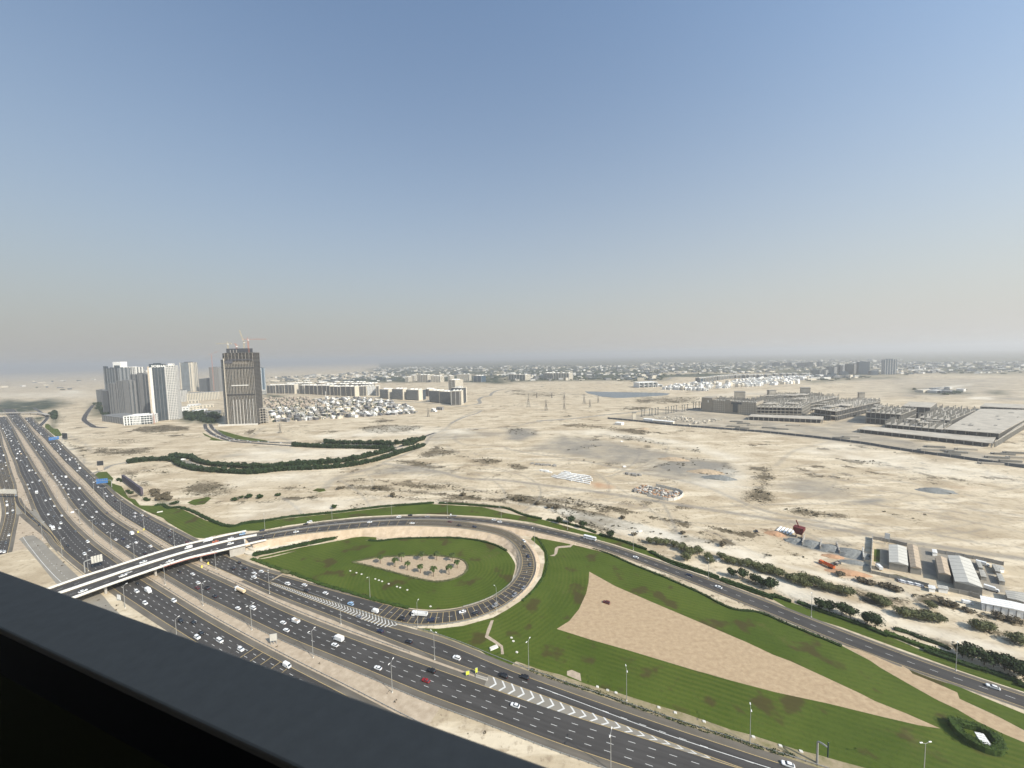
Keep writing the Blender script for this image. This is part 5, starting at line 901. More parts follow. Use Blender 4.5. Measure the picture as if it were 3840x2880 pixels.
PROTO['minivan'] = base_car('minivan', W0, 5.3, 2.0, 1.2, (-2.55, 2.0, -2.45, 1.35), 2.05, (-1.3, .1, 1.0), (-1.6, 1.75), .36)
def panel_van():
    r_ = empty('panel_van'); k = MB(); k.loft([rr(-2.7, 2.6, .96, .25), rr(-2.75, 2.75, 1.0, .6), rr(-2.75, 2.6, 1.0, 1.15), rr(-2.72, 1.55, .97, 1.95), rr(-2.6, 1.35, .8, 2.3)]); k.build('body', W0, r_)
    k = MB(); k.add([(2.5, -.8, 1.22), (2.5, .8, 1.22), (1.66, .74, 2.0), (1.66, -.74, 2.0)], [(0, 1, 2, 3)]); 
    for s_ in (-1, 1): k.add([(1.0, s_*1.005, 1.25), (2.1, s_*1.005, 1.25), (1.6, s_*.985, 1.85), (1.0, s_*.985, 1.85)], [(0, 1, 2, 3)])
    k.build('window_glass', glass_dark, r_); wheels(r_, (-1.7, 1.75), .87, .36); return r_
PROTO['van'] = panel_van()
def cab(r_, x0, x1, wd, ht, pm=W0, glass=True):
    k = MB(); k.loft([rr(x0, x1, wd/2, .5, .15), rr(x0, x1+.05, wd/2, ht*.55, .15), rr(x0, x1-.25, wd/2-.06, ht, .2)]); k.build('cab', pm, r_)
    k = MB(); k.add([(x1+.04, -wd*.42, ht*.56), (x1+.04, wd*.42, ht*.56), (x1-.2, wd*.40, ht*.9), (x1-.2, -wd*.40, ht*.9)], [(0, 1, 2, 3)])
    for s_ in (-1, 1): k.add([(x0+.5, s_*(wd/2+.005), ht*.56), (x1-.2, s_*(wd/2+.005), ht*.56), (x1-.35, s_*(wd/2-.02), ht*.88), (x0+.5, s_*(wd/2-.02), ht*.88)], [(0, 1, 2, 3)])
    k.build('window_glass', glass_dark, r_)
def chassis(r_, x0, x1, z=.75):
    k = MB(); k.box(((x0+x1)/2, 0, z-.2), (x1-x0, 1.2, .25)); k.build('chassis', dark_steel, r_)
def box_truck():
    r_ = empty('box_truck'); cab(r_, 1.9, 3.4, 2.1, 2.3); chassis(r_, -3.4, 3.0); k = MB(); k.loft([rr(-3.5, 1.7, 1.15, .85, .06), rr(-3.5, 1.7, 1.15, 3.1, .06), rr(-3.4, 1.6, 1.05, 3.2, .06)]); k.build('cargo_box', W0, r_)
    wheels(r_, (-2.1, 2.5), .9, .42, .35); return r_
PROTO['box truck'] = box_truck()
def open_truck():
    r_ = empty('open_truck'); cab(r_, 1.6, 3.1, 2.1, 2.3); chassis(r_, -3.1, 2.8); k = MB(); k.box((-.9, 0, .8), (4.4, 2.2, .15))
    for s_ in (-1, 1): k.box((-.9, s_*1.06, .95), (4.4, .08, 1.3))
    k.box((-3.06, 0, .95), (.08, 2.1, 1.3)); k.box((1.26, 0, .95), (.08, 2.1, 1.5)); k.build('cargo_bed', W0, r_)
    k = MB(); k.loft([rr(-2.9, 1.1, .98, 1.0, .3), rr(-2.4, .6, .6, 2.1, .3)]); k.build('load', mat('jumbled load', (.4, .33, .26), .9, .5, 1.5), r_); wheels(r_, (-2, 2.3), .9, .42, .35); return r_
PROTO['open truck'] = open_truck()
def tanker():
    r_ = empty('tanker_truck'); cab(r_, 3.9, 5.9, 2.4, 2.9); chassis(r_, -5.6, 5.5, .95); k = MB(); k.tube((-5.6, 0, 2.1), (3.4, 0, 2.1), 1.18, 16); k.build('tank', mat('cream tank', (.66, .52, .33), .4, .05, .3, spec=.5), r_)
    k = MB(); k.box((-1.1, 0, 3.26), (8.6, .7, .08)); k.build('catwalk', white_paint, r_)
    k = MB()
    for x in (-4, -1, 2): k.box((x, 0, .85), (.4, 1.8, .3))
    k.build('tank_saddle', dark_steel, r_); wheels(r_, (-4.8, -3.5, -2.2, 2.6, 4.9), .98, .5, .35); return r_
PROTO['tanker truck'] = tanker()
def dump_truck():
    r_ = empty('dump_truck'); cab(r_, 3.2, 5.3, 2.4, 2.9); chassis(r_, -5.2, 4.8, .95); k = MB(); k.box((-1.3, 0, 1.05), (8.2, 2.4, .15))
    for s_ in (-1, 1): k.box((-1.3, s_*1.16, 1.2), (8.2, .1, 1.6))
    k.box((-5.36, 0, 1.2), (.1, 2.3, 1.6)); k.box((2.76, 0, 1.2), (.1, 2.3, 1.9))
    for x in (-4, -2.6, -1.2, .2, 1.6):
        for s_ in (-1, 1): k.box((x, s_*1.25, 1.2), (.12, .1, 1.6))
    k.build('tipper_body', W0, r_); wheels(r_, (-4.4, -3.2, -2.0, 4.2), .98, .5, .35); return r_
PROTO['dump truck'] = dump_truck()
def bus():
    r_ = empty('coach_bus'); k = MB(); k.loft([rr(-5.9, 5.9, 1.25, .4, .2), rr(-6, 6, 1.27, 1.4, .25), rr(-6, 5.95, 1.27, 2.0, .25)]); k.build('body', W0, r_)
    k = MB(); k.loft([rr(-5.95, 5.9, 1.24, 1.98, .25), rr(-5.9, 5.75, 1.2, 2.75, .25)]); k.build('window_glass', glass_dark, r_)
    k = MB(); k.loft([rr(-6, 5.85, 1.27, 2.73, .25), rr(-5.9, 5.7, 1.15, 3.15, .3)]); k.build('roof', W0, r_)
    k = MB()
    for x in (-4.6, -3.1, -1.6, -.1, 1.4, 2.9, 4.4):
        for s_ in (-1, 1): k.box((x, s_*1.22, 1.98), (.18, .08, .8))
    k.build('window_pillar', W0, r_); wheels(r_, (-3.6, 3.9), 1.14, .5, .3); return r_
PROTO['bus'] = bus()
def flatbed():
    r_ = empty('flatbed_truck'); cab(r_, 2.2, 3.7, 2.1, 2.4); chassis(r_, -3.6, 3.2, .9); k = MB(); k.box((-.9, 0, .92), (5.6, 2.2, .18)); k.box((1.85, 0, 1.1), (.1, 2.1, 1.)); k.build('flat_deck', mat('grey bed', (.3, .29, .27), .8, .2, 1.), r_); wheels(r_, (-2.2, 2.7), .9, .45, .35); return r_
PROTO['flatbed truck'] = flatbed()
def pickup():
    r_ = base_car('pickup_truck', W0, 5.3, 1.9, 1.02, (-.6, 1.35, -.4, .6), 1.75, (.1,), (-1.6, 1.65), .38)
    k = MB(); k.box((-1.65, 0, 1.0), (1.75, 1.55, .06)); k.build('cargo_bed', dark_steel, r_); return r_
PROTO['pickup truck'] = pickup()
# simple far cars: one mesh, three materials
def far_mesh(kind):
    k = MB()
    if kind == 'car':
        k.loft([rr(-2.3, 2.3, .9, .25), rr(-2.35, 2.3, .92, .7), rr(-2.2, 2.1, .88, .95)], 0); k.loft([rr(-1.9, 1.1, .82, .94, .15), rr(-1.3, .3, .68, 1.42, .15)], 1); k.loft([rr(-1.4, .4, .7, 1.41, .15), rr(-1.2, .2, .6, 1.5, .15)], 0)
    elif kind == 'van':
        k.loft([rr(-2.6, 2.6, .98, .3), rr(-2.6, 2.6, 1., 1.2), rr(-2.55, 1.5, .95, 2.2)], 0); k.loft([rr(1.5, 2.5, .85, 1.19, .1), rr(1.4, 1.7, .8, 2.0, .1)], 1)
    else:
        k.loft([rr(-3.6, 1.6, 1.2, .9, .05), rr(-3.6, 1.6, 1.2, 3.2, .05)], 0); k.loft([rr(1.8, 3.5, 1.1, .5, .1), rr(1.8, 3.3, 1.05, 2.4, .1)], 0); k.loft([rr(3.2, 3.56, .95, 1.3, .05), rr(3.2, 3.42, .95, 2.1, .05)], 1)
    for x in (-1.4, 1.4):
        for s_ in (-1, 1): k.box((x, s_*.82, 0), (.64, .25, .6), 0, 2)
    return k.mesh('far_'+kind, [W0, glass_dark, tyre_m])
FAR = {q: far_mesh(q) for q in ('car', 'van', 'truck')}
ROADN = {'C1': 'on the right hand carriageway beyond the flyover', 'C1b': 'on the narrow carriageway below the big lawn', 'C2': 'on the middle carriageway', 'C3': 'on the left carriageway', 'C4': 'on the far left slip road', 'slip': 'on the merging slip road', 'exit': 'on the loop ramp', 'outer': 'on the outer curving road', 'upper': 'on the upper flyover deck', 'lower': 'on the lower flyover deck'}
# +1: drives towards the end of the drawn line (towards the camera), -1: away
DIRN = {'C1': -1, 'C1b': -1, 'C2': -1, 'C3': 1, 'C4': 1, 'slip': 1, 'exit': -1, 'outer': -1, 'upper': -1, 'lower': 1, 'C1y': -1}
VEH = []
def cars(key, kind, colour, pts):
    for p in pts: VEH.append((key, kind, colour, p))
near = [
 ('C3', 'suv', 'white', [(-285.4,277.6),(-265.2,263),(-246.5,265.1),(-199.1,227.5),(-164.4,216.6),(-414.2,361.3),(-390.4,337.1),(-493.8,407)]), ('C3', 'box truck', 'white', [(-276.3,277.2)]), ('C3', 'suv', 'black', [(-222.4,242.9)]), ('C3', 'sedan', 'black', [(-212.8,241.4),(-295,288.1),(-199.5,231.1),(-424.7,353.7)]), ('C3', 'minivan', 'white', [(-182.5,224.1)]), ('C3', 'van', 'white', [(-129.3,203.5)]),
 ('C2', 'sedan', 'white', [(-261.6,299.7),(-247,287.2),(-193.2,255),(-152.6,239.2),(-146.4,232.1),(-77.4,200.5),(-109.4,218.5),(-2,175.8),(-442.6,402.5),(-390.4,364.6),(-363.7,357.5)]), ('C2', 'sedan', 'dark red', [(-242.2,280.5)]), ('C2', 'suv', 'black', [(-234.2,279.6),(-234,280),(-47.3,197.8)]), ('C2', 'sedan', 'black', [(-275.5,303.4),(-220.2,269.3),(-335.3,336.3)]), ('C2', 'tanker truck', 'white', [(-205.6,274.8)]), ('C2', 'minivan', 'white', [(-182.6,254.6)]), ('C2', 'open truck', 'white', [(-144.8,239.8)]), ('C2', 'box truck', 'white', [(-109,222.7),(-386.3,376.1)]), ('C2', 'sedan', 'red', [(-49,191.5)]), ('C2', 'suv', 'white', [(-363.4,349.1),(-341.9,349)]), ('C2', 'sedan', 'navy', [(-384.6,365.8)]), ('C2', 'pickup truck', 'white', [(-430.2,400.1)]), ('C2', 'sedan', 'grey', [(-471.1,433.4)]),
 ('C1', 'sedan', 'black', [(-236,316.3),(-155.8,273.6),(-502,472.4)]), ('C1', 'suv', 'black', [(-234.2,306.9),(-224.3,306.1)]), ('C1', 'sedan', 'white', [(-211.1,298.9),(-207.1,301.5),(-161.1,281),(-436.5,431.1),(-427.2,421),(-421.3,423.9),(-544.8,501.5),(-531.8,491),(-526.1,492.7),(-139.9,270.1)]), ('C1', 'suv', 'white', [(-207.5,293),(-175.2,283)]), ('C1', 'suv', 'light blue', [(-116,256.9)]), ('C1', 'sedan', 'grey', [(-408.8,409.2),(-408.1,418)]), ('C1', 'sedan', 'silver', [(-365.7,383.2),(-352.3,380.8)]), ('C1', 'suv', 'black', [(-342.3,369.5)]), ('C1', 'sedan', 'dark red', [(-313.8,356.1)]),
 ('exit', 'van', 'white', [(-96.1,248.6)]), ('C1', 'sedan', 'silver', [(-104.8,242.9)]), ('C1b', 'sedan', 'navy', [(-85.9,229.4)]), ('C1b', 'sedan', 'black', [(-65.5,219.6)]), ('C1b', 'suv', 'white', [(-34.8,206.3)]), ('C1b', 'suv', 'black', [(-8,193.4),(3.2,192.1)]), ('C1b', 'sedan', 'white', [(109.7,146.2)]),
 ('exit', 'dump truck', 'white', [(-64.7,243.5)]), ('exit', 'suv', 'black', [(-75.5,240.1)]), ('exit', 'suv', 'navy', [(-56,238.3)]), ('exit', 'sedan', 'white', [(-36.6,245.9,0),(7.5,336.5,3.3),(-102.8,373.2,6),(-146.5,376.6,6.5),(-209.3,356.5,7.4)]), ('exit', 'sedan', 'black', [(-28,244.1,0),(7.4,326.9,2.8),(-55.5,367.6,5.3),(-234.3,345.3,7.5)]), ('exit', 'suv', 'silver', [(-15.1,251.5,0.1),(-1.6,262.1,0.5)]), ('exit', 'sedan', 'silver', [(5.1,270.4,0.7)]), ('exit', 'sedan', 'grey', [(11.4,299.9,1.7)]), ('exit', 'sedan', 'navy', [(10.2,311.4,2.3),(-39.7,364.2,5)]), ('exit', 'sedan', 'dark red', [(-65.7,376,5.5)]),
 ('outer', 'suv', 'white', [(-208.2,379.3,7),(-120.7,389.1,6)]), ('outer', 'sedan', 'navy', [(-244.9,361.4,7.5),(132.2,282.3,0)]), ('outer', 'sedan', 'black', [(-110.1,393.6,5.8),(-209.5,374,7)]), ('outer', 'sedan', 'silver', [(-91.3,389.4,5.6)]), ('outer', 'flatbed truck', 'white', [(-64.3,390.8,5)]), ('outer', 'sedan', 'white', [(-21.5,381.5,4.2),(-15.5,376.7,4),(99.8,309.4,0),(145.9,266.7,0),(236.1,180,0)]), ('outer', 'bus', 'white', [(68.1,341.4,1.4)]),
 ('upper', 'suv', 'light blue', [(-258.8,354.1,7.5)]), ('upper', 'sedan', 'white', [(-264,346.1,7.5),(-307.6,306.7,7.5)]), ('upper', 'box truck', 'white', [(-281.5,341.4,7.5)]), ('upper', 'sedan', 'orange', [(-273.7,340.1,7.5)]), ('lower', 'suv', 'white', [(-256.3,335.2,7.5)]), ('upper', 'van', 'white', [(-289.3,329.5,7.5)]), ('lower', 'sedan', 'white', [(-285.8,307.3,7.5),(-304.1,286.6,7.5),(-313.6,267.3,7.5)]), ('lower', 'sedan', 'silver', [(-304,290.6,7.5)]),
]
for q in near: cars(*q)
far = [
 ('C2', 'car', 'white', [(-687.5,567.7),(-671.6,557.3),(-654.1,544.7),(-647.9,545.3),(-634,530.1),(-620.9,524.9),(-613.5,525.2),(-595,502),(-557.1,480.7),(-540.1,473.1),(-530.9,461.5),(-488.2,437.8),(-476.4,422.4),(-443.6,403.1)]), ('C2', 'van', 'white', [(-605.2,524.6)]), ('C2', 'car', 'grey', [(-571.2,484.9),(-509.7,445.9),(-452.1,403.6)]),
 ('C3', 'car', 'white', [(-707.1,548.3),(-714.4,559.6),(-711.6,566),(-681.1,529.3),(-598.4,479.9),(-598.2,484.9),(-563.3,459.6),(-538.8,433.1),(-517.9,428.6),(-498.2,401.2),(-480.5,394.5)]), ('C3', 'truck', 'white', [(-646.7,509.9),(-484.9,392.5)]), ('C3', 'car', 'grey', [(-624.8,498.6),(-524.8,427),(-453.1,385.3),(-690.1,548.2),(-551,445.6)]), ('C3', 'car', 'silver', [(-394.1,344.2)]),
 ('C4', 'car', 'white', [(-765.6,569.1),(-715.1,528.5),(-663.4,501),(-647.6,479.6),(-599.5,448.4),(-594.4,439.6),(-515.4,380.4),(-473.5,345.1),(-477.7,345.7)]), ('C4', 'van', 'white', [(-627.8,464.9)]), ('C4', 'car', 'grey', [(-625.8,468.7),(-589,440.7),(-494.5,362.2)]), ('slip', 'car', 'black', [(-512.9,403.8)]), ('slip', 'car', 'grey', [(-540.3,420.4)]),
 ('C1', 'car', 'white', [(-1488.4,1176.2),(-1341.9,1077.5),(-1308.6,1048.3),(-1230.2,992.2),(-1194.4,966.4),(-1142.7,937.1),(-1095.8,904.2),(-985.9,823.8),(-977,823),(-963.5,806.1),(-923.4,769),(-884,740.3),(-859.3,727.9),(-824,703.2),(-820.2,694.5),(-825.5,708.4),(-807.9,698.4),(-781.6,676.7),(-758.3,659.4),(-713.4,617.7),(-664.2,587.3),(-616.2,552.8),(-617.3,557.4),(-584.9,529.8),(-1030.7,846.9),(-1025.4,848.7),(-1011.7,842.6)]), ('C1', 'van', 'white', [(-936,784.4),(-808.2,690.2)]), ('C1', 'truck', 'white', [(-720.9,628.3)]), ('C1', 'car', 'grey', [(-733.3,631.4),(-1450.7,1154.2),(-1609.4,1266.7),(-946.2,782),(-1176.4,959.6),(-892.9,753.2),(-692.3,610)]),
 ('C2', 'car', 'white', [(-1774.3,1353.1),(-1784.7,1365.8),(-1639.7,1266),(-1573.1,1218.8),(-1448.5,1133.4),(-1482.2,1141.8),(-1390.6,1076.1),(-1352.4,1053.5),(-1320.8,1035.8),(-1301.3,1016.7),(-1235.2,974.1),(-1204,946.7),(-1132.6,900.1),(-1100.7,868.6),(-1082.1,859.3),(-1011.5,817.3),(-970.3,783.5),(-980.9,780.4),(-950.5,763.5),(-902,729.1),(-733,601.1),(-711.7,586),(-702.1,578.2),(-687.4,567.9),(-703.7,587.8),(-671.1,556.8),(-648.2,545.6),(-654.8,545)]), ('C2', 'van', 'white', [(-1040.4,833.8),(-1404,1096.5)]), ('C2', 'truck', 'white', [(-688.3,580)]), ('C2', 'car', 'grey', [(-827.3,674.2),(-714.9,593.5),(-740.4,611.8),(-1132.6,889.6),(-1000.8,799.7),(-1556.6,1195.8),(-1281.1,996.2),(-1048.5,830.9)]),
 ('C3', 'car', 'white', [(-1371.9,1028.3),(-1410.2,1060.5),(-1465.1,1100.3),(-1379,1042.7),(-1246.5,937),(-1243.5,945.2),(-1299.2,984.4),(-1289.5,974),(-1215.7,919.7),(-1147.3,880.9),(-1104.5,849.5),(-1101.9,837.5),(-1040.8,798.4),(-1034.8,789.5),(-903.9,695),(-925.5,720.5),(-841.2,654.2),(-798.1,626.9),(-770.3,608.9),(-713,567.5)]), ('C3', 'van', 'white', [(-1431.8,1070.2),(-1276.8,960.6),(-1168.6,885.6),(-1001.7,770.2),(-981.4,751),(-931.6,710.7),(-797.8,622.8)]), ('C3', 'van', 'tan', [(-970.6,748.1)]), ('C3', 'car', 'grey', [(-903,699.8),(-1123.8,858.6),(-1470.4,1110.1),(-1161.7,885.9),(-1076.2,815.7),(-880.4,679.2)]),
 ('C4', 'car', 'white', [(-1116.3,827.6),(-942.8,696.6),(-913.9,681.3),(-888.2,662.4),(-865.4,640.3),(-765.3,568.9)]), ('C4', 'van', 'white', [(-993.4,739)]), ('C4', 'car', 'grey', [(-1059.4,786.4),(-827,612.4),(-794.8,595)]),
]
for q in far: cars(*q)
for key in ('C1', 'C2', 'C3'):                      # the densest, most distant traffic
    A, B, out = LINES[key]; C = (A+B)/2; dist = np.hypot(C[:, 0], C[:, 1])
    idx = [i for i in range(len(C)) if 1450 < dist[i] < 2400]
    for i in random.sample(idx, min(len(idx), 16)):
        t = (random.randrange(4)+.5)/4; p = A[i]*(1-t)+B[i]*t; VEH.append((key, random.choice(['car', 'car', 'car', 'van']), random.choice(['white', 'white', 'white', 'silver', 'grey']), (p[0], p[1])))
LINES['div'] = (divA, divB[np.clip(np.arange(len(divA)), 0, len(divB)-1)], divA*0); ROADN['div'] = 'on the curving divided road below the construction tower'; DIRN['div'] = 1
cars('div', 'car', 'white', [(-795.9,986.5),(-778.1,977.8),(-757.3,956.9),(-700.7,890.5),(-726.8,927.6),(-696,892.1),(-688.5,894),(-667.7,865),(-649.8,863.1),(-623.2,835.2),(-621.9,846.1),(-605.1,838.2),(-579.4,828.2),(-565,816),(-549.8,819.2),(-522.5,809.9),(-490.1,799.7),(-775.5,989.8)])
VEH.sort(key=lambda v: v[3][0]**2+v[3][1]**2)
cnt = {}; tot_ = {}
for v in VEH: tot_[(v[0], v[1], v[2])] = tot_.get((v[0], v[1], v[2]), 0)+1
usedp = set()
def nm_(kind): return {'sedan': 'saloon car', 'suv': 'SUV', 'van': 'panel van'}.get(kind, kind)
for key, kind, colour, p in VEH:
    if key == 'C1' and False: pass
    A, B, out = LINES[key]; C = (A+B)/2; n, d = normals(C); i = int(np.argmin((C[:, 0]-p[0])**2+(C[:, 1]-p[1])**2)); a = math.atan2(d[i][1], d[i][0])
    if DIRN[key] < 0: a += math.pi
    z = C[i][2]+.105 if key not in ('upper', 'lower') else DECK+.045
    dist = math.hypot(*p[:2]); fk = kind in FAR and (dist > 560 or kind in ('car', 'truck')); c = cnt.get((key, kind, colour), 0); cnt[(key, kind, colour)] = c+1
    if fk:
        o = bpy.data.objects.new({'car': 'distant_car', 'van': 'distant_van', 'truck': 'distant_truck'}[kind], FAR[kind]); COL.objects.link(o)
        if colour != 'white': o.material_slots[0].link = 'OBJECT'; o.material_slots[0].material = PAINT[colour]
        word = {'car': 'car', 'van': 'van', 'truck': 'lorry'}[kind]
    else:
        pr = PROTO[kind]
        if colour == 'white' and kind not in usedp: o = pr; usedp.add(kind)
        else: o = copy_tree(pr, None, (W0, PAINT[colour]))
        word = nm_(kind)
    o.location = (p[0], p[1], z); o.rotation_euler = (0, 0, a)
    size = 'small distant ' if fk else ''
    where = ROADN[key]
    if key == 'C1' and p[1] < [(-271.2,321.5)][0][1]: where = 'on the carriageway beside the loop lawn'
    ck = (where, kind, colour, fk); c = cnt.get(ck, 0); cnt[ck] = c+1
    if c < 12: lab = '%s %s%s %s %s' % (ORD[c], size, colour, word, where)
    else: lab = 'tiny %s %s in dense far traffic %s' % (colour, word, where)
    tag(o, lab, {'car': 'car', 'sedan': 'car', 'suv': 'car', 'minivan': 'van', 'van': 'van', 'truck': 'truck', 'bus': 'bus'}.get(kind, 'truck'), 'vehicles driving '+where)
for k_, pr in PROTO.items():                       # drop the originals that no white vehicle used
    if k_ not in usedp:
        for ch in list(pr.children): bpy.data.objects.remove(ch)
        bpy.data.objects.remove(pr)
# ------------------------------------------------------------------ the balcony we stand on
def balcony():
    d = Vector((-.93791, .346878, 0)); e = Vector((.346878, .93791, 0)); rz = math.atan2(d.y, d.x)
    grey_p = mat('dark grey powder coat', (.29, .25, .20), .85, .08, 40., spec=.35, coord='Object'); olive = mat('dark tinted glass', (.06, .058, .018), .4, spec=.35)
    DK = mat('low bounce dark render', (.03, .03, .03), .9); root = empty('balcony_railing', (0, 0, 168.9)); tag(root, 'thick dark grey metal balcony railing close to the camera, lower left corner', 'railing')  # DK: unseen balcony surfaces, coloured near black to cut bounce light
    zt = 170-.45; a0, a1 = .286, .378
    def strip(nm, x0, x1, z0, z1, m_, p=root):
        k = MB(); V = []
        for s_ in (-6, 3.5):
            for a, z in ((x0, z0), (x1, z0), (x1, z1), (x0, z1)):
                q = d*s_+e*a; V.append((q.x, q.y, z-168.9))
        k.add(V, [(0, 1, 2, 3), (7, 6, 5, 4), (0, 4, 5, 1), (1, 5, 6, 2), (2, 6, 7, 3), (3, 7, 4, 0)]); o = k.build(nm, m_, p); return o
    r_ = strip('top_rail', a0, a1, zt-.012, zt, grey_p); strip('side_shade', a0+.003, a1-.003, zt-.095, zt-.0125, black_p)  # rail side given its own black to carry the shade under the cap
    bv = r_.modifiers.new('bevel', 'BEVEL'); bv.width = .003; bv.segments = 2
    strip('glass_panel', a0+.02, a0+.032, 169.0, zt-.094, olive)
    strip('bottom_rail', a0, a0+.05, 168.9, 169.0, black_p)
    # unseen tower of this balcony: floor, back wall, slab added to shade the rail
    tw = empty('apartment_tower', (0, -14, 0)); tag(tw, 'tower behind the camera whose balcony the picture is taken from', 'building')
    k = MB(); k.box((0, -1, 0), (22, 24, 168)); k.build('wall', DK, tw)
    def slab(z, h, nm, a1_):
        k = MB(); P4 = [d*7+e*-3, d*-7+e*-3, d*-7+e*a1_, d*7+e*a1_]; k.prism([(p.x, p.y+14) for p in P4], z, z+h); k.build(nm, DK, tw)
    slab(168.6, .29, 'balcony_slab', .42); slab(171.6, .3, 'shading_ceiling', .68); k = MB(); k.box((1, 5, 168.2), (20, 12, 3.4)); k.build('back_wall', DK, tw)
balcony()

# ------------------------------------------------------------------ buildings
def frame_of(fl, fr):
    a, b = np.array(fl[:2]), np.array(fr[:2]); d = b-a; L_ = float(np.linalg.norm(d)); u = d/L_; nrm = np.array([-u[1], u[0]])
    if np.dot(nrm, a) < 0: nrm = -nrm                         # away from the camera
    return a, u, nrm, L_
class Bld:
    """a building in its own axes: x along the front, y towards the back"""
    def __init__(s, name, label, cat, fl, fr, group=None):
        a, u, n, L_ = frame_of(fl, fr); s.L = L_; s.root = empty(name, (float(a[0]), float(a[1]), 0), math.atan2(u[1], u[0])); s.flip = 1 if np.cross(u, n) > 0 else -1
        tag(s.root, label, cat, group)
    def mb(s): return MB()
    def boxes(s, name, bx, m_, stuff=False):
        k = MB()
        for x0, x1, y0, y1, z0, z1 in bx: k.box(((x0+x1)/2, s.flip*(y0+y1)/2, z0), (x1-x0, y1-y0, z1-z0))
        o = k.build(name, m_, s.root)
        if stuff: o['kind'] = 'stuff'
        return o
def tower(name, label, fl, fr, depth, h, wall, glass, piers=(), floor_h=3.5, slab=.5, crown=None, crown_m=None, pier_m=None, slab_m=None, side_piers=3, cat='tower', group=None, extra=None, slab_out=.45, grid=None):
    b = Bld(name, label, cat, fl, fr, group); L_ = b.L; d = depth
    b.boxes('wall', [(0, L_, 0, d, 0, h)], glass)
    n = int(h/floor_h)
    if slab: b.boxes('floor_slabs', [(-slab_out, L_+slab_out, -slab_out, d+slab_out, i*floor_h+floor_h-slab*.5, i*floor_h+floor_h+slab*.5) for i in range(n)], slab_m or wall, True)
    pb = []
    for x, w_ in piers: pb.append((x*L_, (x+w_)*L_, -.75, .3, 0, h+.6))
    for i in range(side_piers):
        y = d*(i+.15)/side_piers
        for x in (-.75, L_-.3): pb.append((x, x+1.05, y, y+d*.55/side_piers, 0, h+.6))
    if pb: b.boxes('pier', pb, pier_m or wall, True)
    b.boxes('roof', [(-.5, L_+.5, -.5, d+.5, h, h+1.0)], crown_m or wall); 
    b.boxes('roof_plant', [(L_*.25, L_*.75, d*.25, d*.75, h+1, h+(crown or 5))], crown_m or wall)
    if extra: extra(b)
    return b
def eq(n, w_=.35, a=0., z=1.): return [(a+(z-a)*(i+(1-w_)/2)/n, (z-a)*w_/n) for i in range(n)]
# --- the tall dark tower with the lit letters, and its white gridded half
slate = mat('slate glass', (.04, .055, .065), .3, .25, .08, spec=.5); sandgrey = mat('sand grey cladding', (.195, .195, .19), .8, .12, .1); offwhite = mat('off white cladding', (.62, .60, .55), .7, .06, .1); greyglass = mat('grey glass', (.055, .072, .086), .3, .25, .06, spec=.5)
def letters(b):
    cu = bpy.data.curves.new('sign_letters', 'FONT'); cu.body = 'SOBHA'; cu.size = 9.6; cu.extrude = .25; cu.offset = .2; cu.align_x = 'CENTER'; cu.materials.append(white_paint)
    o = bpy.data.objects.new('sign_letters', cu); COL.objects.link(o); me = bpy.data.meshes.new_from_object(o.evaluated_get(bpy.context.evaluated_depsgraph_get())); bpy.data.objects.remove(o); o = link('sign_letters', me); o['kind'] = 'stuff'; o.parent = b.root; o.location = (b.L*.6, -1.25*b.flip, h0-8.6); o.rotation_euler = (R(90), 0, 0)
    b.boxes('sign_band', [(-.5, b.L+.5, -.9, .4, h0-10.2, h0+1.5)], slate)
    b.boxes('end_wall', [(-5., -.6, 0, 24, 0, h0-6)], beige); b.boxes('white_fin', [(-1.2, b.L*.16, -1.1, .2, 4, h0-9)], offwhite)
h0 = 171.4
tower('dark_glass_tower', 'tall dark glass tower with white lettering along its top', [(-1085.2,1154.4)][0], [(-1058.2,1174.4)][0], 30, h0, slate, slate, [(.30, .02), (.52, .025), (.74, .025), (.965, .03)], 3.6, .28, 4, slate, sandgrey, mat('slab edge grey', (.14, .15, .155), .6), 3, extra=letters)
tower('white_grid_tower', 'white gridded tower joined to the right of the lettered dark tower', [(-1057.5,1174.3)][0], [(-1035.3,1183.4)][0], 28, 166.2, offwhite, slate, eq(6, .42)+[(0, .03)], 5.2, 1.9, 7, offwhite, slab_out=.75)
tower('grey_beige_tower', 'grey and beige tower between the lettered tower and its shorter grey neighbour', [(-1294.3,1303.5)][0], [(-1218.2,1285)][0], 34, 139.0, sandgrey, greyglass, [(.0, .05), (.16, .16), (.44, .04), (.52, .22), (.86, .05)], 3.5, .4, 5, sandgrey)
tower('twin_grey_tower', 'stepped grey tower with pale balcony columns, second from the left in the front row', [(-1331.2,1291.8)][0], [(-1275.4,1279.4)][0], 34, 118.2, sandgrey, greyglass, [(0, .09), (.18, .05), (.30, .05), (.42, .05), (.55, .42)], 3.5, .6, 4, sandgrey)
tower('slim_grey_tower', 'slim grey residential tower at the left end of the front row', [(-1375.6,1308.4)][0], [(-1338.5,1298.6)][0], 30, 110.2, sandgrey, greyglass, [(0, .12), (.3, .14), (.6, .3)], 3.5, .5, 3, sandgrey)
tower('tall_grey_tower', 'tall grey glass tower with two raised roof fins, farthest left', [(-1609.4,1518.7)][0], [(-1538.6,1506.8)][0], 40, 159.7, greyglass, greyglass, [(0, .06), (.2, .04), (.38, .03), (.55, .03), (.72, .08), (.94, .06)], 3.6, .5, 4, greyglass, mat('blue grey', (.2, .21, .215), .7), mat('blue grey slab', (.24, .25, .25), .7), extra=lambda b: b.boxes('roof_fin', [(0, b.L*.22, 0, 6, 100, 169.1), (b.L*.74, b.L, 0, 6, 100, 171.6)], greyglass))
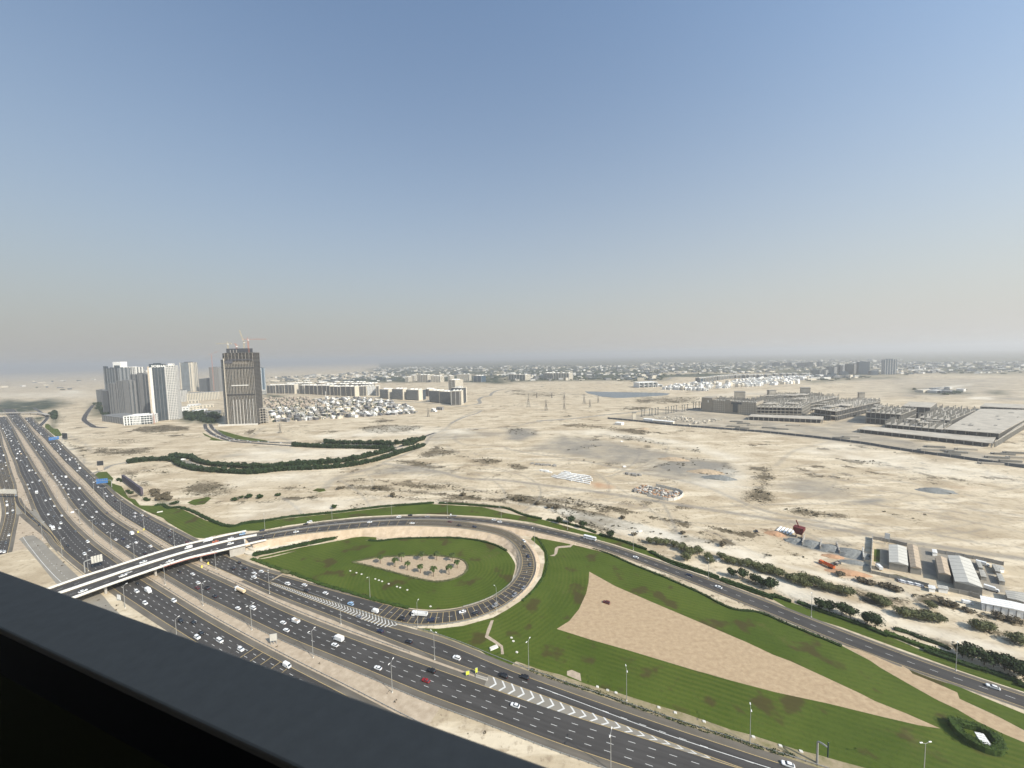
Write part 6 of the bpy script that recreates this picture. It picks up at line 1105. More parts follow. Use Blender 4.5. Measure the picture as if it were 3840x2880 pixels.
tower('white_tower', 'white tower with a tall cube shaped crown standing behind the grey towers', [(-1769.5,1728.1)][0], [(-1682.2,1718.9)][0], 40, 161.6, offwhite, greyglass, [(0, .14), (.2, .05), (.36, .12), (.56, .04), (.72, .04), (.84, .06), (.95, .05)], 3.6, .35, 3, offwhite, extra=lambda b: b.boxes('roof_crown', [(-b.L*.34, b.L*.12, 8, 34, 60, 187.7)], white_paint))
tower('cream_block_tower', 'pale tower top peeping out behind the grey and beige tower', [(-1732.4,1783)][0], [(-1681.1,1773)][0], 30, 142.8, offwhite, offwhite, [(.2, .1), (.6, .1)], 3.6, .3, 3, offwhite)
tower('low_grey_block', 'low grey apartment block at the far left foot of the tower cluster', [(-1851.8,1708)][0], [(-1810.8,1695.8)][0], 30, 64.7, sandgrey, greyglass, eq(5, .4), 3.5, .4, 3, sandgrey)
tower('low_dark_block', 'low dark balcony block beside the slim grey tower', [(-1441.6,1347.9)][0], [(-1402.4,1331.4)][0], 30, 83.6, mat('dark balcony', (.15, .15, .155), .7), greyglass, [(.0, .08), (.9, .1)], 3.5, .9, 3)
tower('pale_glass_tower', 'pale glass tower with beige corner standing alone behind the lettered tower', [(-2040,2369.9)][0], [(-1969.8,2383.1)][0], 46, 179.7, beige, mat('pale glass', (.17, .19, .2), .3, .3, .05, spec=.5), [(0, .05), (.68, .07), (.82, .18)], 3.6, .3, 5, mat('dark roof line', (.08, .09, .1), .6), cream, greyglass)
tower('white_mid_block', 'narrow white mid rise block right beside the gridded white tower', [(-1507.1,1726.8)][0], [(-1483.3,1734.6)][0], 26, 52.6, offwhite, greyglass, eq(5, .5), 3.6, .3, 3, mat('dark cornice', (.08, .09, .1), .6))
tower('long_mid_block', 'long pale mid rise apartment block with a flat dark roof behind the low villas', [(-1493.5,1749.2)][0], [(-1391.1,1821.4)][0], 40, 36.5, cream, greyglass, eq(22, .55), 3.6, .3, 2, mat('blue grey roof', (.16, .18, .19), .6))
tower('brown_far_block', 'hazy grey block far behind, left of the red tower crane', [(-1923.4,2362.6)][0], [(-1849.5,2352.7)][0], 50, 78.2, sandgrey, greyglass, [(0, .04)], 4, 1.2, 3)
tower('far_unfinished_tower', 'unfinished hazy tower with exposed floors behind the red tower crane', [(-1820.1,2315)][0], [(-1761.2,2313.1)][0], 50, 146.9, sandgrey, dark_concrete, eq(6, .3), 3.6, .7, 4, sandgrey)
tower('blue_glass_tower', 'blue glass tower with white ribs on a low podium, right of the construction tower', [(-1539.2,2308.8)][0], [(-1498.1,2333.6)][0], 44, 137.6, offwhite, glass_blue, [(0, .05), (.22, .05), (.36, .05), (.58, .1), (.92, .06)], 3.6, .22, 4, greyglass, mat('pale blue rib', (.36, .40, .42), .6), glass_blue)
tower('tower_podium', 'low white podium at the foot of the blue glass tower', [(-1344.3,2015.5)][0], [(-1312.6,2050.6)][0], 60, 22, pale_concrete, greyglass, [], 5, 1.6, 1, cat='building')
def podium_extra(b): b.boxes('white_frame', [(x*b.L, (x+.035)*b.L, -1.5, -.6, 0, 27) for x in (.0, .1, .2)]+[(0, .235*b.L, -1.5, -.6, 25.5, 27.5)], white_paint)
tower('podium_building', 'low podium with white window grid at the foot of the lettered tower', [(-1103.6,1082.6)][0], [(-1046.6,1106.7)][0], 40, 24.8, white_paint, slate, eq(7, .4, .28, .62)+[(.72, .01), (.82, .01), (.92, .01)], 6.5, 1.6, 4, white_paint, extra=podium_extra, cat='building')
tower('side_podium', 'grey low podium building left of the white window grid podium', [(-1271.1,1182)][0], [(-1129.8,1106.8)][0], 50, 18, sandgrey, sandgrey, eq(9, .4), 5, .5, 2, cat='building')
# low houses between the lettered tower and the construction tower
for i, (a, c, h, dp, m_, l) in enumerate((([(-1197.5,1372.7)][0], [(-1171.9,1384.9)][0], 15, 22, white_paint, 'white flat roofed house with big dark windows beside the gridded white tower'), ([(-1177.3,1394.1)][0], [(-1158,1416.5)][0], 14, 24, cream, 'cream flat roofed house, second from the gridded white tower'), ([(-1256.7,1477.9)][0], [(-1222.5,1490.8)][0], 13, 24, white_paint, 'white house row with long flat roof near the construction tower'), ([(-1202,1468.6)][0], [(-1173,1501.5)][0], 11, 22, cream, 'wide low cream roofed house left of the construction tower'), ([(-1095.3,1317.5)][0], [(-1079.5,1353.9)][0], 10, 18, white_paint, 'low white house with grey front wall among trees'), ([(-1005.9,1260.4)][0], [(-992.4,1301.6)][0], 11, 18, sandgrey, 'grey house wall hidden behind dark trees by the construction tower'), ([(-1404.4,1659.6)][0], [(-1374.1,1677.2)][0], 11, 30, cream, 'cream flat roof below the long mid rise block'))):
    b = Bld('villa', l, 'house', a, c); b.boxes('wall', [(0, b.L, 0, dp, 0, h)], m_); b.boxes('roof', [(-.6, b.L+.6, -.8, dp+.6, h, h+.8)], m_); n = max(3, int(b.L/9))
    b.boxes('window', [((k+.2)/n*b.L, (k+.8)/n*b.L, -.25, .2, z, z+2.6) for k in range(n) for z in (1.2, h*.55)], slate, True)
# --- concrete tower under construction
def construction_tower():
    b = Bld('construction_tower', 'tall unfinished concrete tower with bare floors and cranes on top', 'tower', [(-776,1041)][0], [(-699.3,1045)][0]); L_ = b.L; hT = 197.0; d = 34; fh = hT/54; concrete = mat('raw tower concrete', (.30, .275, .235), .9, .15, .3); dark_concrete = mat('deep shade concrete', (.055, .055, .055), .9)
    b.boxes('core', [(L_*.02, L_*.98, 2.2, d-2, 0, hT+1)], dark_concrete); b.boxes('core_formwork', [(L_*.07, L_*.8, 4, d-8, hT+1, hT+fh*3.4)], mat('dark formwork', (.055, .058, .065), .8, .2, .5))  # core coloured near black for the shade inside the open floors
    b.boxes('core_wall_top', [(L_*(.2+.105*i), L_*(.2+.105*i)+1.6, 3.2, 5, hT, hT+fh*2.4) for i in range(3)], concrete)
    b.boxes('floor_slabs', [(0, L_, 0, d, i*fh, i*fh+.42) for i in range(1, 55)], concrete, True)
    b.boxes('column', [(L_*x, L_*x+.9, .25, 1.4, 0, hT*.88) for x in np.linspace(.02, .97, 19)]+[(L_*x, L_*x+.8, .3, 1.3, hT*.88, hT) for x in np.linspace(.02, .97, 9)], concrete, True)
    b.boxes('white_fin', [(L_*x, L_*x+.85, -.5, .3, 3, hT*.36) for x in (.21, .32, .43, .54, .66, .77, .88)], offwhite); b.boxes('fin', [(L_*x, L_*x+.6, -.35, .3, hT*.4, hT*.78) for x in (.14, .26, .37, .48, .59, .70, .81, .92)], concrete)
    b.boxes('transfer_band', [(L_*.02, L_*.98, -.4, 5, hT*.415, hT*.435)], dark_concrete); b.boxes('transfer_band', [(0, L_, -.4, 5, hT*.785, hT*.80)], dark_concrete); b.boxes('white_band', [(L_*.2, L_*.78, -.6, 1, hT*.548, hT*.562)], offwhite)
    b.boxes('infill_wall', [(L_*.25, L_*.78, 1.5, 2, hT*.845, hT*.88)], mat('block infill', (.24, .2, .155), .9, .2, .3)); b.boxes('scaffold_net', [(L_*.1, L_*.98, -.9, -.5, hT*.9, hT*.915), (0, L_*.3, -.9, -.5, hT*.86, hT*.895)], mat('scaffold net', (.10, .10, .11), .9))
    rnd = random.Random(3); mats_ = []
    b.boxes('window', [(L_*(x+.012), L_*(x+.045), .9, 1.0, i*fh+.9, i*fh+fh-.3) for x in np.linspace(.03, .92, 19) for i in range(1, 44) if rnd.random() < .55], slate, True)
    hs = 186.3
    b.boxes('side_wing', [(-11, -1.2, 4, d+8, 0, hs-6)], mat('shaded blue glass', (.05, .065, .08), .4, .2, .1, spec=.5)); b.boxes('side_wing_slabs', [(-12, -.6, 3, d+9, i*fh, i*fh+.4) for i in range(1, int(hs/fh)+1)], concrete, True); b.boxes('side_wing_core', [(-9, -1.5, 9, d-4, hs-6, hs+11)], dark_concrete)  # side wing glass darkened in its colour for the side in shade
    b.boxes('hoist_mast', [(-.9, .4, -1.6, -.2, 0, hT*.93)], cream); b.boxes('site_podium', [(-24, L_+1, -6, -1, 0, 4.2)], pale_concrete)
    return b, L_, hT
CT, CTL, CTH = construction_tower()
def block_frame(name, label, fl, fr, depth, floors, fh, cat='building', tops=True, colgap=6., m_=concrete, back=True):
    b = Bld(name, label, cat, fl, fr); L_ = b.L
    for i in range(1, floors+1): b.boxes('floor_slab', [(0, L_, 0, depth, i*fh-.6, i*fh)], m_)
    nx, ny = max(2, int(L_/colgap)), max(2, int(depth/(colgap*1.3)))
    b.boxes('columns', [(L_*i/nx-.35 if i else 0, (L_*i/nx-.35 if i else 0)+.8, depth*j/ny*.97, depth*j/ny*.97+.8, 0, floors*fh-.6+(rng.uniform(1, 4) if tops and rng.random() < .5 else 0)) for i in range(nx+1) for j in range(ny+1)], m_, True)
    if back: b.boxes('inner_backing', [(L_*.15, L_*.85, depth*.55, depth*.6, 0, floors*fh-.6)], dark_concrete)
    return b
block_frame('unfinished_block', 'small unfinished six storey concrete frame right against the construction tower', [(-704,1053.4)][0], [(-684.6,1070.2)][0], 24, 6, 41.9/6)
block_frame('unfinished_block', 'tiny unfinished concrete annex at the left foot of the construction tower', [(-815.3,1076.5)][0], [(-801.6,1074.7)][0], 10, 7, 4.4)
# --- tower cranes
crane_red = mat('crane red', (.46, .19, .12), .6, .15, .5); crane_pale = mat('crane yellow', (.50, .42, .26), .6, .1, .5)
def crane(label, base, z0, z1, jib, back, az, m_, luff=0.):
    r_ = empty('tower_crane', (base[0], base[1], z0)); tag(r_, label, 'crane', 'tower cranes over the building sites'); h = z1-z0; k = MB(); s_ = 1.1
    for x, y in ((-s_, -s_), (s_, -s_), (s_, s_), (-s_, s_)): k.tube((x, y, 0), (x, y, h), .22, 4)
    z = 0; sg = 1
    while z < h-2:
        for a, c in (((-s_, -s_), (s_, -s_)), ((s_, -s_), (s_, s_)), ((s_, s_), (-s_, s_)), ((-s_, s_), (-s_, -s_))):
            p, q = (a, c) if sg > 0 else (c, a); k.tube((*p, z), (*q, min(h, z+4)), .12, 3)
        z += 4; sg = -sg
    k.build('mast', m_, r_)
    def J(L_, up, nm):
        k = MB(); c, si = math.cos(az), math.sin(az); e = np.array([c*math.cos(up), si*math.cos(up), math.sin(up)]); n = np.array([-si, c, 0]); u = np.cross(e, n); st = np.array([0, 0, h])
        rails = [n*.8, -n*.8, (u if u[2] > 0 else -u)*1.6]
        for q in rails: k.tube(st+q, st+q*.7+e*L_, .2, 4)
        t = 0; sg = 0
        while t < abs(L_):
            f = math.copysign(1, L_); a = e*f*t; b_ = e*f*min(t+3, abs(L_))
            for i in range(3): k.tube(st+rails[i]*.9+a, st+rails[(i+1+sg) % 3]*.9+b_, .1, 3)
            t += 3; sg = 1-sg
        k.build(nm, m_, r_)
    J(jib, luff, 'jib'); J(-back, 0, 'counter_jib')
    k = MB(); k.tube((0, 0, h), (0, 0, h+7), .5, 4, .2); k.build('tower_head', m_, r_); k = MB(); c, si = math.cos(az), math.sin(az)
    k.tube((0, 0, h+7), (c*jib*.7*math.cos(luff), si*jib*.7*math.cos(luff), h+1.6+jib*.7*math.sin(luff)), .1, 3); k.tube((0, 0, h+7), (-c*back, -si*back, h+1), .1, 3); k.build('tie_rods', m_, r_)
    k = MB(); k.box((-c*(back-2), -si*(back-2), h-2.5), (4, 2.4, 3), az); k.build('counterweight', concrete, r_); k = MB(); k.box((1.8, -1.4, h-2.6), (2, 1.8, 2.4)); k.build('cab', white_paint, r_)
def onroof(u, y): 
    q = CT.root.matrix_basis @ Vector((u*CTL, y*CT.flip, 0)); return (q.x, q.y)
crane('red tower crane with a long right pointing jib on the right of the construction tower', onroof(.80, 8), CTH, 233.0, 46, 14, R(8), crane_red)
crane('pale tower crane with a left pointing jib on the left of the construction tower', onroof(.10, 8), CTH, 223.0, 34, 12, R(176), crane_pale)
crane('luffing crane with a steep raised jib at the top of the construction tower', onroof(.62, 12), CTH, 226.1, 34, 6, R(184), crane_pale, R(74))
crane('small red crane stub in the middle of the construction tower roof', onroof(.36, 12), CTH+8, CTH+19, 9, 4, R(200), crane_red, R(60))
crane('tall red tower crane standing on the ground left of the construction tower', [(-1772.2,2282)][0], 0, 223.2, 48, 14, R(35), crane_red, R(32))
crane('short red hoist crane at the foot of the lettered dark tower', [(-1033.6,1099.7)][0], 0, 27.1, 8, 4, R(150), crane_red)

# ------------------------------------------------------------------ apartment blocks behind the villas
def apartments(label, fl, fr, depth, h, wallm, group, n, style=0, light=None, end=True):
    b = Bld('apartment_block', label, 'apartment block', fl, fr, group); L_ = b.L; b.boxes('wall', [(0, L_, 0, depth, 0, h)], wallm); fh = h/max(5, round(h/4.2)); nf = int(round(h/fh))
    wx = []
    for i in range(n):
        x0 = L_*(i+.16)/n; x1 = L_*(i+.84)/n
        for f in range(nf): wx.append((x0, x1, -.12, .3, f*fh+fh*.28, f*fh+fh*.86))
    ny = max(2, int(depth/7))
    for f in range(nf):
        for j in range(ny):
            for x in (-.12, L_-.2): wx.append((x, x+.32, depth*(j+.25)/ny, depth*(j+.75)/ny, f*fh+fh*.3, f*fh+fh*.85))
    b.boxes('windows', wx, slate, True)
    if style == 0: b.boxes('pier', [(L_*i/n-.45, L_*i/n+.45, -.9, .2, 0, h+.5) for i in range(n+1) if i % 3 == 0], light or cream, True)
    else: b.boxes('balconies', [(L_*.04, L_*.96, -1.3, .1, f*fh+fh*.1, f*fh+fh*.28) for f in range(1, nf)], light or offwhite, True)
    if end: b.boxes('end_tower', [(L_-1.2, L_+3.5, -.6, depth*.5, 0, h+3)], cream)
    b.boxes('roof', [(-.5, L_+.5, -.6, depth+.5, h, h+1.)], cream); b.boxes('roof_room', [(L_*x, L_*(x+.1), depth*.3, depth*.7, h+1, h+4.5) for x in (.12, .45, .8)], white_paint)
GA = 'row of brown grey apartment blocks behind the villas'; ht1 = 44.7
rowA = [([(-1347.4,2106.5)][0], [(-1287,2085.2)][0]), ([(-1283.1,2084.2)][0], [(-1225.1,2063.6)][0]), ([(-1222.4,2062.9)][0], [(-1158.9,2041.1)][0]), ([(-1129.3,2034.1)][0], [(-1095.9,2019.6)][0]), ([(-1082.4,2003.3)][0], [(-992.8,1950.5)][0]), ([(-984.1,1942.3)][0], [(-902.8,1896.4)][0]), ([(-897.9,1892.3)][0], [(-833.2,1857.2)][0]), ([(-827.9,1853.1)][0], [(-744.7,1812)][0])]
for i, (a, c) in enumerate(rowA): apartments('brown grey apartment block behind the villas, %s in the long row' % LORD[i], a, c, 46, ht1*(.97+.04*(i % 3)), brown_grey, GA, 8 if i != 3 else 4)
for i, (a, c) in enumerate(rowA+rowA[2:7]):
    k_ = 1 if i < len(rowA) else 2; a_, u_, n_, l_ = frame_of(a, c); sh = n_*(95*k_)+u_*(14*k_)
    apartments('pale roofed block in the %s row behind the brown grey apartments, %s' % ('second' if k_ == 1 else 'third', LORD[i % len(rowA)]), a_+sh, a_+sh+u_*l_*(.8 if i % 3 else .95), 40, ht1*(1.04+.10*((i*5) % 4)/3), (beige, brown_grey, cream)[i % 3], 'rows of blocks behind the brown grey apartments', 6, i % 2, cream, False)
apartments('brown apartment block with a white gridded front in the gap of the row', [(-731,1831.4)][0], [(-697.9,1835.4)][0], 50, ht1, brown_grey, GA, 5); apartments('apartment block with white honeycomb window frames facing the villas', [(-694.7,1834.7)][0], [(-664.2,1868.7)][0], 40, ht1*1.02, white_paint, GA, 9, 0); apartments('narrow brown apartment block right of the white honeycomb block', [(-640.3,1805.6)][0], [(-627.9,1808.4)][0], 50, ht1*1.02, brown_grey, GA, 2)
GB = 'bigger apartment blocks nearer the desert'
for i, (a, c, t, st) in enumerate((([(-584.3,1688.5)][0], [(-535.5,1654.2)][0], 40.2, 1), ([(-515.1,1642.8)][0], [(-460.1,1608.5)][0], 43.7, 1), ([(-443.9,1602.9)][0], [(-384.7,1568.8)][0], 41.8, 1), ([(-407,1759)][0], [(-374.8,1725)][0], 31.7, 0), ([(-326.1,1502.7)][0], [(-279.9,1468.1)][0], 44.6, 1), ([(-277.1,1461.8)][0], [(-229.2,1420.9)][0], 43.9, 1), ([(-220.9,1389)][0], [(-185.4,1386.1)][0], 49.8, 0), ([(-190.3,1432.2)][0], [(-175.7,1461.8)][0], 57.5, 1))):
    apartments('bigger grey apartment block nearer the desert, %s in its row' % LORD[i], a, c, 44, t, (greyglass if st else brown_grey), GB, 7, st, offwhite if i != 7 else brown_grey)
GC = 'pale blocks behind the apartment rows'
for i, (a, c, t) in enumerate((([(-796.5,2867)][0], [(-771.7,2858.4)][0], 36), ([(-771,2907)][0], [(-737.9,2902.4)][0], 46), ([(-698.1,2832.9)][0], [(-613.2,2790.1)][0], 52), ([(-582.7,2759.8)][0], [(-511,2735.2)][0], 44), ([(-475.4,2858.6)][0], [(-456.4,2851.7)][0], 38), ([(-407.6,2855.5)][0], [(-315.8,2836.5)][0], 48), ([(-269.7,2684.4)][0], [(-212.3,2651.8)][0], 44), ([(-24.9,2860.3)][0], [(95,2745.1)][0], 40), ([(233.2,2852.2)][0], [(295.6,2782.2)][0], 44), ([(297.9,2754.7)][0], [(398.6,2681.9)][0], 46), ([(-315,1900.6)][0], [(-278.5,1875.8)][0], 62))):
    apartments('hazy pale block beyond the apartment rows, %s' % LORD[i], a, c, 60, t, cream if i != 6 else glass_blue, GC, 6, 0, offwhite, False)
GD = 'sunlit row of short tower blocks by the distant villas'
xs = [([(1060.2,2162.4)][0], [(1088.5,2168)][0], 25.2), ([(1101.9,2189.3)][0], [(1121.6,2198.2)][0], 24.1), ([(1131.4,2210.7)][0], [(1151.2,2219.9)][0], 24.3), ([(1165.8,2242)][0], [(1185.6,2251.6)][0], 24.0), ([(1206.2,2283.9)][0], [(1227.2,2293.6)][0], 24.4), ([(1247.9,2321.4)][0], [(1270.9,2330.9)][0], 23.7), ([(1283.5,2350.6)][0], [(1304.2,2361.4)][0], 22.2), ([(1320.1,2386.9)][0], [(1338.2,2399.2)][0], 21.0), ([(1349.4,2414.5)][0], [(1372.8,2425.1)][0], 20.5), ([(1378.1,2429.7)][0], [(1412.4,2436.2)][0], 20.6), ([(1439.4,2459.5)][0], [(1463.4,2470.6)][0], 18.6), ([(1463.2,2463.7)][0], [(1498.2,2470.4)][0], 18.6), ([(1492,2451.9)][0], [(1518.3,2462.1)][0], 19.3), ([(1511.7,2443.8)][0], [(1546,2450.7)][0], 19.2), ([(1547.1,2443.2)][0], [(1579,2451.1)][0], 19.2), ([(1571.3,2433.2)][0], [(1607.7,2439.1)][0], 19.1), ([(1608.9,2417.8)][0], [(1648.1,2422.4)][0], 19.0), ([(1613.8,2417.4)][0], [(1641.9,2419.6)][0], 21.6), ([(1675.4,2440.8)][0], [(1703.8,2443.1)][0], 21.8), ([(1730.3,2453.4)][0], [(1756,2457)][0], 22.3), ([(1775.8,2463.1)][0], [(1801.7,2466.7)][0], 20.9), ([(1821.7,2472.9)][0], [(1850.7,2475.2)][0], 20.2), ([(1891.2,2495.4)][0], [(1945.2,2486.7)][0], 16.8)]
for i, (a, c, t) in enumerate(xs):
    apartments('short hazy tower block in the sunlit distant row, %s' % (LORD[i] if i < 12 else ['thirteenth', 'fourteenth', 'fifteenth', 'sixteenth', 'seventeenth', 'eighteenth', 'nineteenth', 'twentieth', 'twenty first', 'twenty second', 'rightmost'][i-12]+(' from left' if i < 22 else '')), a, c, 40, t, sandgrey if i else glass_blue, GD, 4, 0, cream, False)
GE = 'hazy high rise towers on the right hand skyline'
HR = [([(2432.5,2509.7)][0], [(2493.6,2488)][0], 96.7, 'broad blue glass high rise, tallest and farthest right on the skyline'), ([(2318.1,2566.6)][0], [(2373.9,2547.6)][0], 82.9, 'broad blue glass high rise with a stepped top, second from the right'), ([(2299,2630.3)][0], [(2333.2,2622.2)][0], 66.3, 'hazy grey glass tower left of the two broad blue high rises'), ([(2352.2,2640.4)][0], [(2379.5,2635.8)][0], 67.0, 'pale ribbed tower touching the stepped blue high rise'), ([(2399.7,2784.5)][0], [(2427.8,2779.6)][0], 49.3, 'pale slim tower, middle of the hazy skyline group'), ([(2391.9,2820.8)][0], [(2424,2813.8)][0], 51.7, 'grey glass tower in the middle of the hazy skyline group'), ([(2229.2,2703.7)][0], [(2262.1,2696.4)][0], 47.4, 'dark grey slab tower left in the hazy skyline group'), ([(2291.8,2729.8)][0], [(2312.5,2728.9)][0], 46.2, 'white ribbed tower beside the dark grey slab tower'), ([(2080.8,2595.2)][0], [(2100.5,2594.3)][0], 32.6, 'short pale tower near the left of the skyline group'), ([(2100.1,2568.8)][0], [(2117.6,2569)][0], 33.9, 'short white tower next to the dark grey slab tower'), ([(1983,2532.6)][0], [(2021.2,2523.1)][0], 37.7, 'low dark block at the left end of the skyline group'), ([(2168.1,2528)][0], [(2209.7,2516.5)][0], 21.0, 'wide low glass block in front of the skyline group'), ([(2021.5,2437.2)][0], [(2054,2430.2)][0], 18.0, 'wide low teal block in front of the dark grey slab tower'), ([(2329.5,2492.3)][0], [(2369.8,2481.2)][0], 24.2, 'low block between the two broad blue high rises'), ([(2830.4,4175.7)][0], [(2891.8,4146.3)][0], 40.3, 'very faint pair of towers at the far left of the hazy horizon'), ([(2898.7,4114.5)][0], [(2943.2,4100.1)][0], 33.4, 'very faint low tower, second group on the hazy horizon'), ([(2955.4,4063.8)][0], [(2972.3,4073.8)][0], 39.4, 'very faint thin tower on the hazy horizon'), ([(2991.8,4031.2)][0], [(3065,3990.4)][0], 37.6, 'very faint wide tower block, centre of the hazy horizon'), ([(3057.4,3972.5)][0], [(3101.7,3957.4)][0], 43.4, 'very faint tower block right of the centre of the hazy horizon'), ([(3100.6,3885.8)][0], [(3134.9,3879.2)][0], 49.8, 'very faint tower farthest right on the hazy horizon')]
for i, (a, c, t, l) in enumerate(HR):
    w_ = math.dist(a[:2], c[:2]); gl = glass_blue if i in (0, 1, 11, 12, 13) else greyglass
    tower('high_rise', l, a, c, max(30, w_*.5), t, offwhite if i in (3, 4, 7, 8, 9) else sandgrey, gl, eq(5, .45 if i in (3, 4, 7, 8, 9) else .2), 5, .5, 4, gl, offwhite if i in (0, 3, 4, 7, 8, 9) else greyglass, greyglass, 2, group=GE)
# ------------------------------------------------------------------ villas
def villa_meshes():
    out = []
    defs = [ # boxes: x0,x1,y0,y1,z0,z1,mat   (mats: 0 wall 1 dark opening 2 roof)
     [(-6, 6, -5, 5, 0, 7, 0), (-5, 1, -4, 5, 7, 10, 0), (-6.3, 6.3, -5.3, 5.3, 7, 7.5, 2), (-5, -1, -5.25, -4.9, .6, 2.9, 1), (1, 5, -5.25, -4.9, .4, 2.9, 1), (-5, -2, -5.25, -4.9, 4, 6.2, 1), (1.5, 5, -5.25, -4.9, 3.9, 6.2, 1), (5.9, 6.2, -3, 3, 3.9, 6.2, 1)],
     [(-7, 7, -5, 5, 0, 3.6, 0), (-7, 2, -5, 5, 3.6, 7.2, 0), (-7.3, 2.3, -5.6, 5.3, 7.2, 7.7, 2), (2, 7.3, -5.3, 5.3, 3.6, 4., 2), (-6, -3, -5.25, -4.9, 4.2, 6.6, 1), (-2, 1, -5.25, -4.9, 4.2, 6.6, 1), (-6, -2, -5.25, -4.9, .4, 3, 1), (1, 6, -5.25, -4.9, .3, 3, 1), (-5, -3, -2, 1, 7.7, 9.5, 0)],
     [(-10, 10, -4.5, 4.5, 0, 7, 0), (-10.3, 10.3, -5, 5, 7, 7.6, 2)]+[(-9+i*5, -6+i*5, -4.75, -4.4, z, z+2.5, 1) for i in range(4) for z in (.4, 3.9)]+[(-10+i*5-.15, -10+i*5+.15, -6, -4.4, 0, 7, 0) for i in range(5)],
     [(-6, 6, -6, 6, 0, 6.6, 0), (-3, 3, -6.8, -5.8, 0, 7.4, 0), (-6.2, 6.2, -6.2, 6.2, 6.6, 7.2, 2), (-2.4, 2.4, -6.95, -6.6, .6, 3, 1), (-2.4, 2.4, -6.95, -6.6, 4, 6.6, 1), (3.5, 5.5, -6.25, -5.9, 3.8, 6, 1), (-5.5, -3.5, -6.25, -5.9, 3.8, 6, 1), (1, 4, 0, 4, 7.2, 9.6, 0)]]
    for d in defs:
        k = MB()
        for x0, x1, y0, y1, z0, z1, m_ in d: k.box(((x0+x1)/2, (y0+y1)/2, z0), (x1-x0, y1-y0, z1-z0), 0, m_)
        out.append(k)
    return out
VM = villa_meshes(); pink = mat('pinkish beige render', (.40, .335, .265), .85, .08, .2); grey_r = mat('grey render', (.25, .24, .23), .85, .1, .2); dark_r = mat('dark modern render', (.10, .10, .105), .8, .1, .2)
VMESH = {}
def villa(i, wallm, roofm):
    key = (i, wallm.name, roofm.name)
    if key not in VMESH: VMESH[key] = VM[i].mesh('villa', [wallm, slate, roofm])
    return VMESH[key]
def fill(quadL, quadR, rows, cols, pick, label, group, rot, jit=.25, drop=.08, cat='house', sc=1.):
    """rows of houses between two lines (both drawn near to far)"""
    a, b = spl(quadL, 20)[:, :2], spl(quadR, 20)[:, :2]
    for r_ in range(rows):
        t = r_/(rows-1) if rows > 1 else .5; p = a[int(t*(len(a)-1))]; q = b[int(t*(len(b)-1))]
        n_ = {}
        for c in range(cols):
            if rng.random() < drop: continue
            u = (c+.5+rng.uniform(-jit, jit))/cols; xy = p*(1-u)+q*u+rng.normal(0, 3., 2); me, kind = pick(t, u); o = link('villa', me, None, (xy[0], xy[1], 0), rot+random.choice((0, 0, 0, math.pi/2, -.1)))
            o.scale = (sc*rng.uniform(.9, 1.15), sc*rng.uniform(.9, 1.15), sc*rng.uniform(.85, 1.1)); n_[kind] = n_.get(kind, 0)+1; tag(o, label[kind] % ('%s from left in %s' % (ordw(n_[kind]), 'the front row' if r_ == 0 else ('the back row' if r_ == rows-1 else ordw(r_+1)+' row'))), cat, group[kind])
def pickA(t, u):
    if u < .42 and t > .45: return villa(random.choice((0, 3)), pink, pink), 0
    z = rng.random(); w_ = white_paint if z < .3 else (cream if z < .5 else (grey_r if z < .78 else dark_r)); return villa(random.randrange(4), w_, random.choice((white_paint, cream, sandgrey, grey_r))), 1
fill([(-684.6,1085.2),(-791.3,1244.4),(-969.2,1509.4),(-1157.3,1788)], [(-302,1202),(-355.1,1348.7),(-475.2,1525.4),(-612.5,1687.1)], 11, 21, pickA, ['beige older villa, %s, construction tower estate', 'modern villa, %s, construction tower estate'], ['beige villas of the older estate', 'modern villas right of the construction tower'], R(-30), sc=1.05)
for i, (p, m_, l) in enumerate((([(-452.7,1259.5)][0], white_paint, 'white framed villa with two dark square openings, front row of the estate'), ([(-382.2,1182.5)][0], white_paint, 'white framed villa at the near right edge of the estate, left one of two'), ([(-360.7,1185.5)][0], white_paint, 'white framed villa at the near right edge of the estate, right one of two'), ([(-655.3,1096.6)][0], grey_r, 'grey unfinished villa at the near left edge of the estate'), ([(-594.4,1109.3)][0], grey_r, 'grey unfinished villa in the near middle of the estate'), ([(-240.1,1267.8)][0], grey_r, 'lone unfinished house on the sand right of the estate'), ([(-252.1,1227.5)][0], white_paint, 'low white house beside the lone unfinished house on the sand'))):
    o = link('villa', villa((3, 0, 0, 2, 2, 2, 1)[i], m_, white_paint if i != 5 else grey_r), None, (p[0], p[1], 0), R(-25)); o.scale = (1.15, 1.15, 1.2); tag(o, l, 'house')
def pickB(t, u): return villa(random.choice((0, 1, 3)), white_paint if rng.random() < .7 else cream, white_paint), 0
fill([(725.1,1813.1),(823,1950.5),(938.3,2041.3)], [(867.8,1695.6),(971,1869),(1075.8,1998.3)], 4, 11, pickB, ['white villa, %s, sunlit distant estate'], ['white villas of the sunlit distant estate'], R(20), sc=1.7)
fill([(968.2,1798),(1102.6,1989.9),(1354.1,2252.7)], [(1476.1,1977.1),(1720.3,2257.5),(1880.5,2389.3)], 5, 22, pickB, ['hazy pale villa, %s, estate behind the mall'], ['hazy pale villas behind the mall frames'], R(30), sc=1.8, drop=.15)
o = link('warehouse', villa(2, white_paint, white_paint), None, (*[(684.3,1971.2)][0], 0), R(10)); o.scale = (5, 6, 3.4); tag(o, 'big white windowless warehouse on the open plain beyond the pond', 'warehouse')
o = link('warehouse', villa(2, white_paint, white_paint), None, (*[(724.7,1971.3)][0], 0), R(10)); o.scale = (4, 4, 1.5); tag(o, 'low white shed attached right of the big warehouse beyond the pond', 'warehouse')
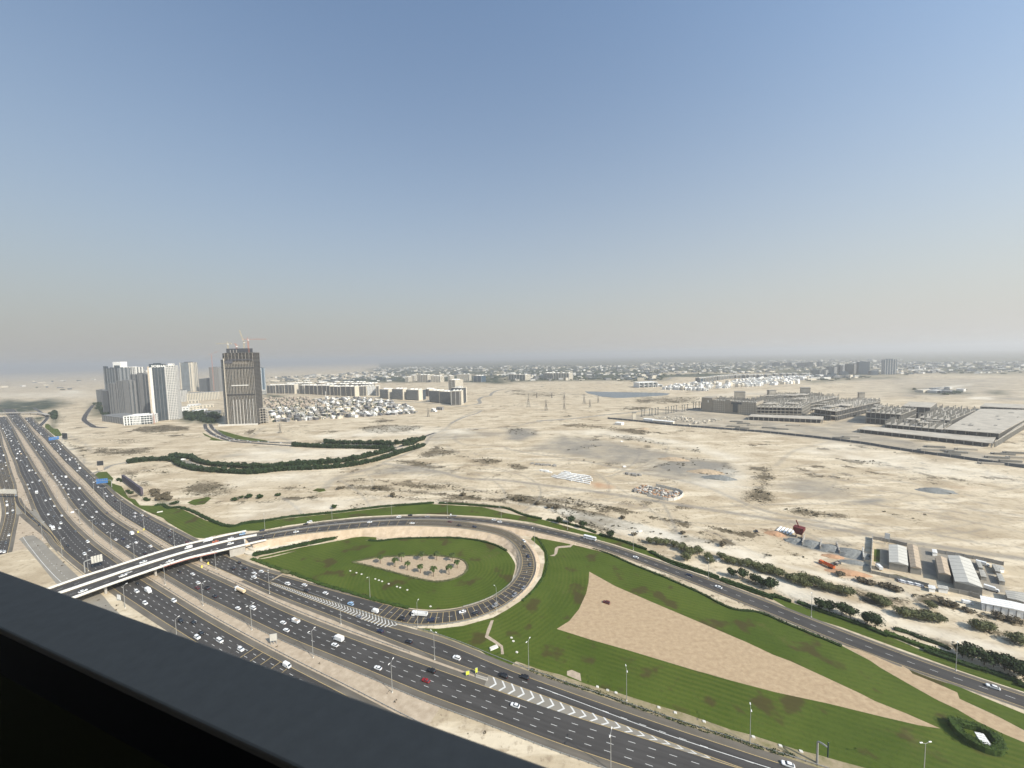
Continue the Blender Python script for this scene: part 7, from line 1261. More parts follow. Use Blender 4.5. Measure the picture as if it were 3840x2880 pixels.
def estate():
    p = np.array([(-681.2,1079.7),(-1135.4,1758.2),(-979.1,1751.1),(-782.9,1628.1),(-495.2,1539.5),(-465.4,1493.5),(-329.6,1297.5),(-296.5,1194.7),(-425.3,1164.5)]); k = MB(); g = MB(); c = 0
    while c < 900:
        q = rng.uniform(p.min(0), p.max(0), (500, 2)); q = q[inside(q, p)]; c += len(q)
        for x, y in q:
            if rng.random() < .55: k.box((x, y, 0), (rng.uniform(4, 14), rng.choice([.4, .4, 5]), rng.uniform(2, 3.4)), R(-30)+rng.choice([0, math.pi/2]), int(rng.integers(0, 3)))
            else: w_ = rng.uniform(1.5, 3.5); g.loft([[(x+w_*a_*math.cos(t), y+w_*a_*math.sin(t), z) for t in np.linspace(0, 2*math.pi, 6)[:-1]] for a_, z in ((.6, 0), (1, 2.5), (.4, 5))])
    o = k.build('garden_walls', [cream, sandgrey, grey_r]); o['kind'] = 'stuff'; o = g.build('garden_trees', leaf['far leaves']); o['kind'] = 'stuff'
estate()
def city():
    """the far city: thousands of houses that read as one texture"""
    k = MB(); regs = [([(-79.3,2881.1),(994,2552.7),(2148.6,5520.1),(-194.9,7313)], 420), ([(-105.1,3870),(1239.8,3184.4),(940.7,2415.7),(-74.8,2707.8)], 130), ([(-1098.8,3044.8),(-632.5,2879.3),(-43.5,3224.5),(-88.9,6939),(-3087.5,8596.5)], 420), ([(999,2993),(2037.5,2991.3),(4045.5,5945.5),(2377.3,7122.9)], 520), ([(2287.9,3429.9),(2358.5,2322.7),(5597.2,5523.6),(4627.3,6943.2)], 380), ([(2450.4,2481.8),(3166.7,2371.6),(5224.2,3918.5),(4520,4584.7)], 320), ([(-2046.3,3222.9),(-1312.8,3046),(-1011.4,3169.5),(-1893.9,5956.3),(-2696.7,4361.4)], 240), ([(-2134.8,1593.9),(-2974.2,2746.8),(-5492.9,5086.2),(-6269.9,4710.3)], 14), ([(1640.7,2170.8),(2038,2255.5),(2173.9,2406.4),(1823.7,2413.6)], 60), ([(1542.4,1469.7),(1645.8,1395.8),(1809.8,1535.7),(1635.1,1553.8)], 14)]
    for poly, n in regs:
        p = np.array(poly); lo, hi = p.min(0), p.max(0); c = 0
        while c < n:
            q = rng.uniform(lo, hi, (400, 2)); q = q[inside(q, p)]
            for x, y in q[:n-c]:
                r_ = math.hypot(x, y); s_ = rng.uniform(10, 26); k.box((x, y, 0), (s_*rng.uniform(.8, 2.6), s_, rng.choice([7, 8, 9, 12, 18], p=[.3, .3, .2, .12, .08])), rng.choice([.2, .5, -.3]), int(rng.integers(0, 4)))
            c += min(len(q), n-c)
            if not len(q): break
    cs = [(p_[0], p_[1]) for p_ in k.v[::8]]; tb = MB()
    for _ in range(2600):                    # gardens and street trees between the houses
        x, y = cs[int(rng.integers(len(cs)))]; x += rng.normal(0, 45); y += rng.normal(0, 45); w_ = rng.uniform(6, 16); h_ = rng.uniform(4, 8)
        tb.loft([[(x+w_*a_*math.cos(t), y+w_*a_*math.sin(t), z) for t in np.linspace(0, 2*math.pi, 6)[:-1]] for a_, z in ((.7, 0), (1, h_*.5), (.4, h_))])
    o = tb.build('distant_trees', leaf['far leaves']); o['kind'] = 'stuff'
    o = k.build('distant_city', [offwhite, cream, sandgrey, greyglass]); o['kind'] = 'stuff'
city()

# ------------------------------------------------------------------ the unfinished mall on the right
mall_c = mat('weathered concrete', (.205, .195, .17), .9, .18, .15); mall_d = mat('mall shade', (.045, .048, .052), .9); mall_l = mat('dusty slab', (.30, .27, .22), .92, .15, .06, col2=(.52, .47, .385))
def deck(name, label, quad, levels, fh, colgap=9., top_cols=0., slabm=None, cat='building', dark=True, group='concrete frames of the unfinished mall', z0=0., edge_rot=None):
    """open concrete frame over a four cornered plan (near left, near right, far right, far left)"""
    q = [np.array(p[:2]) for p in quad]; o0 = q[0]; root = empty(name, (float(o0[0]), float(o0[1]), z0)); tag(root, label, cat, group); q = [p-o0 for p in q]
    for i in range(1, levels+1):
        k = MB(); k.prism([tuple(p) for p in q], i*fh-.9, i*fh); k.build('floor_slab', slabm or mall_l, root)
    L1, L2 = np.linalg.norm(q[1]-q[0]), np.linalg.norm(q[3]-q[0]); nx, ny = max(2, int(L1/colgap)), max(2, int(L2/colgap)); k = MB(); kt = MB()
    for i in range(nx+1):
        for j in range(ny+1):
            u, v = (i/nx)*.985+.0075, (j/ny)*.985+.0075; p = (q[0]*(1-u)+q[1]*u)*(1-v)+(q[3]*(1-u)+q[2]*u)*v
            edge = i in (0, nx) or j in (0, ny)
            if edge or (i+j) % 2 == 0: k.box((p[0], p[1], 0), (1.1, 1.1, levels*fh-.9))
            if top_cols and rng.random() < .8: kt.box((p[0], p[1], levels*fh), (1.0, 1.0, top_cols*rng.uniform(.55, 1.1)))
    c = k.build('columns', mall_c, root); c['kind'] = 'stuff'
    if top_cols: c = kt.build('column_stubs', mall_c, root); c['kind'] = 'stuff'
    if top_cols and levels*L1 > 60:
        for r_ in range(4):
            u0, v0 = rng.uniform(.0, .7), rng.uniform(.1, .75); du, dv = rng.uniform(.15, .3), rng.uniform(.12, .24); zt = levels*fh+top_cols*rng.uniform(.45, .8); k = MB()
            k.prism([tuple((q[0]*(1-u)+q[1]*u)*(1-v)+(q[3]*(1-u)+q[2]*u)*v) for u, v in ((u0, v0), (u0+du, v0), (u0+du, v0+dv), (u0, v0+dv))], zt, zt+.8); k.build('roof_slab', slabm or mall_l, root)
    if not top_cols and L1*L2 > 9000:
        for r_ in range(9):
            u0, v0 = rng.uniform(.05, .85), rng.uniform(.05, .9); du, dv = rng.uniform(.02, .09), rng.uniform(.015, .03); k = MB()
            k.prism([tuple((q[0]*(1-u)+q[1]*u)*(1-v)+(q[3]*(1-u)+q[2]*u)*v) for u, v in ((u0, v0), (u0+du, v0), (u0+du, v0+dv), (u0, v0+dv))], levels*fh, levels*fh+rng.uniform(.3, 1.2)); k.build('roof_kerb', mall_c, root)
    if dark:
        k = MB(); w = [(q[0]*(1-u)+q[1]*u)*(1-v)+(q[3]*(1-u)+q[2]*u)*v for u, v in ((.03, .06), (.97, .06), (.97, .94), (.03, .94))]; k.prism([tuple(p) for p in w], 0, levels*fh-.9); k.build('inner_backing', mall_d, root)  # near-black box filling the frame, stands in for shade between the floors
    return root
def zq(s): return s
HM = 34.5
# stone clad front wing
b = Bld('mall_wing', 'stone clad front wing of the unfinished mall with a grid of panels', 'building', [(549.6,1107.1)][0], [(643.8,1008.3)][0]); ML = b.L
clad = mat('beige stone cladding', (.30, .265, .21), .85, .1, .1); joint = mat('dark joint', (.13, .12, .105), .9)
b.boxes('wall', [(0, ML, 0, 70, 0, HM)], clad); b.boxes('end_block', [(-1, ML*.21, -1.2, 40, 0, HM+6), (ML*.46, ML*.55, -1.2, 30, 0, HM+3)], clad)
b.boxes('opening', [(ML*.59, ML*.68, -.4, .4, 4, HM*.92), (ML*.56, ML*.75, -.35, .3, HM*.78, HM*.93)], slate); b.boxes('round_window', [(ML*.115, ML*.135, -1.5, -1.1, HM*.78, HM*.97)], white_paint)
pn = []
for i in range(20):
    for j in range(6):
        x = .22+i*.0395
        if .455 < x+.015 < .555 or .585 < x+.01 < .69 or x > .985: continue
        pn.append((ML*(x+.008), ML*(x+.031), -.35, .1, HM*(j+.18)/6, HM*(j+.82)/6))
b.boxes('wall_panel', pn, mat('pale infill panel', (.42, .385, .32), .85, .15, .1), True); b.boxes('column_stubs', [(ML*u, ML*u+1, v, v+1, HM, HM+rng.uniform(3, 9)) for u in np.linspace(.22, .98, 22) for v in (3, 14, 25, 36, 47, 58)], mall_c, True)
b.boxes('parapet_blocks', [(ML*u, ML*u+4, -.5, 3, HM, HM+2.2) for u in np.linspace(.24, .97, 14)], pale_concrete, True)
h1 = 24.3
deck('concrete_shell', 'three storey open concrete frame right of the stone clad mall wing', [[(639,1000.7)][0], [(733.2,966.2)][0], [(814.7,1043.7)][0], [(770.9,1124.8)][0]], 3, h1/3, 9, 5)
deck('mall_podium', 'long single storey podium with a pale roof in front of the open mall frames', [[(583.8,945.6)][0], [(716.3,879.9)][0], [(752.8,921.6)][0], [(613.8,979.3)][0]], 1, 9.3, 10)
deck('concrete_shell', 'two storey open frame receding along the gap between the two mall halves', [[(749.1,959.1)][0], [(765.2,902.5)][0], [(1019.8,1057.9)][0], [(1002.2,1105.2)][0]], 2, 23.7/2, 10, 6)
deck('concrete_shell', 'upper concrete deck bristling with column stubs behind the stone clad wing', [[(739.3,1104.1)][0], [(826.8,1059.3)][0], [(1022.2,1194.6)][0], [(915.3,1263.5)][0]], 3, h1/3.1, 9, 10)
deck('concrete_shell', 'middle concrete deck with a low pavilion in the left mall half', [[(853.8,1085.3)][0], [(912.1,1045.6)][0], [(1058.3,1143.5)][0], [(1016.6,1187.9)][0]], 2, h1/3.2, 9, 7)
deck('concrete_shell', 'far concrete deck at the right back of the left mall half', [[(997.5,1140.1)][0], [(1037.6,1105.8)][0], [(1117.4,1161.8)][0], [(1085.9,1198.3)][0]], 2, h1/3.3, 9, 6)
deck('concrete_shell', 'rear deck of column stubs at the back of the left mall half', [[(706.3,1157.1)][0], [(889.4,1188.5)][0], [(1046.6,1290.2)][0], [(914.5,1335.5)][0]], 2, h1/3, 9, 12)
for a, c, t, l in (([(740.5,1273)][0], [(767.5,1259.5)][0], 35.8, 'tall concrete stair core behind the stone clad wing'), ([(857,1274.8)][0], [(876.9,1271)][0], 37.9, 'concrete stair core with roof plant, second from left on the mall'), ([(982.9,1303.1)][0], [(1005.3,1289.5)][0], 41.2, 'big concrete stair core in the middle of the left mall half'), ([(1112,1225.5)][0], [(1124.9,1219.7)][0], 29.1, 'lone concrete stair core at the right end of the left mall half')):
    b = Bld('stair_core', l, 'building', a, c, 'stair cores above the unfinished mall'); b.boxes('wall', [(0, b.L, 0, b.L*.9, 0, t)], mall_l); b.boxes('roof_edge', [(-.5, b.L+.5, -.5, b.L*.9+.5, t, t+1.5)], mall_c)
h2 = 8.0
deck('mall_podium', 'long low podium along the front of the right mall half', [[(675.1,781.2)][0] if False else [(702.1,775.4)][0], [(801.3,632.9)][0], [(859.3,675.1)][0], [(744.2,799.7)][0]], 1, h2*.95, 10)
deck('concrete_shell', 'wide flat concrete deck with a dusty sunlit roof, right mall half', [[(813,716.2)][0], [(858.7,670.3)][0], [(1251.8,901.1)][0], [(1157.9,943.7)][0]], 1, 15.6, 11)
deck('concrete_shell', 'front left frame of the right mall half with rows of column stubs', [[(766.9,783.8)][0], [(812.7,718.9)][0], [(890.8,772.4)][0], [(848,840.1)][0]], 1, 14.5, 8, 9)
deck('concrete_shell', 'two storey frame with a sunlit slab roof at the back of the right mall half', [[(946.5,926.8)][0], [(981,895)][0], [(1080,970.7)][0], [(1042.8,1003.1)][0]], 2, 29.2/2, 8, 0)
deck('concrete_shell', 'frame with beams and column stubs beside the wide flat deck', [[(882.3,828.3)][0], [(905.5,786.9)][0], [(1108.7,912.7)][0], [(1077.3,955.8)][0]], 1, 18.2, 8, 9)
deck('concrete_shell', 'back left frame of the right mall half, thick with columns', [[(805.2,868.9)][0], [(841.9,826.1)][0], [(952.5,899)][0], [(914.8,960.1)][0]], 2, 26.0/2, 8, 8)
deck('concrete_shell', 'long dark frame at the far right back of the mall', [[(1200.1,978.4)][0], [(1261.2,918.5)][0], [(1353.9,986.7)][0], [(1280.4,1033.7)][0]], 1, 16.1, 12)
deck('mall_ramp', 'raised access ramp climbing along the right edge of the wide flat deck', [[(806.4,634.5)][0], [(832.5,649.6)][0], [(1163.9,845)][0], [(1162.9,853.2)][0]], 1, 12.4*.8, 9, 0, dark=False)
def wallrun(name, label, line, h, th, m_, step=12, cat='fence', posts=0, panels=0):
    c = spl(line, step); o = c[0]; c = c-np.array([o[0], o[1], 0]); root = empty(name, (float(o[0]), float(o[1]), 0)); tag(root, label, cat); a, b_ = offset(c, th/2), offset(c, -th/2); n = len(c)
    if panels:
        c = even(c, panels)
        for i in range(len(c)-1):
            p, q = c[i], c[i+1]; d = q-p; k = MB(); k.box(((p[0]+q[0])/2, (p[1]+q[1])/2, 0), (math.hypot(d[0], d[1])-.15, th, h*(1+.03*((i*7) % 3-1))), math.atan2(d[1], d[0])); k.build('panel', m_, root)
        k = MB()
        for p in c: k.box((p[0], p[1], 0), (.25, th+.2, h+.2))
        q = k.build('posts', dark_concrete, root); q['kind'] = 'stuff'; return
    k = MB(); v = [(p[0], p[1], z) for q, z in ((a, 0), (b_, 0), (b_, h), (a, h)) for p in q]; k.add(v, [(s_*n+i, s_*n+i+1, ((s_+1) % 4)*n+i+1, ((s_+1) % 4)*n+i) for s_ in range(4) for i in range(n-1)]); k.build('hoarding_wall', m_, root)
    k = MB()
    for p in even(c, 14): k.box((p[0], p[1], 0), (.6, th+1.2, h+.3))
    q = k.build('posts', dark_concrete, root); q['kind'] = 'stuff'
wallrun('site_hoarding', 'long dark site hoarding running along the front of the unfinished mall', [(251.8,1011.1),(317,955),(359.8,909.9),(444,850),(536.3,782.7),(593.9,723),(628.1,675.1),(646,629.2),(680.8,573.2),(707.6,522.9),(724.6,500.9)], 4.2, .5, mat('dark hoarding', (.07, .085, .10), .7, .2, .05))
wallrun('site_hoarding', 'low dark barrier from the power lines to the far corner of the mall site', [(62.6,997.3),(142.9,1015.2),(229.4,1058.7),(321.7,1099.2),(446.9,1146.5),(483.5,1127.9),(567,1160.2)], 2.2, .5, dark_concrete)
# site clutter: stacked precast beams, sheds, column bases
def slab_stack(p, L_, rz, n, label, group, m_):
    root = empty('precast_stack', (p[0], p[1], 0), rz); tag(root, label, 'concrete beams', group)
    for i in range(n): k = MB(); k.box((0, (i % 3)*2.6, (i//3)*1.1), (L_*(.9+.2*((i*5) % 3)/3), 2.0, 1.0), 0); k.build('precast_beam', m_, root)
GS = 'stacks of precast beams on the mall site'; rows_ = [(685.5,623),(702.9,617.4),(710.2,604.9),(745.3,621.5),(715.4,641.2),(687.9,595.5),(700.3,559.3),(731.9,570.2),(725,550.8),(761.3,567.6),(764.7,588.7),(790.2,593.8),(686.7,541.3),(715.4,532.9),(626,722.8),(651.6,731),(563.5,835.5),(578.9,819.6),(631.8,856.3),(540.7,920.5),(542.9,895.1),(552.6,870.1),(499.4,861.6),(506.3,838.8),(520.9,809.5)]
for i, p in enumerate(rows_): slab_stack(p, 26, R(-22), 7, 'stack of long grey precast beams lying along the mall hoarding', GS, mall_c if i % 3 else mall_l)
b = Bld('site_shed', 'long low cream shed on the mall hoarding, left of centre', 'shed', [(345.1,937.9)][0], [(381.9,907.8)][0]); b.boxes('wall', [(0, b.L, 0, 12, 0, 6)], cream); b.boxes('roof', [(-.5, b.L+.5, -.6, 12.6, 6, 6.6)], white_paint)
b = Bld('site_shed', 'short cream shed behind the hoarding, left of the long low one', 'shed', [(328.9,962.3)][0], [(346.7,946.4)][0]); b.boxes('wall', [(0, b.L, 0, 12, 0, 6)], white_paint); b.boxes('roof', [(-.5, b.L+.5, -.6, 12.6, 6, 6.6)], white_paint)
b = Bld('water_tower', 'pale square tower at the left corner of the mall site', 'tower', [(305,969.9)][0], [(313.3,968.8)][0]); ht_ = 20.4; b.boxes('wall', [(0, b.L, 0, b.L, 0, ht_)], cream); b.boxes('roof', [(-.8, b.L+.8, -.8, b.L+.8, ht_, ht_+1.5)], mall_c)
b = Bld('site_cabin', 'white roofed compound building in front of the mall hoarding', 'cabin', [(247.8,924.9)][0], [(260.3,913.4)][0]); b.boxes('wall', [(0, b.L, 0, 14, 0, 5)], white_paint); b.boxes('roof', [(-.4, b.L+.4, -.4, 14.4, 5, 5.5)], white_paint)
cols = [(352,1040.6),(360.7,1045.8),(377,1049.9),(385,1055.3),(396.8,1060.1),(405.9,1065.5),(349.7,1032.8),(361.2,1047.1),(375.3,1045),(383.5,1049.2),(396,1058.3),(407.2,1067.8),(430,1070),(440.8,1079.9),(453.4,1089.6),(462.2,1094.2),(474.3,1104.4),(492.4,1107.6),(501.5,1112.4),(515,1122.7),(545,1150.4),(554.7,1155.5),(564,1153.9),(569.8,1152.9)]
k = MB(); k.box((0, 0, 0), (5, 5, 1.2)); k.box((0, 0, 1.2), (1.6, 1.6, 17)); k.box((0, 0, 18), (4.5, 2.4, 1.6)); cm = k.mesh('viaduct_column', mall_c)
for p in cols: tag(link('viaduct_column', cm, None, (p[0], p[1], 0), R(-20)), 'bare tee headed concrete column of the unfinished viaduct by the mall', 'column', 'columns of the unfinished viaduct')
rub = [(387.8,1016.9),(396.2,1005.5),(402.9,994.6),(421.2,1012),(425.2,991.5),(425.2,962.9),(432.8,952.7),(443,942.4),(447.5,933),(456,923.2),(473.8,938.2),(492.1,953.7),(503.4,952.2),(511.8,951),(443.5,1019.1),(411.6,974.1),(396.3,966.9),(433.3,909.4),(451.7,987.7),(444.1,998.7)]; k = MB()
for p in rub:
    for j in range(7): k.box((p[0]+rng.normal(0, 9), p[1]+rng.normal(0, 7), 0), (rng.uniform(3, 8), rng.uniform(2, 4), rng.uniform(1, 3)), rng.uniform(0, 3), int(rng.integers(0, 2)))
o = k.build('rubble', [mall_l, cream]); o['kind'] = 'stuff'

# ------------------------------------------------------------------ power line pylons
def pylon(label, base, h):
    root = empty('pylon', (base[0], base[1], 0), R(25)); tag(root, label, 'pylon', 'power line pylons on the sand'); s_ = h*.11; k = MB(); tops = []
    for x, y in ((-1, -1), (1, -1), (1, 1), (-1, 1)): k.tube((x*s_, y*s_, 0), (x*s_*.22, y*s_*.22, h*.6), .28, 4); k.tube((x*s_*.22, y*s_*.22, h*.6), (0, 0, h), .2, 4)
    lv = [0, .13, .26, .38, .49, .6]
    for a, c in zip(lv[:-1], lv[1:]):
        for f in range(4):
            x0, y0 = ((-1, -1), (1, -1), (1, 1), (-1, 1))[f]; x1, y1 = ((1, -1), (1, 1), (-1, 1), (-1, -1))[f]; w0, w1 = s_*(1-.78*a/.6), s_*(1-.78*c/.6); k.tube((x0*w0, y0*w0, a*h), (x1*w1, y1*w1, c*h), .14, 3); k.tube((x1*w0, y1*w0, a*h), (x0*w1, y0*w1, c*h), .14, 3)
    k.build('lattice_mast', dark_steel, root); k = MB()
    for z, w_ in ((.62, .2), (.74, .24), (.86, .17)):
        for sg in (-1, 1): k.tube((0, 0, z*h), (sg*w_*h, 0, z*h+.5), .2, 4, .1); k.tube((0, 0, z*h+h*.05), (sg*w_*h, 0, z*h+.5), .14, 3); k.tube((sg*w_*h, 0, z*h), (sg*w_*h, 0, z*h-h*.05), .14, 4)
    k.build('cross_arms', dark_steel, root)
for p, h, l in (([(53.4,1281.2)][0], 46.3, 'lattice pylon standing left in the cluster of power line pylons'), ([(104.3,1186.4)][0], 37.3, 'nearest lattice pylon in the cluster, beside the dark dirt track'), ([(100.2,1567.6)][0], 22.3, 'small lattice pylon behind the left one of the cluster'), ([(159.7,1549.4)][0], 21.2, 'small lattice pylon in the middle back of the cluster'), ([(163.7,1209.5)][0], 31.1, 'lattice pylon in the middle of the cluster on pale sand'), ([(200.9,1480.3)][0], 28.1, 'lattice pylon behind the middle of the cluster'), ([(250.3,1333.9)][0], 38.0, 'lattice pylon by the dark mound, left one'), ([(252,1243.1)][0], 27.7, 'lattice pylon by the dark mound, right one'), ([(304.8,1359.5)][0], 27.9, 'lattice pylon near the shore of the pond'), ([(-559.9,914.6)][0], 23.4, 'lattice pylon on the sand right of the construction tower'), ([(-248.1,1120.8)][0], 26.8, 'lattice pylon in front of the bigger apartment blocks')):
    pylon(l, p, h)
for p, h, l in (([(-648.6,1262.7)][0], 34.1, 'thin white mast rising from the middle of the villa estate'), ([(-881.6,1809)][0], 28.6, 'thin white mast in front of the apartment row'), ([(-626.7,2877.2)][0], 33.9, 'white minaret like mast beyond the apartment rows'), ([(1649.7,2113)][0], 31.6, 'white mast in the distant villa estate')):
    k = MB(); k.tube((0, 0, 0), (0, 0, h), 1.0, 8, .5); k.box((0, 0, h*.8), (2.6, 2.6, h*.06)); tag(k.build('white_mast', white_paint, None, (p[0], p[1], 0)), l, 'mast')
# ------------------------------------------------------------------ works compound at the lower right
def shed(label, q, h, roofm, wallm, ridge=1.2, name='shed', ribs=0):
    """q: roof corners near-left, near-right, far-right, far-left"""
    q = [np.array(p[:2]) for p in q]; o0 = q[0].copy(); root = empty(name, (float(o0[0]), float(o0[1]), 0)); tag(root, label, name.replace('_', ' ')); q = [p-o0 for p in q]
    k = MB(); k.prism([tuple(p) for p in q], 0, h); k.build('wall', wallm, root)
    mn, mf = (q[0]+q[1])/2, (q[3]+q[2])/2; ov = .5
    def out(p, c): d = p-c; return p+d/np.linalg.norm(d)*ov
    c = sum(q)/4; q2 = [out(p, c) for p in q]; k = MB(); P3 = lambda p, z: (p[0], p[1], z)
    for a, b_, d, e in ((q2[0], out(mn, c), out(mf, c), q2[3]), (out(mn, c), q2[1], q2[2], out(mf, c))):
        za, zb = (h+.05, h+ridge) if a is q2[0] else (h+ridge, h+.05)
        k.add([P3(a, za), P3(b_, zb), P3(d, zb), P3(e, za)], [(0, 1, 2, 3)]); k.add([P3(a, za+.18), P3(b_, zb+.18), P3(d, zb+.18), P3(e, za+.18)], [(0, 1, 2, 3)])
    k.add([P3(q2[0], h), P3(q2[1], h), P3(out(mn, c), h+ridge)], [(0, 1, 2)]); k.add([P3(q2[3], h), P3(q2[2], h), P3(out(mf, c), h+ridge)], [(0, 1, 2)]); k.build('roof', roofm, root)
    n = max(4, int(np.linalg.norm(q[3]-q[0])/6)); k = MB()
    for i in range(n+1):
        t = i/n
        for s0, s1, za, zb in ((q2[0]*(1-t)+q2[3]*t, mn*(1-t)+mf*t, h+.25, h+ridge+.24), (mn*(1-t)+mf*t, q2[1]*(1-t)+q2[2]*t, h+ridge+.24, h+.25)): k.tube((s0[0], s0[1], za), (s1[0], s1[1], zb), .07, 4)
    k.build('roof_seams', sandgrey, root)['kind'] = 'stuff'
    for i in range(ribs):
        t = (i+.5)/ribs; p = q[0]*(1-t)+q[1]*t; k = MB(); d = q[1]-q[0]; k.box((p[0], p[1], 0), (.35, .35, h), math.atan2(d[1], d[0])); k.build('wall_post', sandgrey, root)
    return root
roof_w = mat('dusty white roof sheet', (.50, .48, .42), .7, .08, .3); roof_g = mat('dull grey roof sheet', (.37, .355, .31), .75, .1, .3); roof_b = mat('dusty tan roof sheet', (.40, .32, .23), .8, .12, .3); wall_g = mat('grey block wall', (.27, .255, .22), .85, .12, .4)
shed('white roofed shed with a ridge, left end of the works compound', [[(287.4,285.3)][0], [(296.4,280)][0], [(322.5,306.8)][0], [(312.9,311.6)][0]], 5.6, roof_w, wall_g, name='shed')
shed('narrow tan roofed shed, second from left in the compound', [[(297.8,279.5)][0], [(303.2,276.8)][0], [(333.9,308.6)][0], [(329,312.2)][0]], 4.8, roof_b, wall_g)
shed('short tan roofed shed in the middle of the compound beside the big white shed', [[(307.6,269.1)][0], [(312.5,265.8)][0], [(334.8,288.4)][0], [(329.6,291.5)][0]], 5.8, roof_b, wall_g)
shed('biggest white roofed shed in the middle of the compound', [[(306.6,257.9)][0], [(316.2,250.1)][0], [(349.3,284.9)][0], [(339.9,291.8)][0]], 6.3, roof_w, wall_g, 1.6)
shed('long bright white tent hall at the right edge, below the compound', [[(299.6,236.6)][0], [(321.6,223.4)][0], [(329.7,229.9)][0], [(307.7,243.9)][0]], 4.8, white_paint, white_paint, .6, 'tent_hall', 8)
shed('pale flat roofed shed at the right edge of the compound', [[(323.8,242.5)][0], [(328.7,238.2)][0], [(340.8,247.3)][0], [(332.1,250.1)][0]], 3.8, roof_g, wall_g, .3)
def cabin(label, a, b_, c, d, h, m_=None, name='site_cabin'): 
    r_ = shed(label, [a, b_, c, d], h, m_ or roof_g, wall_g if not m_ else white_paint, .15, name); return r_
cabin('grey roofed container cabin right of the big white shed, left upper one', [(350.6,280.3)][0], [(352.7,279.5)][0], [(361.2,288.1)][0], [(359,289.3)][0], 2.8); cabin('grey roofed container cabin right of the big white shed, left lower one', [(338.2,268.8)][0], [(340.9,267.7)][0], [(349.1,275.9)][0], [(346.9,277.2)][0], 2.8)
cabin('grey roofed cabin at the upper right of the compound', [(356.7,275.1)][0], [(358.5,273.6)][0], [(367.6,282.6)][0], [(365.5,284.3)][0], 2.8); cabin('grey roofed cabin at the lower right of the compound, by the orange tank', [(344.4,263.1)][0], [(346.8,261.9)][0], [(355.9,270.9)][0], [(353.6,272.1)][0], 2.8)
cabin('small pale cabin at the top right corner of the compound', [(362.8,277.3)][0], [(365.8,277.2)][0], [(369.4,281.2)][0], [(367.5,282.3)][0], 2.8, roof_w); cabin('white guard cabin on the road side wall of the compound', [(340.3,302.9)][0], [(343.2,302.2)][0], [(347.8,307.1)][0], [(345.5,308)][0], 2.8, white_paint)
cabin('white cabin standing by the outer compound wall, left of the grey one', [(287.2,256.6)][0], [(290.4,255.7)][0], [(293.5,258.9)][0], [(290.6,260.1)][0], 2.6, white_paint); cabin('wide pale grey cabin on the outer compound wall', [(293.2,256)][0], [(297.5,254.2)][0], [(300.6,257.4)][0], [(296.5,259.3)][0], 3.0, roof_w)
wallrun('compound_wall', 'tall grey panel wall with a shaded face at the left end of the compound', [(269.7,281.4),(292.4,304.9),(320.9,334.5)], 3.6, .3, concrete, 4, 'wall', panels=5.); wallrun('compound_wall', 'dark grey panel wall on the road side of the compound, left of the gate', [(319.4,332.5),(328.3,326.7),(335.9,319.2)], 3., .3, dark_concrete, 4, 'wall', panels=5.)
wallrun('compound_wall', 'dark panel wall on the road side of the compound, right of the gate', [(348.9,307.1),(357.2,302.1),(364.5,297.8),(372,292.6),(377.8,287)], 3., .3, dark_concrete, 4, 'wall', panels=5.); wallrun('compound_wall', 'long grey panel wall along the desert side of the compound', [(268.9,280.4),(277,274.4),(286.5,268.5),(292.7,262.1)], 2.6, .3, wall_g, 4, 'wall', panels=5.); wallrun('compound_wall', 'grey panel wall between the outer cabins and the tent hall', [(300.8,256.7),(306.1,253.3),(310.5,250.7),(312.7,247.5)], 3., .3, wall_g, 4, 'wall', panels=5.)
poster([(321.3,323.8)][0], [(323.4,321.7)][0], 5, 5, .3, white_paint, 'white hoarding board on legs above the compound wall', 'billboard'); patch('lawn', [(304.6,315.7),(308.5,314.6),(290.1,295.5),(286.5,296.8)], lawn_x, .03); patch('lawn', [(280.7,279),(286.3,278.3),(289.9,273.9),(293.5,269.1),(291.4,268.1),(286,272.2),(281.4,276.1)], lawn_x, .03)
def car_at(kind, colour, p, a, label, cat=None, name=None, z=.02):
    pr = next((o for o in bpy.data.objects if o.parent is None and o.get('category') and o.name.split('.')[0] == {'sedan': 'sedan_car', 'suv': 'suv_car', 'box truck': 'box_truck', 'dump truck': 'dump_truck', 'van': 'panel_van', 'minivan': 'minivan', 'flatbed truck': 'flatbed_truck', 'bus': 'coach_bus', 'open truck': 'open_truck'}[kind]), None)
    o = copy_tree(pr)
    for ch in o.children:
        for sl in ch.material_slots:
            if sl.material in PAINT.values(): sl.link = 'OBJECT'; sl.material = PAINT[colour]
    o.location = (p[0], p[1], z); o.rotation_euler = (0, 0, a); o['label'] = label
    if 'group' in o: del o['group']
    o['category'] = cat or ('truck' if 'truck' in kind else 'car'); return o
car_at('box truck', 'white', [(280.7,286.5)][0], 1.2, 'white truck parked by the rubbish heap inside the compound corner'); car_at('box truck', 'white', [(330.4,256.4)][0], -1.0, 'white lorry parked at the right end of the big compound shed'); car_at('van', 'white', [(298.2,243.4)][0], -.4, 'white van parked in the dirt outside the tent hall', 'van'); car_at('box truck', 'white', [(362.6,287.7)][0], -.9, 'white truck squeezed between the grey cabins of the compound')
car_at('dump truck', 'orange', [(244.3,291.4)][0], 1.9, 'orange red dump truck beside the orange earth heaps'); car_at('suv', 'dark red', [(61.4,252.3)][0], 2.6, 'dark red tractor like vehicle working on the raked sand bed', 'tractor'); car_at('suv', 'black', [(227.8,352.2)][0], 1.2, 'black vehicle parked alone on the sand before the batching yard'); car_at('van', 'white', [(166.8,569.2)][0], 0.2, 'white truck parked on the dirt road beside the grey mounds', 'van'); car_at('van', 'white', [(210.8,737.3)][0], 0.2, 'lone white vehicle on the sand near the mall hoarding', 'van')
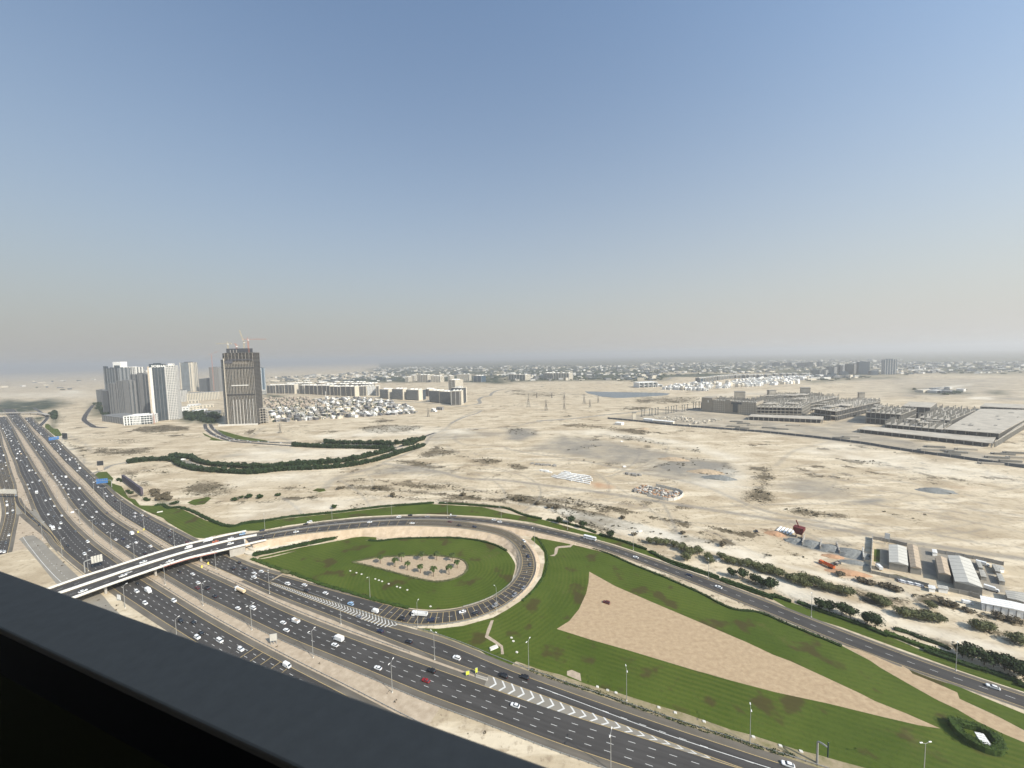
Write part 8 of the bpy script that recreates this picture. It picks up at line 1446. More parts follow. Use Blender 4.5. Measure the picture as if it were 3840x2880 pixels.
car_at('box truck', 'white', [(-586.6,673)][0], 1., 'white lorry on the tree lined road through the sand'); car_at('open truck', 'grey', [(254.7,293.6)][0], .4, 'dark loader parked beside the orange red dump truck')
for i, p in enumerate([(279.7,270.1),(280.6,269.2),(281.5,268.2),(282.6,267.6),(283.7,266.8),(284.8,266.1),(285.9,265.4),(287,264.7),(288.1,264),(289,262.9)]): car_at('sedan', 'white' if i % 3 else 'silver', p, 1.0, 'car parked in the row outside the desert side wall of the compound')['group'] = 'cars parked outside the compound wall'
# batching yard: aggregate bays, hopper, heaps
def heap(label, p, rx, ry, h, m_, rz=0., name='gravel_heap', seed=0):
    n, r_ = 20, 5; k = MB(); rd = random.Random(seed); rings = []
    for j in range(r_+1):
        t = j/r_; rings.append([(rx*(1-t)*math.cos(2*math.pi*i/n)*(1+.18*rd.uniform(-1, 1)), ry*(1-t)*math.sin(2*math.pi*i/n)*(1+.18*rd.uniform(-1, 1)), h*(math.sin(t*math.pi/2)*(.85+.15*t))) for i in range(n)])
    k.loft(rings[:-1]); tag(k.build(name, m_, None, (p[0], p[1], -.05), rz), label, 'heap')
gravel = mat('blue grey gravel', (.19, .195, .185), .95, .25, .6, bump=.6); orange_e = mat('orange earth', (.42, .25, .145), .95, .2, .4, bump=.6); dirt = mat('brown dirt', (.40, .31, .21), .95, .2, .4, bump=.6)
for i, (p, rx, ry, h, m_, l) in enumerate((([(249.9,331.7)][0], 9, 6, 3.2, gravel, 'blue grey gravel heap in the leftmost bay of the batching yard'), ([(258.9,324.7)][0], 12, 8, 4, gravel, 'blue grey gravel heap in the second bay of the batching yard'), ([(267.8,316.9)][0], 12, 8, 4, gravel, 'blue grey gravel heap in the third bay of the batching yard'), ([(279.1,309.3)][0], 14, 9, 4, gravel, 'widest blue grey gravel heap, right bay of the batching yard'), ([(269.4,295.6)][0], 9, 4, 2, gravel, 'low dark gravel heap below the right bay'), ([(242.3,347.3)][0], 9, 6, 2, orange_e, 'small orange earth heap left of the red hopper'), ([(252.5,281.7)][0], 14, 5, 2.2, orange_e, 'long orange earth heap in front of the compound wall'), ([(261.1,305.3)][0], 8, 4, 1.6, orange_e, 'orange earth heap below the third gravel bay'), ([(498.6,444.3)][0], 20, 10, 4, gravel, 'lone grey gravel mound on the open sand at the right'), ([(271.9,535.2)][0], 26, 9, 5, dirt, 'brown earth bank along the grey mounds')
    , ([(275.9,507.8)][0], 22, 8, 5, gravel, 'grey rubble bank at the right of the grey mounds'), ([(254.5,603.9)][0], 24, 8, 5, dirt, 'brown rubble bank left of the grey mounds'), ([(258.2,850.9)][0] if False else [(296.7,860.7)][0], 14, 6, 4, dirt, 'small brown heap between tracks near the mall hoarding'))): heap(l, p, rx, ry, h, m_, R(-18), seed=i)
for i, (a, c) in enumerate((([(249.7,324)][0], [(261.8,337.5)][0]), ([(259,316.2)][0], [(270.2,328.9)][0]), ([(269.1,308.8)][0], [(278.8,323.3)][0]), ([(279.3,297.9)][0], [(292.6,313.1)][0]))): wallrun('bay_wall', 'concrete bay wall of the batching yard, %s' % LORD[i], [a, c], 3.4, .8, pale_concrete if i == 3 else concrete, 3, 'wall', panels=3.)
def hopper():
    root = empty('hopper', (*[(258.8,340)][0], 0), R(-50)); tag(root, 'dark red steel batching hopper with white conveyor belts beside the gravel bays', 'machine'); red = mat('dark red steel', (.13, .022, .02), .6, .15, .6); k = MB(); k.loft([rr(-2.2, 2.2, 2, 3, .2), rr(-4, 4, 3.4, 7, .2), rr(-4, 4, 3.4, 9.5, .2)]); k.build('bin', red, root)
    k = MB(); 
    for x in (-2, 2):
        for y in (-1.8, 1.8): k.tube((x, y, 0), (x, y, 4), .25, 6)
    k.tube((0, 0, 9), (-2.5, 0, 15), .5, 6); k.build('leg', red, root)
    for i in range(5): k = MB(); k.box((-6-i*2.6, 4, .6), (1.5, 13, .9), .0); k.build('conveyor', white_paint, root)
hopper()
# scrap yard with a white wall, pale pipe rows and other piles on the sand
wallrun('yard_wall', 'low white and grey wall around the scrap yard on the sand', [(158.5,449.1),(180.4,432.3),(204,455.1),(182.3,483.6)], 3.4, .4, pale_concrete, 6, 'wall', panels=6.)
k = MB()
for i in range(260):
    p = [(163.8,453.6)][0] if False else (0, 0); q = [np.array(x) for x in ([(145.5,465.2)][0], [(180.2,436.9)][0], [(200.9,455.3)][0], [(164.6,486.2)][0])]; u, v = rng.random(2); c = (q[0]*(1-u)+q[1]*u)*(1-v)+(q[3]*(1-u)+q[2]*u)*v; k.box((c[0], c[1], 0), (rng.uniform(1, 4.5), rng.uniform(1, 3), rng.uniform(.6, 2.8)), rng.uniform(0, 3), int(rng.choice([0, 0, 1, 2])))
o = k.build('scrap', [dark_concrete, pale_concrete, orange_e]); o['kind'] = 'stuff'
pm = MB(); pm.tube((-5.5, 0, .9), (5.5, 0, .9), .95, 8); pipe = pm.mesh('concrete_pipe', white_paint)
q = [np.array(x) for x in ([(53.5,526.4)][0], [(98.8,492)][0], [(106.1,536.3)][0], [(77.1,549.9)][0])]
for i in range(46):
    u, v = (i % 9+rng.uniform(.1, .9))/9, (i//9+.5)/5.5; c = (q[0]*(1-u)+q[1]*u)*(1-v)+(q[3]*(1-u)+q[2]*u)*v; tag(link('concrete_pipe', pipe, None, (c[0], c[1], 0), R(-38)+rng.normal(0, .08)), 'white concrete pipe lying in the pipe rows on the sand', 'pipe', 'white pipes stored on the sand')
for ln, m_, l, n in (([(42.9,561.4),(55.9,548.6)][0:2], white_paint, 'short row of white blocks beside the dark timber', 6), ([(158,535.2),(181.1,525.2)][0:2], dark_concrete, 'row of dark parked plant on the sand below the dirt road', 12), ([(30.6,597.9),(70.5,581.3)][0:2], dark_concrete, 'row of dark scrap and timber on the sand', 14)):
    k = MB(); a, c = np.array(ln[0]), np.array(ln[1])
    for i in range(n): p = a*(1-i/n)+c*i/n+rng.normal(0, 2, 2); k.box((p[0]-a[0], p[1]-a[1], 0), (rng.uniform(3, 7), 2.4, rng.uniform(1.2, 2.8)), rng.uniform(-.6, .4))
    o = k.build('scrap', m_, None, (a[0], a[1], 0)); o['kind'] = 'stuff'

# ------------------------------------------------------------------ vegetation
def leaf_cloud(k, c, r_, n, s_, seed, squash=1., mi=0, lobes=0):
    rd = np.random.default_rng(seed); cs = [(np.array(c), np.array(r_))]
    for _ in range(lobes):
        d = rd.normal(0, 1, 3); d[2] = abs(d[2])*.6; d /= np.linalg.norm(d); cs.append((np.array(c)+d*np.array(r_)*.62, np.array(r_)*rd.uniform(.42, .68)))
    V, F = [], []
    for i in range(n):
        cc, rad = cs[rd.integers(len(cs))]; d = rd.normal(0, 1, 3); d /= np.linalg.norm(d); p = cc+d*rad*rd.uniform(.55, 1.0)**.6
        if p[2] < .15: p[2] = .15+rd.uniform(0, .4)
        nrm = d+rd.normal(0, .55, 3); nrm /= np.linalg.norm(nrm); u = np.cross(nrm, [0.3, 0.2, 1]); u /= np.linalg.norm(u); w_ = np.cross(nrm, u); a = s_*rd.uniform(.6, 1.25); b_ = a*rd.uniform(.5, 1.)
        q = len(V); V += [tuple(p-u*a), tuple(p+w_*b_*.8-u*a*.1), tuple(p+u*a), tuple(p-w_*b_)]; F.append((q, q+1, q+2, q+3))
    k.add(V, F, mi); return k
def tree_mesh_pair(h, r_, n, leafm, seed, s_, trunk=.22, lobes=5, low=.42):
    k = MB(); leaf_cloud(k, (0, 0, h*(low+1)/2), (r_, r_, h*(1-low)/2), n, s_, seed, lobes=lobes); rd = random.Random(seed)
    core = MB(); rings = []
    for j in range(5): t = (j+.5)/5; rings.append([(r_*.62*math.sin(math.pi*t)*math.cos(a)*(1+.2*rd.uniform(-1, 1)), r_*.62*math.sin(math.pi*t)*math.sin(a)*(1+.2*rd.uniform(-1, 1)), h*low+(h*(1-low))*(.08+.84*t)) for a in np.linspace(0, 2*math.pi, 8)[:-1]])
    k.loft(rings); crown = k.mesh('crown', leafm); k = MB(); k.tube((0, 0, 0), (0, 0, h*(low+.15)), trunk, 6, trunk*.6)
    for i in range(4): a = i*1.6+rd.uniform(-.4, .4); k.tube((0, 0, h*low*.7), (math.cos(a)*r_*.5, math.sin(a)*r_*.5, h*(low+.25)), trunk*.5, 5, trunk*.2)
    return crown, k.mesh('trunk', bark)
def plant_tree(name, label, p, meshes, sc, rz, cat='tree', group=None, sz=None):
    r_ = empty(name, (p[0], p[1], 0), rz); tag(r_, label, cat, group); r_.scale = (sc, sc, sz or sc); link('crown', meshes[0], r_); link('trunk', meshes[1], r_); return r_
KD = [tree_mesh_pair(7.5, 4.2, 760, leaf['dark leaves'], 10+i, .44, low=.18) for i in range(3)]; KG = [tree_mesh_pair(6, 4.2, 760, leaf['grey green leaves'], 20+i, .40, low=.06) for i in range(3)]; KT = [tree_mesh_pair(2.6, 2.4, 170, leaf['dry twigs'], 30+i, .4, .1, low=.02) for i in range(2)]; KB = [tree_mesh_pair(2.4, 1.9, 150, leaf['hedge leaves'], 40+i, .4, .1, low=.02) for i in range(2)]
def trees(kinds, pts, size, label, group, name, base):
    pts = sorted(pts, key=lambda p: p[0]**2+p[1]**2) if False else pts
    for i, p in enumerate(pts): plant_tree(name, '%s, %s' % (label, (LORD[i] if i < 12 else ordw(i+1)+' from left')), p, kinds[i % len(kinds)], size*(.85+.3*((i*37) % 10)/10), i*1.3, 'tree' if base else 'bush', group)
GT = 'dark green trees along the outer curving road'
trees(KD, [(45.3,379.7),(56,377.7),(66.8,368.9),(88.6,345.9)], 1.05, 'dark green roadside tree near the coach', GT, 'roadside_tree', 1); trees(KD, [(163.2,280.4),(168.9,276.3),(175.3,271.4),(180.4,263.1)], 1.0, 'dark green roadside tree in the middle clump by the curving road', GT, 'roadside_tree', 1)
trees(KD, [(177.2,267.6),(181.6,263.1),(199.4,240.8),(202.9,238.3),(208.1,235.2),(211.4,232.8),(215.6,226.6),(218.5,223.3)], 1.05, 'dark green roadside tree right of the middle clump', GT, 'roadside_tree', 1); trees(KD, [(243.1,199.1),(246.3,197.3),(249.2,194.3),(252.2,192.7),(254.9,190.2),(257.8,188.6),(259.2,186.3),(256.5,183.7)], 1.1, 'dark green roadside tree at the lower right edge', GT, 'roadside_tree', 1)
GH = 'grey green desert trees on the sand strip'
trees(KG, [(120.8,334.4),(126.9,331.9),(133.2,330.1),(139.3,328),(142.9,320.5),(146.1,316.2),(149.7,314.1),(139.9,304.8),(155.7,314.8),(157.9,305),(157,299.5)], 1.05, 'grey green desert tree in the first thicket on the sand strip', GH, 'desert_tree', 1); trees(KG, [(169.5,306.4),(170.8,299.8),(174.1,297),(178.7,295),(183.2,293),(187.2,290.3),(190.2,287.6),(194.1,284.9),(196.6,283.2)], 1., 'grey green desert tree in the second thicket on the sand strip', GH, 'desert_tree', 1)
trees(KG, [(188.9,284.3),(194.2,282.4),(198.3,279),(201.2,274.2),(203.7,270.3),(211.6,273.8),(213.1,269.9),(215.4,266.1),(217.9,261.7),(221.2,259.5),(225.3,257.3),(227.9,254.5),(207.3,265.7)], 1.05, 'grey green desert tree in the third thicket, before the compound', GH, 'desert_tree', 1); trees(KG, [(240.8,248.7),(241.6,246.1),(242.6,241.8),(244,234),(245.4,231.7),(249.9,231.5),(251.8,229.8),(255.1,228.6),(258.8,227.9),(261.3,226.7),(270,239.6),(241.7,243.6)], .95, 'desert tree in the thicket below the compound', GH, 'desert_tree', 1); trees(KG, [(276.2,219.9),(278.5,218.8),(281.4,218.2),(284.4,208.9),(286,207)], 1.0, 'grey green desert tree at the right end of the sand strip', GH, 'desert_tree', 1)
GB2 = 'dry bushes scattered on the sand'
trees(KT, [(-0.1,447.9),(9.1,443.5),(27.5,431.2),(38.8,420),(44.7,417.9),(-184.3,497.9),(-175.3,495),(-151,467.2),(-63.8,465.9),(-232.5,498.8),(-228.7,500.9)], 1.6, 'dry brown bush on the sand beyond the curving road', GB2, 'dry_bush', 0); trees(KT, [(157.1,350.3),(181.3,326.1),(112.5,387.7),(111.7,350),(251.1,270),(254.5,266.1),(261.9,262.9),(265,260),(285.5,242.1),(282.2,243.5),(288.8,234.8),(300.4,228.7),(304.9,226.4),(307.1,225.2),(242.3,277.3),(265.6,257.2)], 1.4, 'dry brown bush on the sand strip', GB2, 'dry_bush', 0)
trees(KB, [(-343.1,473),(-334.7,473.3),(-320,470.7),(-300.6,477.9),(-207.7,432.5),(-345.9,465),(-337.5,476.8),(-320.3,471.6)], 2.0, 'round dark green bush alone on the sand beyond the lawns', 'lone green bushes on the sand', 'green_bush', 0); trees(KT, [(-486.8,505.1),(-475.5,497.1),(-463.5,487.6),(-453.3,481.8),(-443.9,476.2),(-448.5,473.2),(-434.4,472.4),(-447.7,483.2)], 2.2, 'dry tree beside the long purple billboard', 'dry trees beside the purple billboard', 'dry_bush', 0); trees(KB, [(-416.1,457.1),(-413.8,458.5),(-466.6,474.3),(-459.4,470.6),(-518,505.3),(-508.1,499.2),(-575.5,553.2),(-585.7,558.3)], 1.7, 'green bush in the planted beds by the purple billboard', 'green bushes by the purple billboard', 'green_bush', 0)
# double rows of trees on the road through the sand
small = []
for i in range(3): k = MB(); leaf_cloud(k, (0, 0, 3.3), (3.0, 3.0, 3.0), 130, .95, 60+i, lobes=3); k.loft([[(2.3*math.cos(a)*s_, 2.3*math.sin(a)*s_, z) for a in np.linspace(0, 2*math.pi, 7)[:-1]] for z, s_ in ((.3, .7), (2.2, 1.1), (4.6, .9), (5.6, .4))]); small.append(k.mesh('avenue_tree', leaf['far leaves']))
def avenue(line, label, group, step=4.8, sc=1.32):
    q_ = spl(line, step); N_ = len(q_)
    for i, p in enumerate(q_):
        o = link('avenue_tree', small[i % 3], None, (p[0]+rng.normal(0, .5), p[1]+rng.normal(0, .5), 0), rng.uniform(0, 6)); s_ = sc*rng.uniform(.85, 1.2); o.scale = (s_, s_, s_*rng.uniform(.9, 1.15)); tag(o, label+(', %s from its left end' % ordw(i+1) if i < 24 else (', %s from its right end' % ordw(N_-i) if N_-i <= 24 else ', deep in the row')), 'tree', group)
avenue([(-668.3,658.7),(-650.9,668),(-629.5,672.5),(-598.9,664.4),(-566.6,639.3),(-516,607.6),(-464.4,590.8),(-381.5,582.7),(-370.5,588.7),(-317,594.2),(-265.1,606),(-228,638.7),(-201.6,689.4),(-185.7,713.4),(-173.9,736.6)], 'dense tree, near side of the lower avenue', 'near row of the lower tree lined road'); avenue([(-606.1,685.1),(-587.3,683.5),(-555.7,660.8),(-521.7,639.3),(-491.9,626.9),(-443.4,614.7),(-396.9,607),(-385.2,612.8),(-331.6,622.4),(-278.5,637.7),(-249.7,670.6),(-224.8,707.7)], 'dense tree, far side of the lower avenue', 'far row of the lower tree lined road')
avenue([(-442.8,762.8),(-370.5,743.6),(-294.4,730.4),(-230.1,717.6)], 'dense tree, near side of the upper avenue', 'near row of the upper tree lined road'); avenue([(-388.2,785.3),(-335.8,773.5),(-284.1,766.1),(-240,757.5),(-217.6,772.5),(-203.2,793.5)], 'dense tree, far side of the upper avenue', 'far row of the upper tree lined road'); avenue([(-215.1,745.7),(-204.3,749.8),(-195.8,783.6),(-187.8,797.8)], 'dense tree at the junction of the two avenues', 'trees at the junction of the tree lined roads')
avenue([(-620.3,688.1),(-624.7,696.9),(-608.8,691.3),(-586.8,677)], 'dense tree at the left bend of the lower avenue', 'trees at the left bend of the tree lined road', 7)
for poly, n, lab in (([(-1083.6,1272),(-1078.8,1330.3),(-997.3,1302.4),(-850.8,1113.6),(-852.1,1081.3),(-922.5,1123.2)], 70, 'dark tree in the grove between the lettered tower and the construction tower'), ([(-1870.4,1711.4),(-1762.7,1668.9),(-1388,1332.2),(-1369.2,1272.3)], 40, 'dark tree in the grove at the left foot of the tower cluster'), ([(-1684,1387.5),(-1729.1,1443.2),(-1579.1,1326.6),(-1409.5,1176.2),(-1486.6,1232.1)], 26, 'dark tree in the grove by the far exit ramp'), ([(-1142.2,1309.8),(-1109.2,1350.7),(-956.7,1162.7),(-998.6,1156.6)], 40, 'dark tree right of the gridded white tower')):
    p = np.array(poly); c = 0
    while c < n:
        q = rng.uniform(p.min(0), p.max(0), (200, 2)); q = q[inside(q, p)][:n-c]; c += len(q)
        for x, y in q: o = link('grove_tree', small[int(rng.integers(3))], None, (x, y, 0), rng.uniform(0, 6)); s_ = rng.uniform(1.2, 2.2); o.scale = (s_, s_, s_); tag(o, lab, 'tree', 'grove: '+lab)
# hedges and low planting
def hedge(label, line, wd, h, m_, dens=9., s_=.42, name='hedge', z=None, cat='hedge', core=True):
    c = spl(line, 2.5, 2) if not isinstance(line, np.ndarray) else line; o = c[0]; k = MB(); V, F = [], []; n_, d_ = normals(c); L_ = len(c); N = int(np.linalg.norm(np.diff(c, axis=0), axis=1).sum()*dens)
    t = rng.uniform(0, L_-1.001, N); i = t.astype(int); f = (t-i)[:, None]; p = c[i]*(1-f)+c[i+1]*f; u = rng.uniform(-1, 1, N); zt = rng.uniform(.25, 1, N); wob = 1+.25*np.sin(t*1.7)+.15*np.sin(t*.6)
    side = rng.random(N) < .45; u = np.where(side, np.sign(u), u); zt = np.where(side, zt, 1)
    x = p[:, 0]+n_[i, 0]*u*wd/2*wob-o[0]; y = p[:, 1]+n_[i, 1]*u*wd/2*wob-o[1]; zz = p[:, 2]+zt*h*(.85+.15*wob)
    for j in range(N):
        nr = np.array([n_[i[j], 0]*u[j]*(1.2 if side[j] else .4), n_[i[j], 1]*u[j]*(1.2 if side[j] else .4), .2 if side[j] else 1.])+rng.normal(0, .4, 3); nr /= np.linalg.norm(nr); a = np.cross(nr, (.4, .3, .8)); a /= np.linalg.norm(a); b_ = np.cross(nr, a); q = np.array([x[j], y[j], zz[j]]); r1 = s_*rng.uniform(.7, 1.4); r2 = s_*rng.uniform(.6, 1.1); m = len(V); V += [tuple(q-a*r1), tuple(q-b_*r2), tuple(q+a*r1), tuple(q+b_*r2)]; F.append((m, m+1, m+2, m+3))
    k.add(V, F)
    if core:
        c2 = c-np.array([o[0], o[1], 0]); wv = wd*.42*(1+.2*np.sin(np.arange(L_)*1.3)); a, b_ = offset(c2, wv), offset(c2, -wv); v = [(p[0], p[1], p[2]+zz_) for q, zz_ in ((a, 0), (b_, 0), (b_, h*.85), (a, h*.85)) for p in q]
        k.add(v, [(e*L_+g, e*L_+g+1, ((e+1) % 4)*L_+g+1, ((e+1) % 4)*L_+g) for e in range(4) for g in range(L_-1)])
    return tag(k.build(name, m_, None, (o[0], o[1], 0)), label, cat)
HL = leaf['hedge leaves']
hedge('thick dark hedge along the terraces on the left side of the loop lawn', [(-232.2,328.9),(-220,333.2),(-207.5,339.6),(-194.5,346.2),(-181.1,353.3),(-167.2,360.7),(-155.6,369.5),(-147.9,374.5),(-138.9,374.8)], 4.2, 2.6, HL, 16); hedge('narrow low hedge at the inner foot of the bare sandy slope', [(-138.9,352),(-130.9,350.2),(-112.7,353.6),(-89.9,354.2),(-55.3,352.5),(-32,345.5),(-14.8,334),(-8,326.2)], 2.0, 1.0, HL); hedge('low hedge on the highway side of the loop lawn', [(-229.6,322.7),(-205.5,310.1),(-184.7,300.3),(-164.7,290.2),(-145.9,280.7),(-129.2,274),(-112.9,266.7),(-92.7,258.3),(-74.1,251.8)], 2.6, .9, leaf['fresh leaves'], 8)
for z_, ln, l in ((1.35, [(-228.4,325.8),(-220,333.3),(-206.4,339.7),(-190.7,344.3)], 'clipped hedge on the lowest terrace by the abutment'), (4.3, [(-242.7,345.4),(-233.2,347.2),(-219.2,354),(-199.4,360.9),(-180,365.6)], 'thin clipped hedge on the top terrace by the abutment'), (2.9, [(-238.1,339.8),(-226.8,344.2),(-212.8,350.9),(-197.3,356.9)], 'thin clipped hedge on the middle terrace by the abutment')): q = spl([(x, y, z_) for x, y in ln], 2.5, 2); hedge(l, q, 1.3, .7, HL, 8)
hedge('long dark hedge between the upper road lawn and the sand, left part', [(-290.5,395),(-269.2,401.6),(-248.5,410.4),(-224.7,415.5),(-200.3,420.8),(-176,427.9),(-150.7,434.6),(-123.7,438.1),(-95,442.3)], 3.4, 1.8, HL); hedge('long dark hedge between the upper road lawn and the sand, right part', [(-89.1,441.2),(-60,435.4),(-38.6,430.2),(-9.2,420.8),(10.5,401),(27.7,390.8)], 3.0, 1.6, HL); hedge('dark hedge along the corner lawn left of the flyover', [(-393.5,444),(-370.9,432.1),(-342.6,413.9),(-317.6,398.8),(-303.3,391.6),(-290.9,390.1),(-287,397.1),(-275.7,399.5),(-266.4,401.4)], 3.4, 2., HL); hedge('dark hedge top of the corner lawn by the purple billboard', [(-434.6,453.6),(-428.9,456.3),(-418.2,449.6),(-408.1,444.7),(-402.2,446.5),(-393,443.8)], 3.4, 2., HL)
hedge('clipped hedge along the curving road near the coach', [(33.2,388.5),(45.6,382.5),(57.8,374),(68.4,366.2),(77,356.7)], 2.8, 1.5, HL); hedge('clipped double hedge along the curving road, first stretch right of the coach', [(79.5,352.8),(89.9,344.4),(100.7,336),(108,328.4),(113.5,322.8)], 2.8, 1.6, HL); hedge('clipped hedge along the curving road, long middle stretch', [(115.5,319.6),(122.2,307.5),(130.5,299.2),(138.7,291.7),(146.6,284.7),(152.5,278.5)], 3., 1.6, HL); hedge('lower clipped hedge line on the road side of the middle stretch', [(117.5,316.5),(122.6,303.7),(131.3,294.3),(141.7,286.2),(152.6,275.3),(161.9,265.3),(175.8,252.4)], 1.8, 1., HL); hedge('clipped hedge before the dark trees right of the middle stretch', [(153.4,276.9),(166.1,265.1),(177.6,255),(177.4,256.3),(185.4,248.8)], 3., 1.6, HL)
hedge('clipped hedge in front of the second group of dark trees', [(189.4,248.6),(195.6,241),(202.6,234.3),(209.3,227.9),(214.9,221.9),(218.4,215.7)], 3., 1.5, HL); hedge('bright and dark hedge by the lower right bend of the curving road', [(219.2,218.7),(224.3,213.1),(228,208.6),(234.1,204.1),(239.4,198.8)], 3.2, 1.8, leaf['fresh leaves']); hedge('long dark hedge line at the lower right edge', [(228.5,205.1),(233.5,199.3),(241.4,192.2),(248.1,187.3),(253.3,181.4),(250.6,179.3)], 3.2, 1.6, HL)
hedge('green ground cover ridge on the sand strip below the thickets', [(228,221.5),(233.8,218.2),(235.4,214.2),(241.2,209.3),(242.9,204.7)], 3., 1.1, leaf['dark leaves']); hedge('narrow green strip of low bushes along the guardrail below the big lawn', [(5.9,197.7),(11.6,194.5),(18.3,191.4),(24.7,188.2),(34.5,184.6),(43.5,180.6),(52.5,175.7),(62.8,171),(73.1,166.1),(83,161.9),(92.9,158.1),(99.5,154.8),(108.6,151.6),(115.4,149.6)], 1.5, .7, leaf['dark leaves'], 7, .35, core=False); hedge('dark hedge on the loop edge of the big lawn', [(10.7,358.7),(20,349.2),(24.3,333.3),(26.5,316.5),(25.1,301.4),(20.3,284.5),(12.9,269.4),(3.8,256.6)], 1.6, .6, leaf['fresh leaves'], 6); hedge('low hedge along the upper edge of the big lawn by the curving road', [(45,342.5),(61.8,331.6),(75.5,321.6),(94.7,299.6),(112,281.8),(129.6,261.4),(144.2,242.4),(156.9,239.9),(168,227.9),(185.6,209)], 1.8, .8, HL, 6)
hedge('hedge ring planted round the palm bed', smooth_poly(BED, 4)+[smooth_poly(BED, 4)[0]], 1.6, .6, leaf['grey green leaves'], 6); hedge('wild green planting at the near left tip of the loop lawn', [(-190.5,301.9),(-186.4,299.6),(-182.4,298.1)], 3., 1.4, leaf['grey green leaves'], 8, cat='bush')
# U shaped clipped hedge around a small kiosk, lower right corner
hedge('tall clipped hedge enclosing the small white roofed kiosk, lower right corner', [(195.9,162.6),(193.1,158.4),(191.7,155.2),(192.6,152.7),(195.5,150.5),(198.5,148.5),(201.9,149.5),(204.3,152.4),(205.6,155.5)], 3.4, 3.2, leaf['fresh leaves'], 26, .3); hedge('back side of the clipped hedge behind the small kiosk', [(196.2,162.9),(198.1,161),(201.3,160),(204.8,159),(205.5,156.4)], 2.6, 2.6, leaf['fresh leaves'], 22, .3)
shed('small white roofed kiosk inside the clipped hedge, lower right corner', [[(195.2,151.4)][0], [(197.6,150.2)][0], [(199.9,154.5)][0], [(197.6,155.3)][0]], 2.7, white_paint, sandgrey, .1, 'kiosk')
# palms in the loop lawn
def palm():
    r_ = empty('palm_tree'); k = MB(); prev = Vector((0, 0, 0))
    for i in range(6): q = Vector((.12*math.sin(i*.6), .1*math.cos(i*.5), (i+1)*1.15)); k.tube(prev, q, .27-.012*i, 7, .255-.012*i); prev = q
    k.build('trunk', bark, r_); fr = []
    for v in range(2):
        k = MB(); n = 6; L_ = 3.0
        for s_ in (-1, 1):
            V, F = [], []
            for i in range(n+1):
                t = i/n; x = L_*math.sin(t*1.25)/math.sin(1.25)*.95; z = (1.15 if v else .6)*math.sin(t*2.6)*(1-.2*t)-1.7*t*t*(1.1-.35*v); w_ = (.62*math.sin(math.pi*min(1, t*.9+.1)))*(1+.25*((i+v) % 2)); V += [(x, 0, z+.05), (x+.15, s_*w_, z-.16)]
            for i in range(n): F.append((2*i, 2*i+2, 2*i+3, 2*i+1))
            k.add(V, F)
        fr.append(k.mesh('frond', leaf['palm leaves']))
    for i in range(20): o = link('frond', fr[i % 2], r_, (prev.x, prev.y, prev.z-.05+.02*(i % 3)), i*2.399); o.rotation_euler = (0, -.35*(i % 4)/3+.25, i*2.399)
    k = MB(); k.loft([[(a*math.cos(t), a*math.sin(t), z) for t in np.linspace(0, 2*math.pi, 8)[:-1]] for a, z in ((.25, prev.z-.7), (.5, prev.z-.35), (.2, prev.z+.1))]); k.build('crown_heart', leaf['dry twigs'], r_); return r_
pal = palm(); PL = [(-113.5,310.6),(-99.4,304.8),(-96,312.1),(-87.7,299.3),(-79.2,313.7),(-76.3,295),(-66.9,313.7),(-64.7,289.5),(-53.3,311.2),(-52.9,291.5),(-47.8,300.5)]
PN = ['leftmost palm at the pointed end of the sandy bed in the loop', 'front palm, second from left in the loop bed', 'back palm, third from left in the loop bed', 'front palm left of centre in the loop bed', 'back palm in the centre of the loop bed', 'front palm in the centre of the loop bed', 'back palm right of centre in the loop bed', 'nearest palm at the front edge of the loop bed', 'tall back palm near the right end of the loop bed', 'front palm near the right end of the loop bed', 'rightmost palm in the loop bed']
for i, p in enumerate(PL): o = pal if i == 0 else copy_tree(pal); o.location = (p[0], p[1], .05); o.rotation_euler = (0, 0, i*1.1); s_ = .95+.2*((i*7) % 5)/5; o.scale = (s_*.98, s_*.98, s_*.92); tag(o, PN[i], 'palm tree', 'palms in the loop bed')
# desert scrub and stones: far too many to count
def scrub():
    base = []
    for v in range(3): k = MB(); leaf_cloud(k, (0, 0, .35), (.9, .9, .5), 9, .55, 90+v); base.append(np.array(k.v).reshape(-1, 4, 3))
    allV = []; masks = [(p, val) for p, val, f in SCRUB]
    for poly, val in masks:
        p = np.array(poly)[:, :2]; lo, hi = p.min(0), p.max(0); ar = abs(np.dot(p[:, 0], np.roll(p[:, 1], 1))-np.dot(p[:, 1], np.roll(p[:, 0], 1)))/2; dist = np.hypot(*p.mean(0))
        if dist > 1500: continue
        n = int(min(1500, ar*val*.05*(1 if dist < 500 else .35)))
        q = rng.uniform(lo, hi, (n*4+8, 2)); q = q[inside(q, p)][:n]
        if len(q) == 0: continue
        ph = rng.uniform(0, 6, 4); dens = np.sin(q[:, 0]*.11+ph[0])+np.sin(q[:, 1]*.23+ph[1])+np.sin((q[:, 0]+q[:, 1])*.19+ph[2]); q = q[dens > -.9]
        for x, y in q:
            s_ = rng.uniform(.5, 1.35)*(1.3 if dist > 500 else 1); b_ = base[int(rng.integers(3))]*np.array([s_*rng.uniform(.8, 1.5), s_, s_*.9]); allV.append(b_+np.array([x, y, 0]))
    V = np.concatenate(allV).reshape(-1, 3); n = len(V)//4; me = bpy.data.meshes.new('desert_scrub'); me.vertices.add(len(V)); me.vertices.foreach_set('co', V.ravel()); me.loops.add(4*n); me.loops.foreach_set('vertex_index', np.arange(4*n)); me.polygons.add(n); me.polygons.foreach_set('loop_start', np.arange(n)*4); me.update(calc_edges=True); me.materials.append(mat('desert scrub leaves', (.085, .075, .045), .9, .35, .4)); o = link('desert_scrub', me); o['kind'] = 'stuff'
scrub()
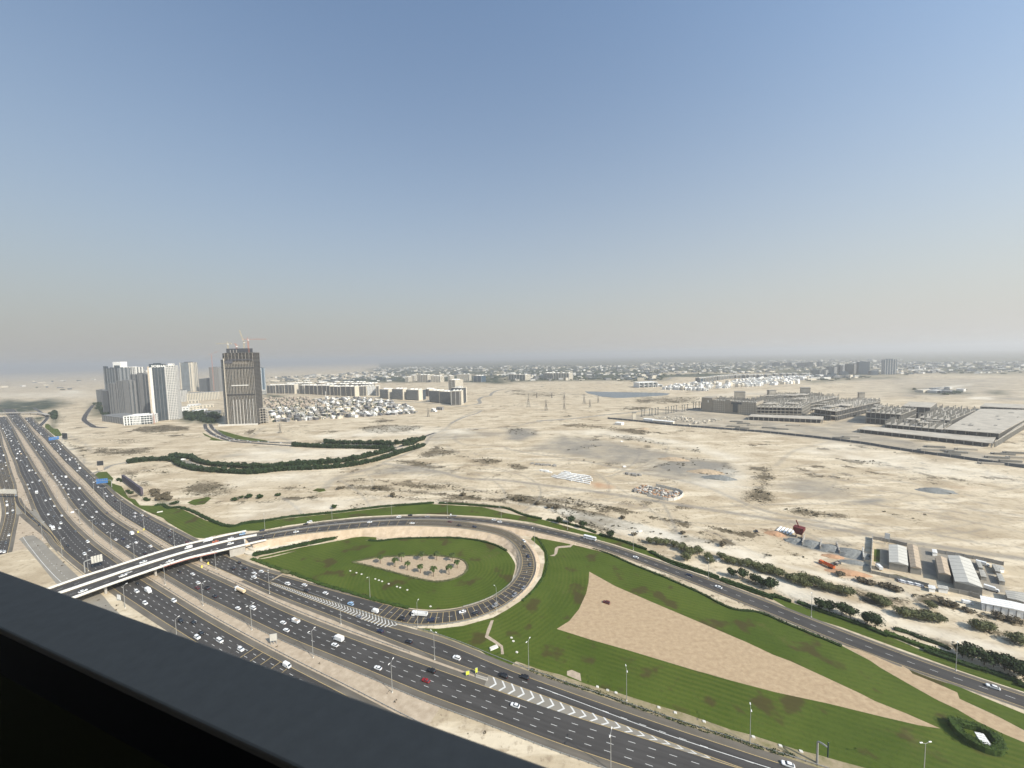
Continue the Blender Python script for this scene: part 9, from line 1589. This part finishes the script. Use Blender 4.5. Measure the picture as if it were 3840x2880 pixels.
def median_scrub():
    k = MB()
    for key, side, d0, d1, n in (('C2', 0, 5, 12, 150), ('C3', 0, 6, 12, 160), ('C1', 0, 2.5, 7, 260), ('C4', 1, 3.5, 14, 160)):
        A, B, out = LINES[key]; E_, sg = (A, 1) if side == 0 else (B, -1)
        for _ in range(n):
            i = int(rng.integers(2, len(E_)-2)); p = E_[i]+sg*out[i]*rng.uniform(d0, d1); s_ = rng.uniform(.3, .85); leaf_cloud(k, (p[0], p[1], s_*.5), (s_, s_, s_*.7), 10, s_*.5, int(rng.integers(1e6)))
    o = k.build('median_scrub', leaf['dry twigs']); o['kind'] = 'stuff'
median_scrub()
stn = mat('whitewashed stone', (.62, .59, .52), .9, .1, 2.)
for grp, pts, l in (('pale cover stones in the loop lawn', [(-134.3,300),(-128.2,297.1),(-123.2,294.9),(-109.7,287.7),(-106.3,285.9),(-103.3,284.2),(-97.1,280.8),(-89.7,277),(-86.9,275.6),(-80.7,272.5),(-59.5,253)], 'small pale utility cover in the loop lawn, %s'), ('pale cover stones at the foot of the big lawn', [(40.3,185.8),(45,183.7),(48.8,182.1),(67.1,173.5),(73.8,170.6),(85.1,165.9),(103.1,158.3),(112.2,154.2),(119.2,151.7),(-3.8,221.7),(-2.7,218.9),(-0.7,210.2)], 'small pale utility cover at the foot of the big lawn, %s')):
    k = MB(); k.loft([rr(-.7, .7, .55, 0, .15), rr(-.65, .65, .5, .35, .15)]); me = k.mesh('utility_cover', stn)
    for i, p in enumerate(sorted(pts)): tag(link('utility_cover', me, None, (p[0], p[1], .03), -.4), l % LORD[min(i, 11)], 'utility cover', grp)
for l, a, z in (('pale concrete chamber beside the crooked path near the loop', [(-14.2,213.8)][0], .9), ('white slab lying on the corner lawn left of the flyover', [(-410.8,434.2)][0], .7), ('white block by the upper bushes beside the sand strip', [(119.4,357.6)][0], 1.2), ('white rubble block beside the desert thicket', [(164.9,302.5)][0], 1.4)):
    k = MB(); k.loft([rr(-2.6, 2.6, 1.1, 0, .2), rr(-2.4, 2.4, .9, z, .2)]); tag(k.build('concrete_block', pale_concrete, None, (a[0], a[1], .03), .5), l, 'block')
print('objects', len(bpy.data.objects), 'tris', sum(len(o.data.polygons)*2 for o in bpy.data.objects if o.type == 'MESH'))
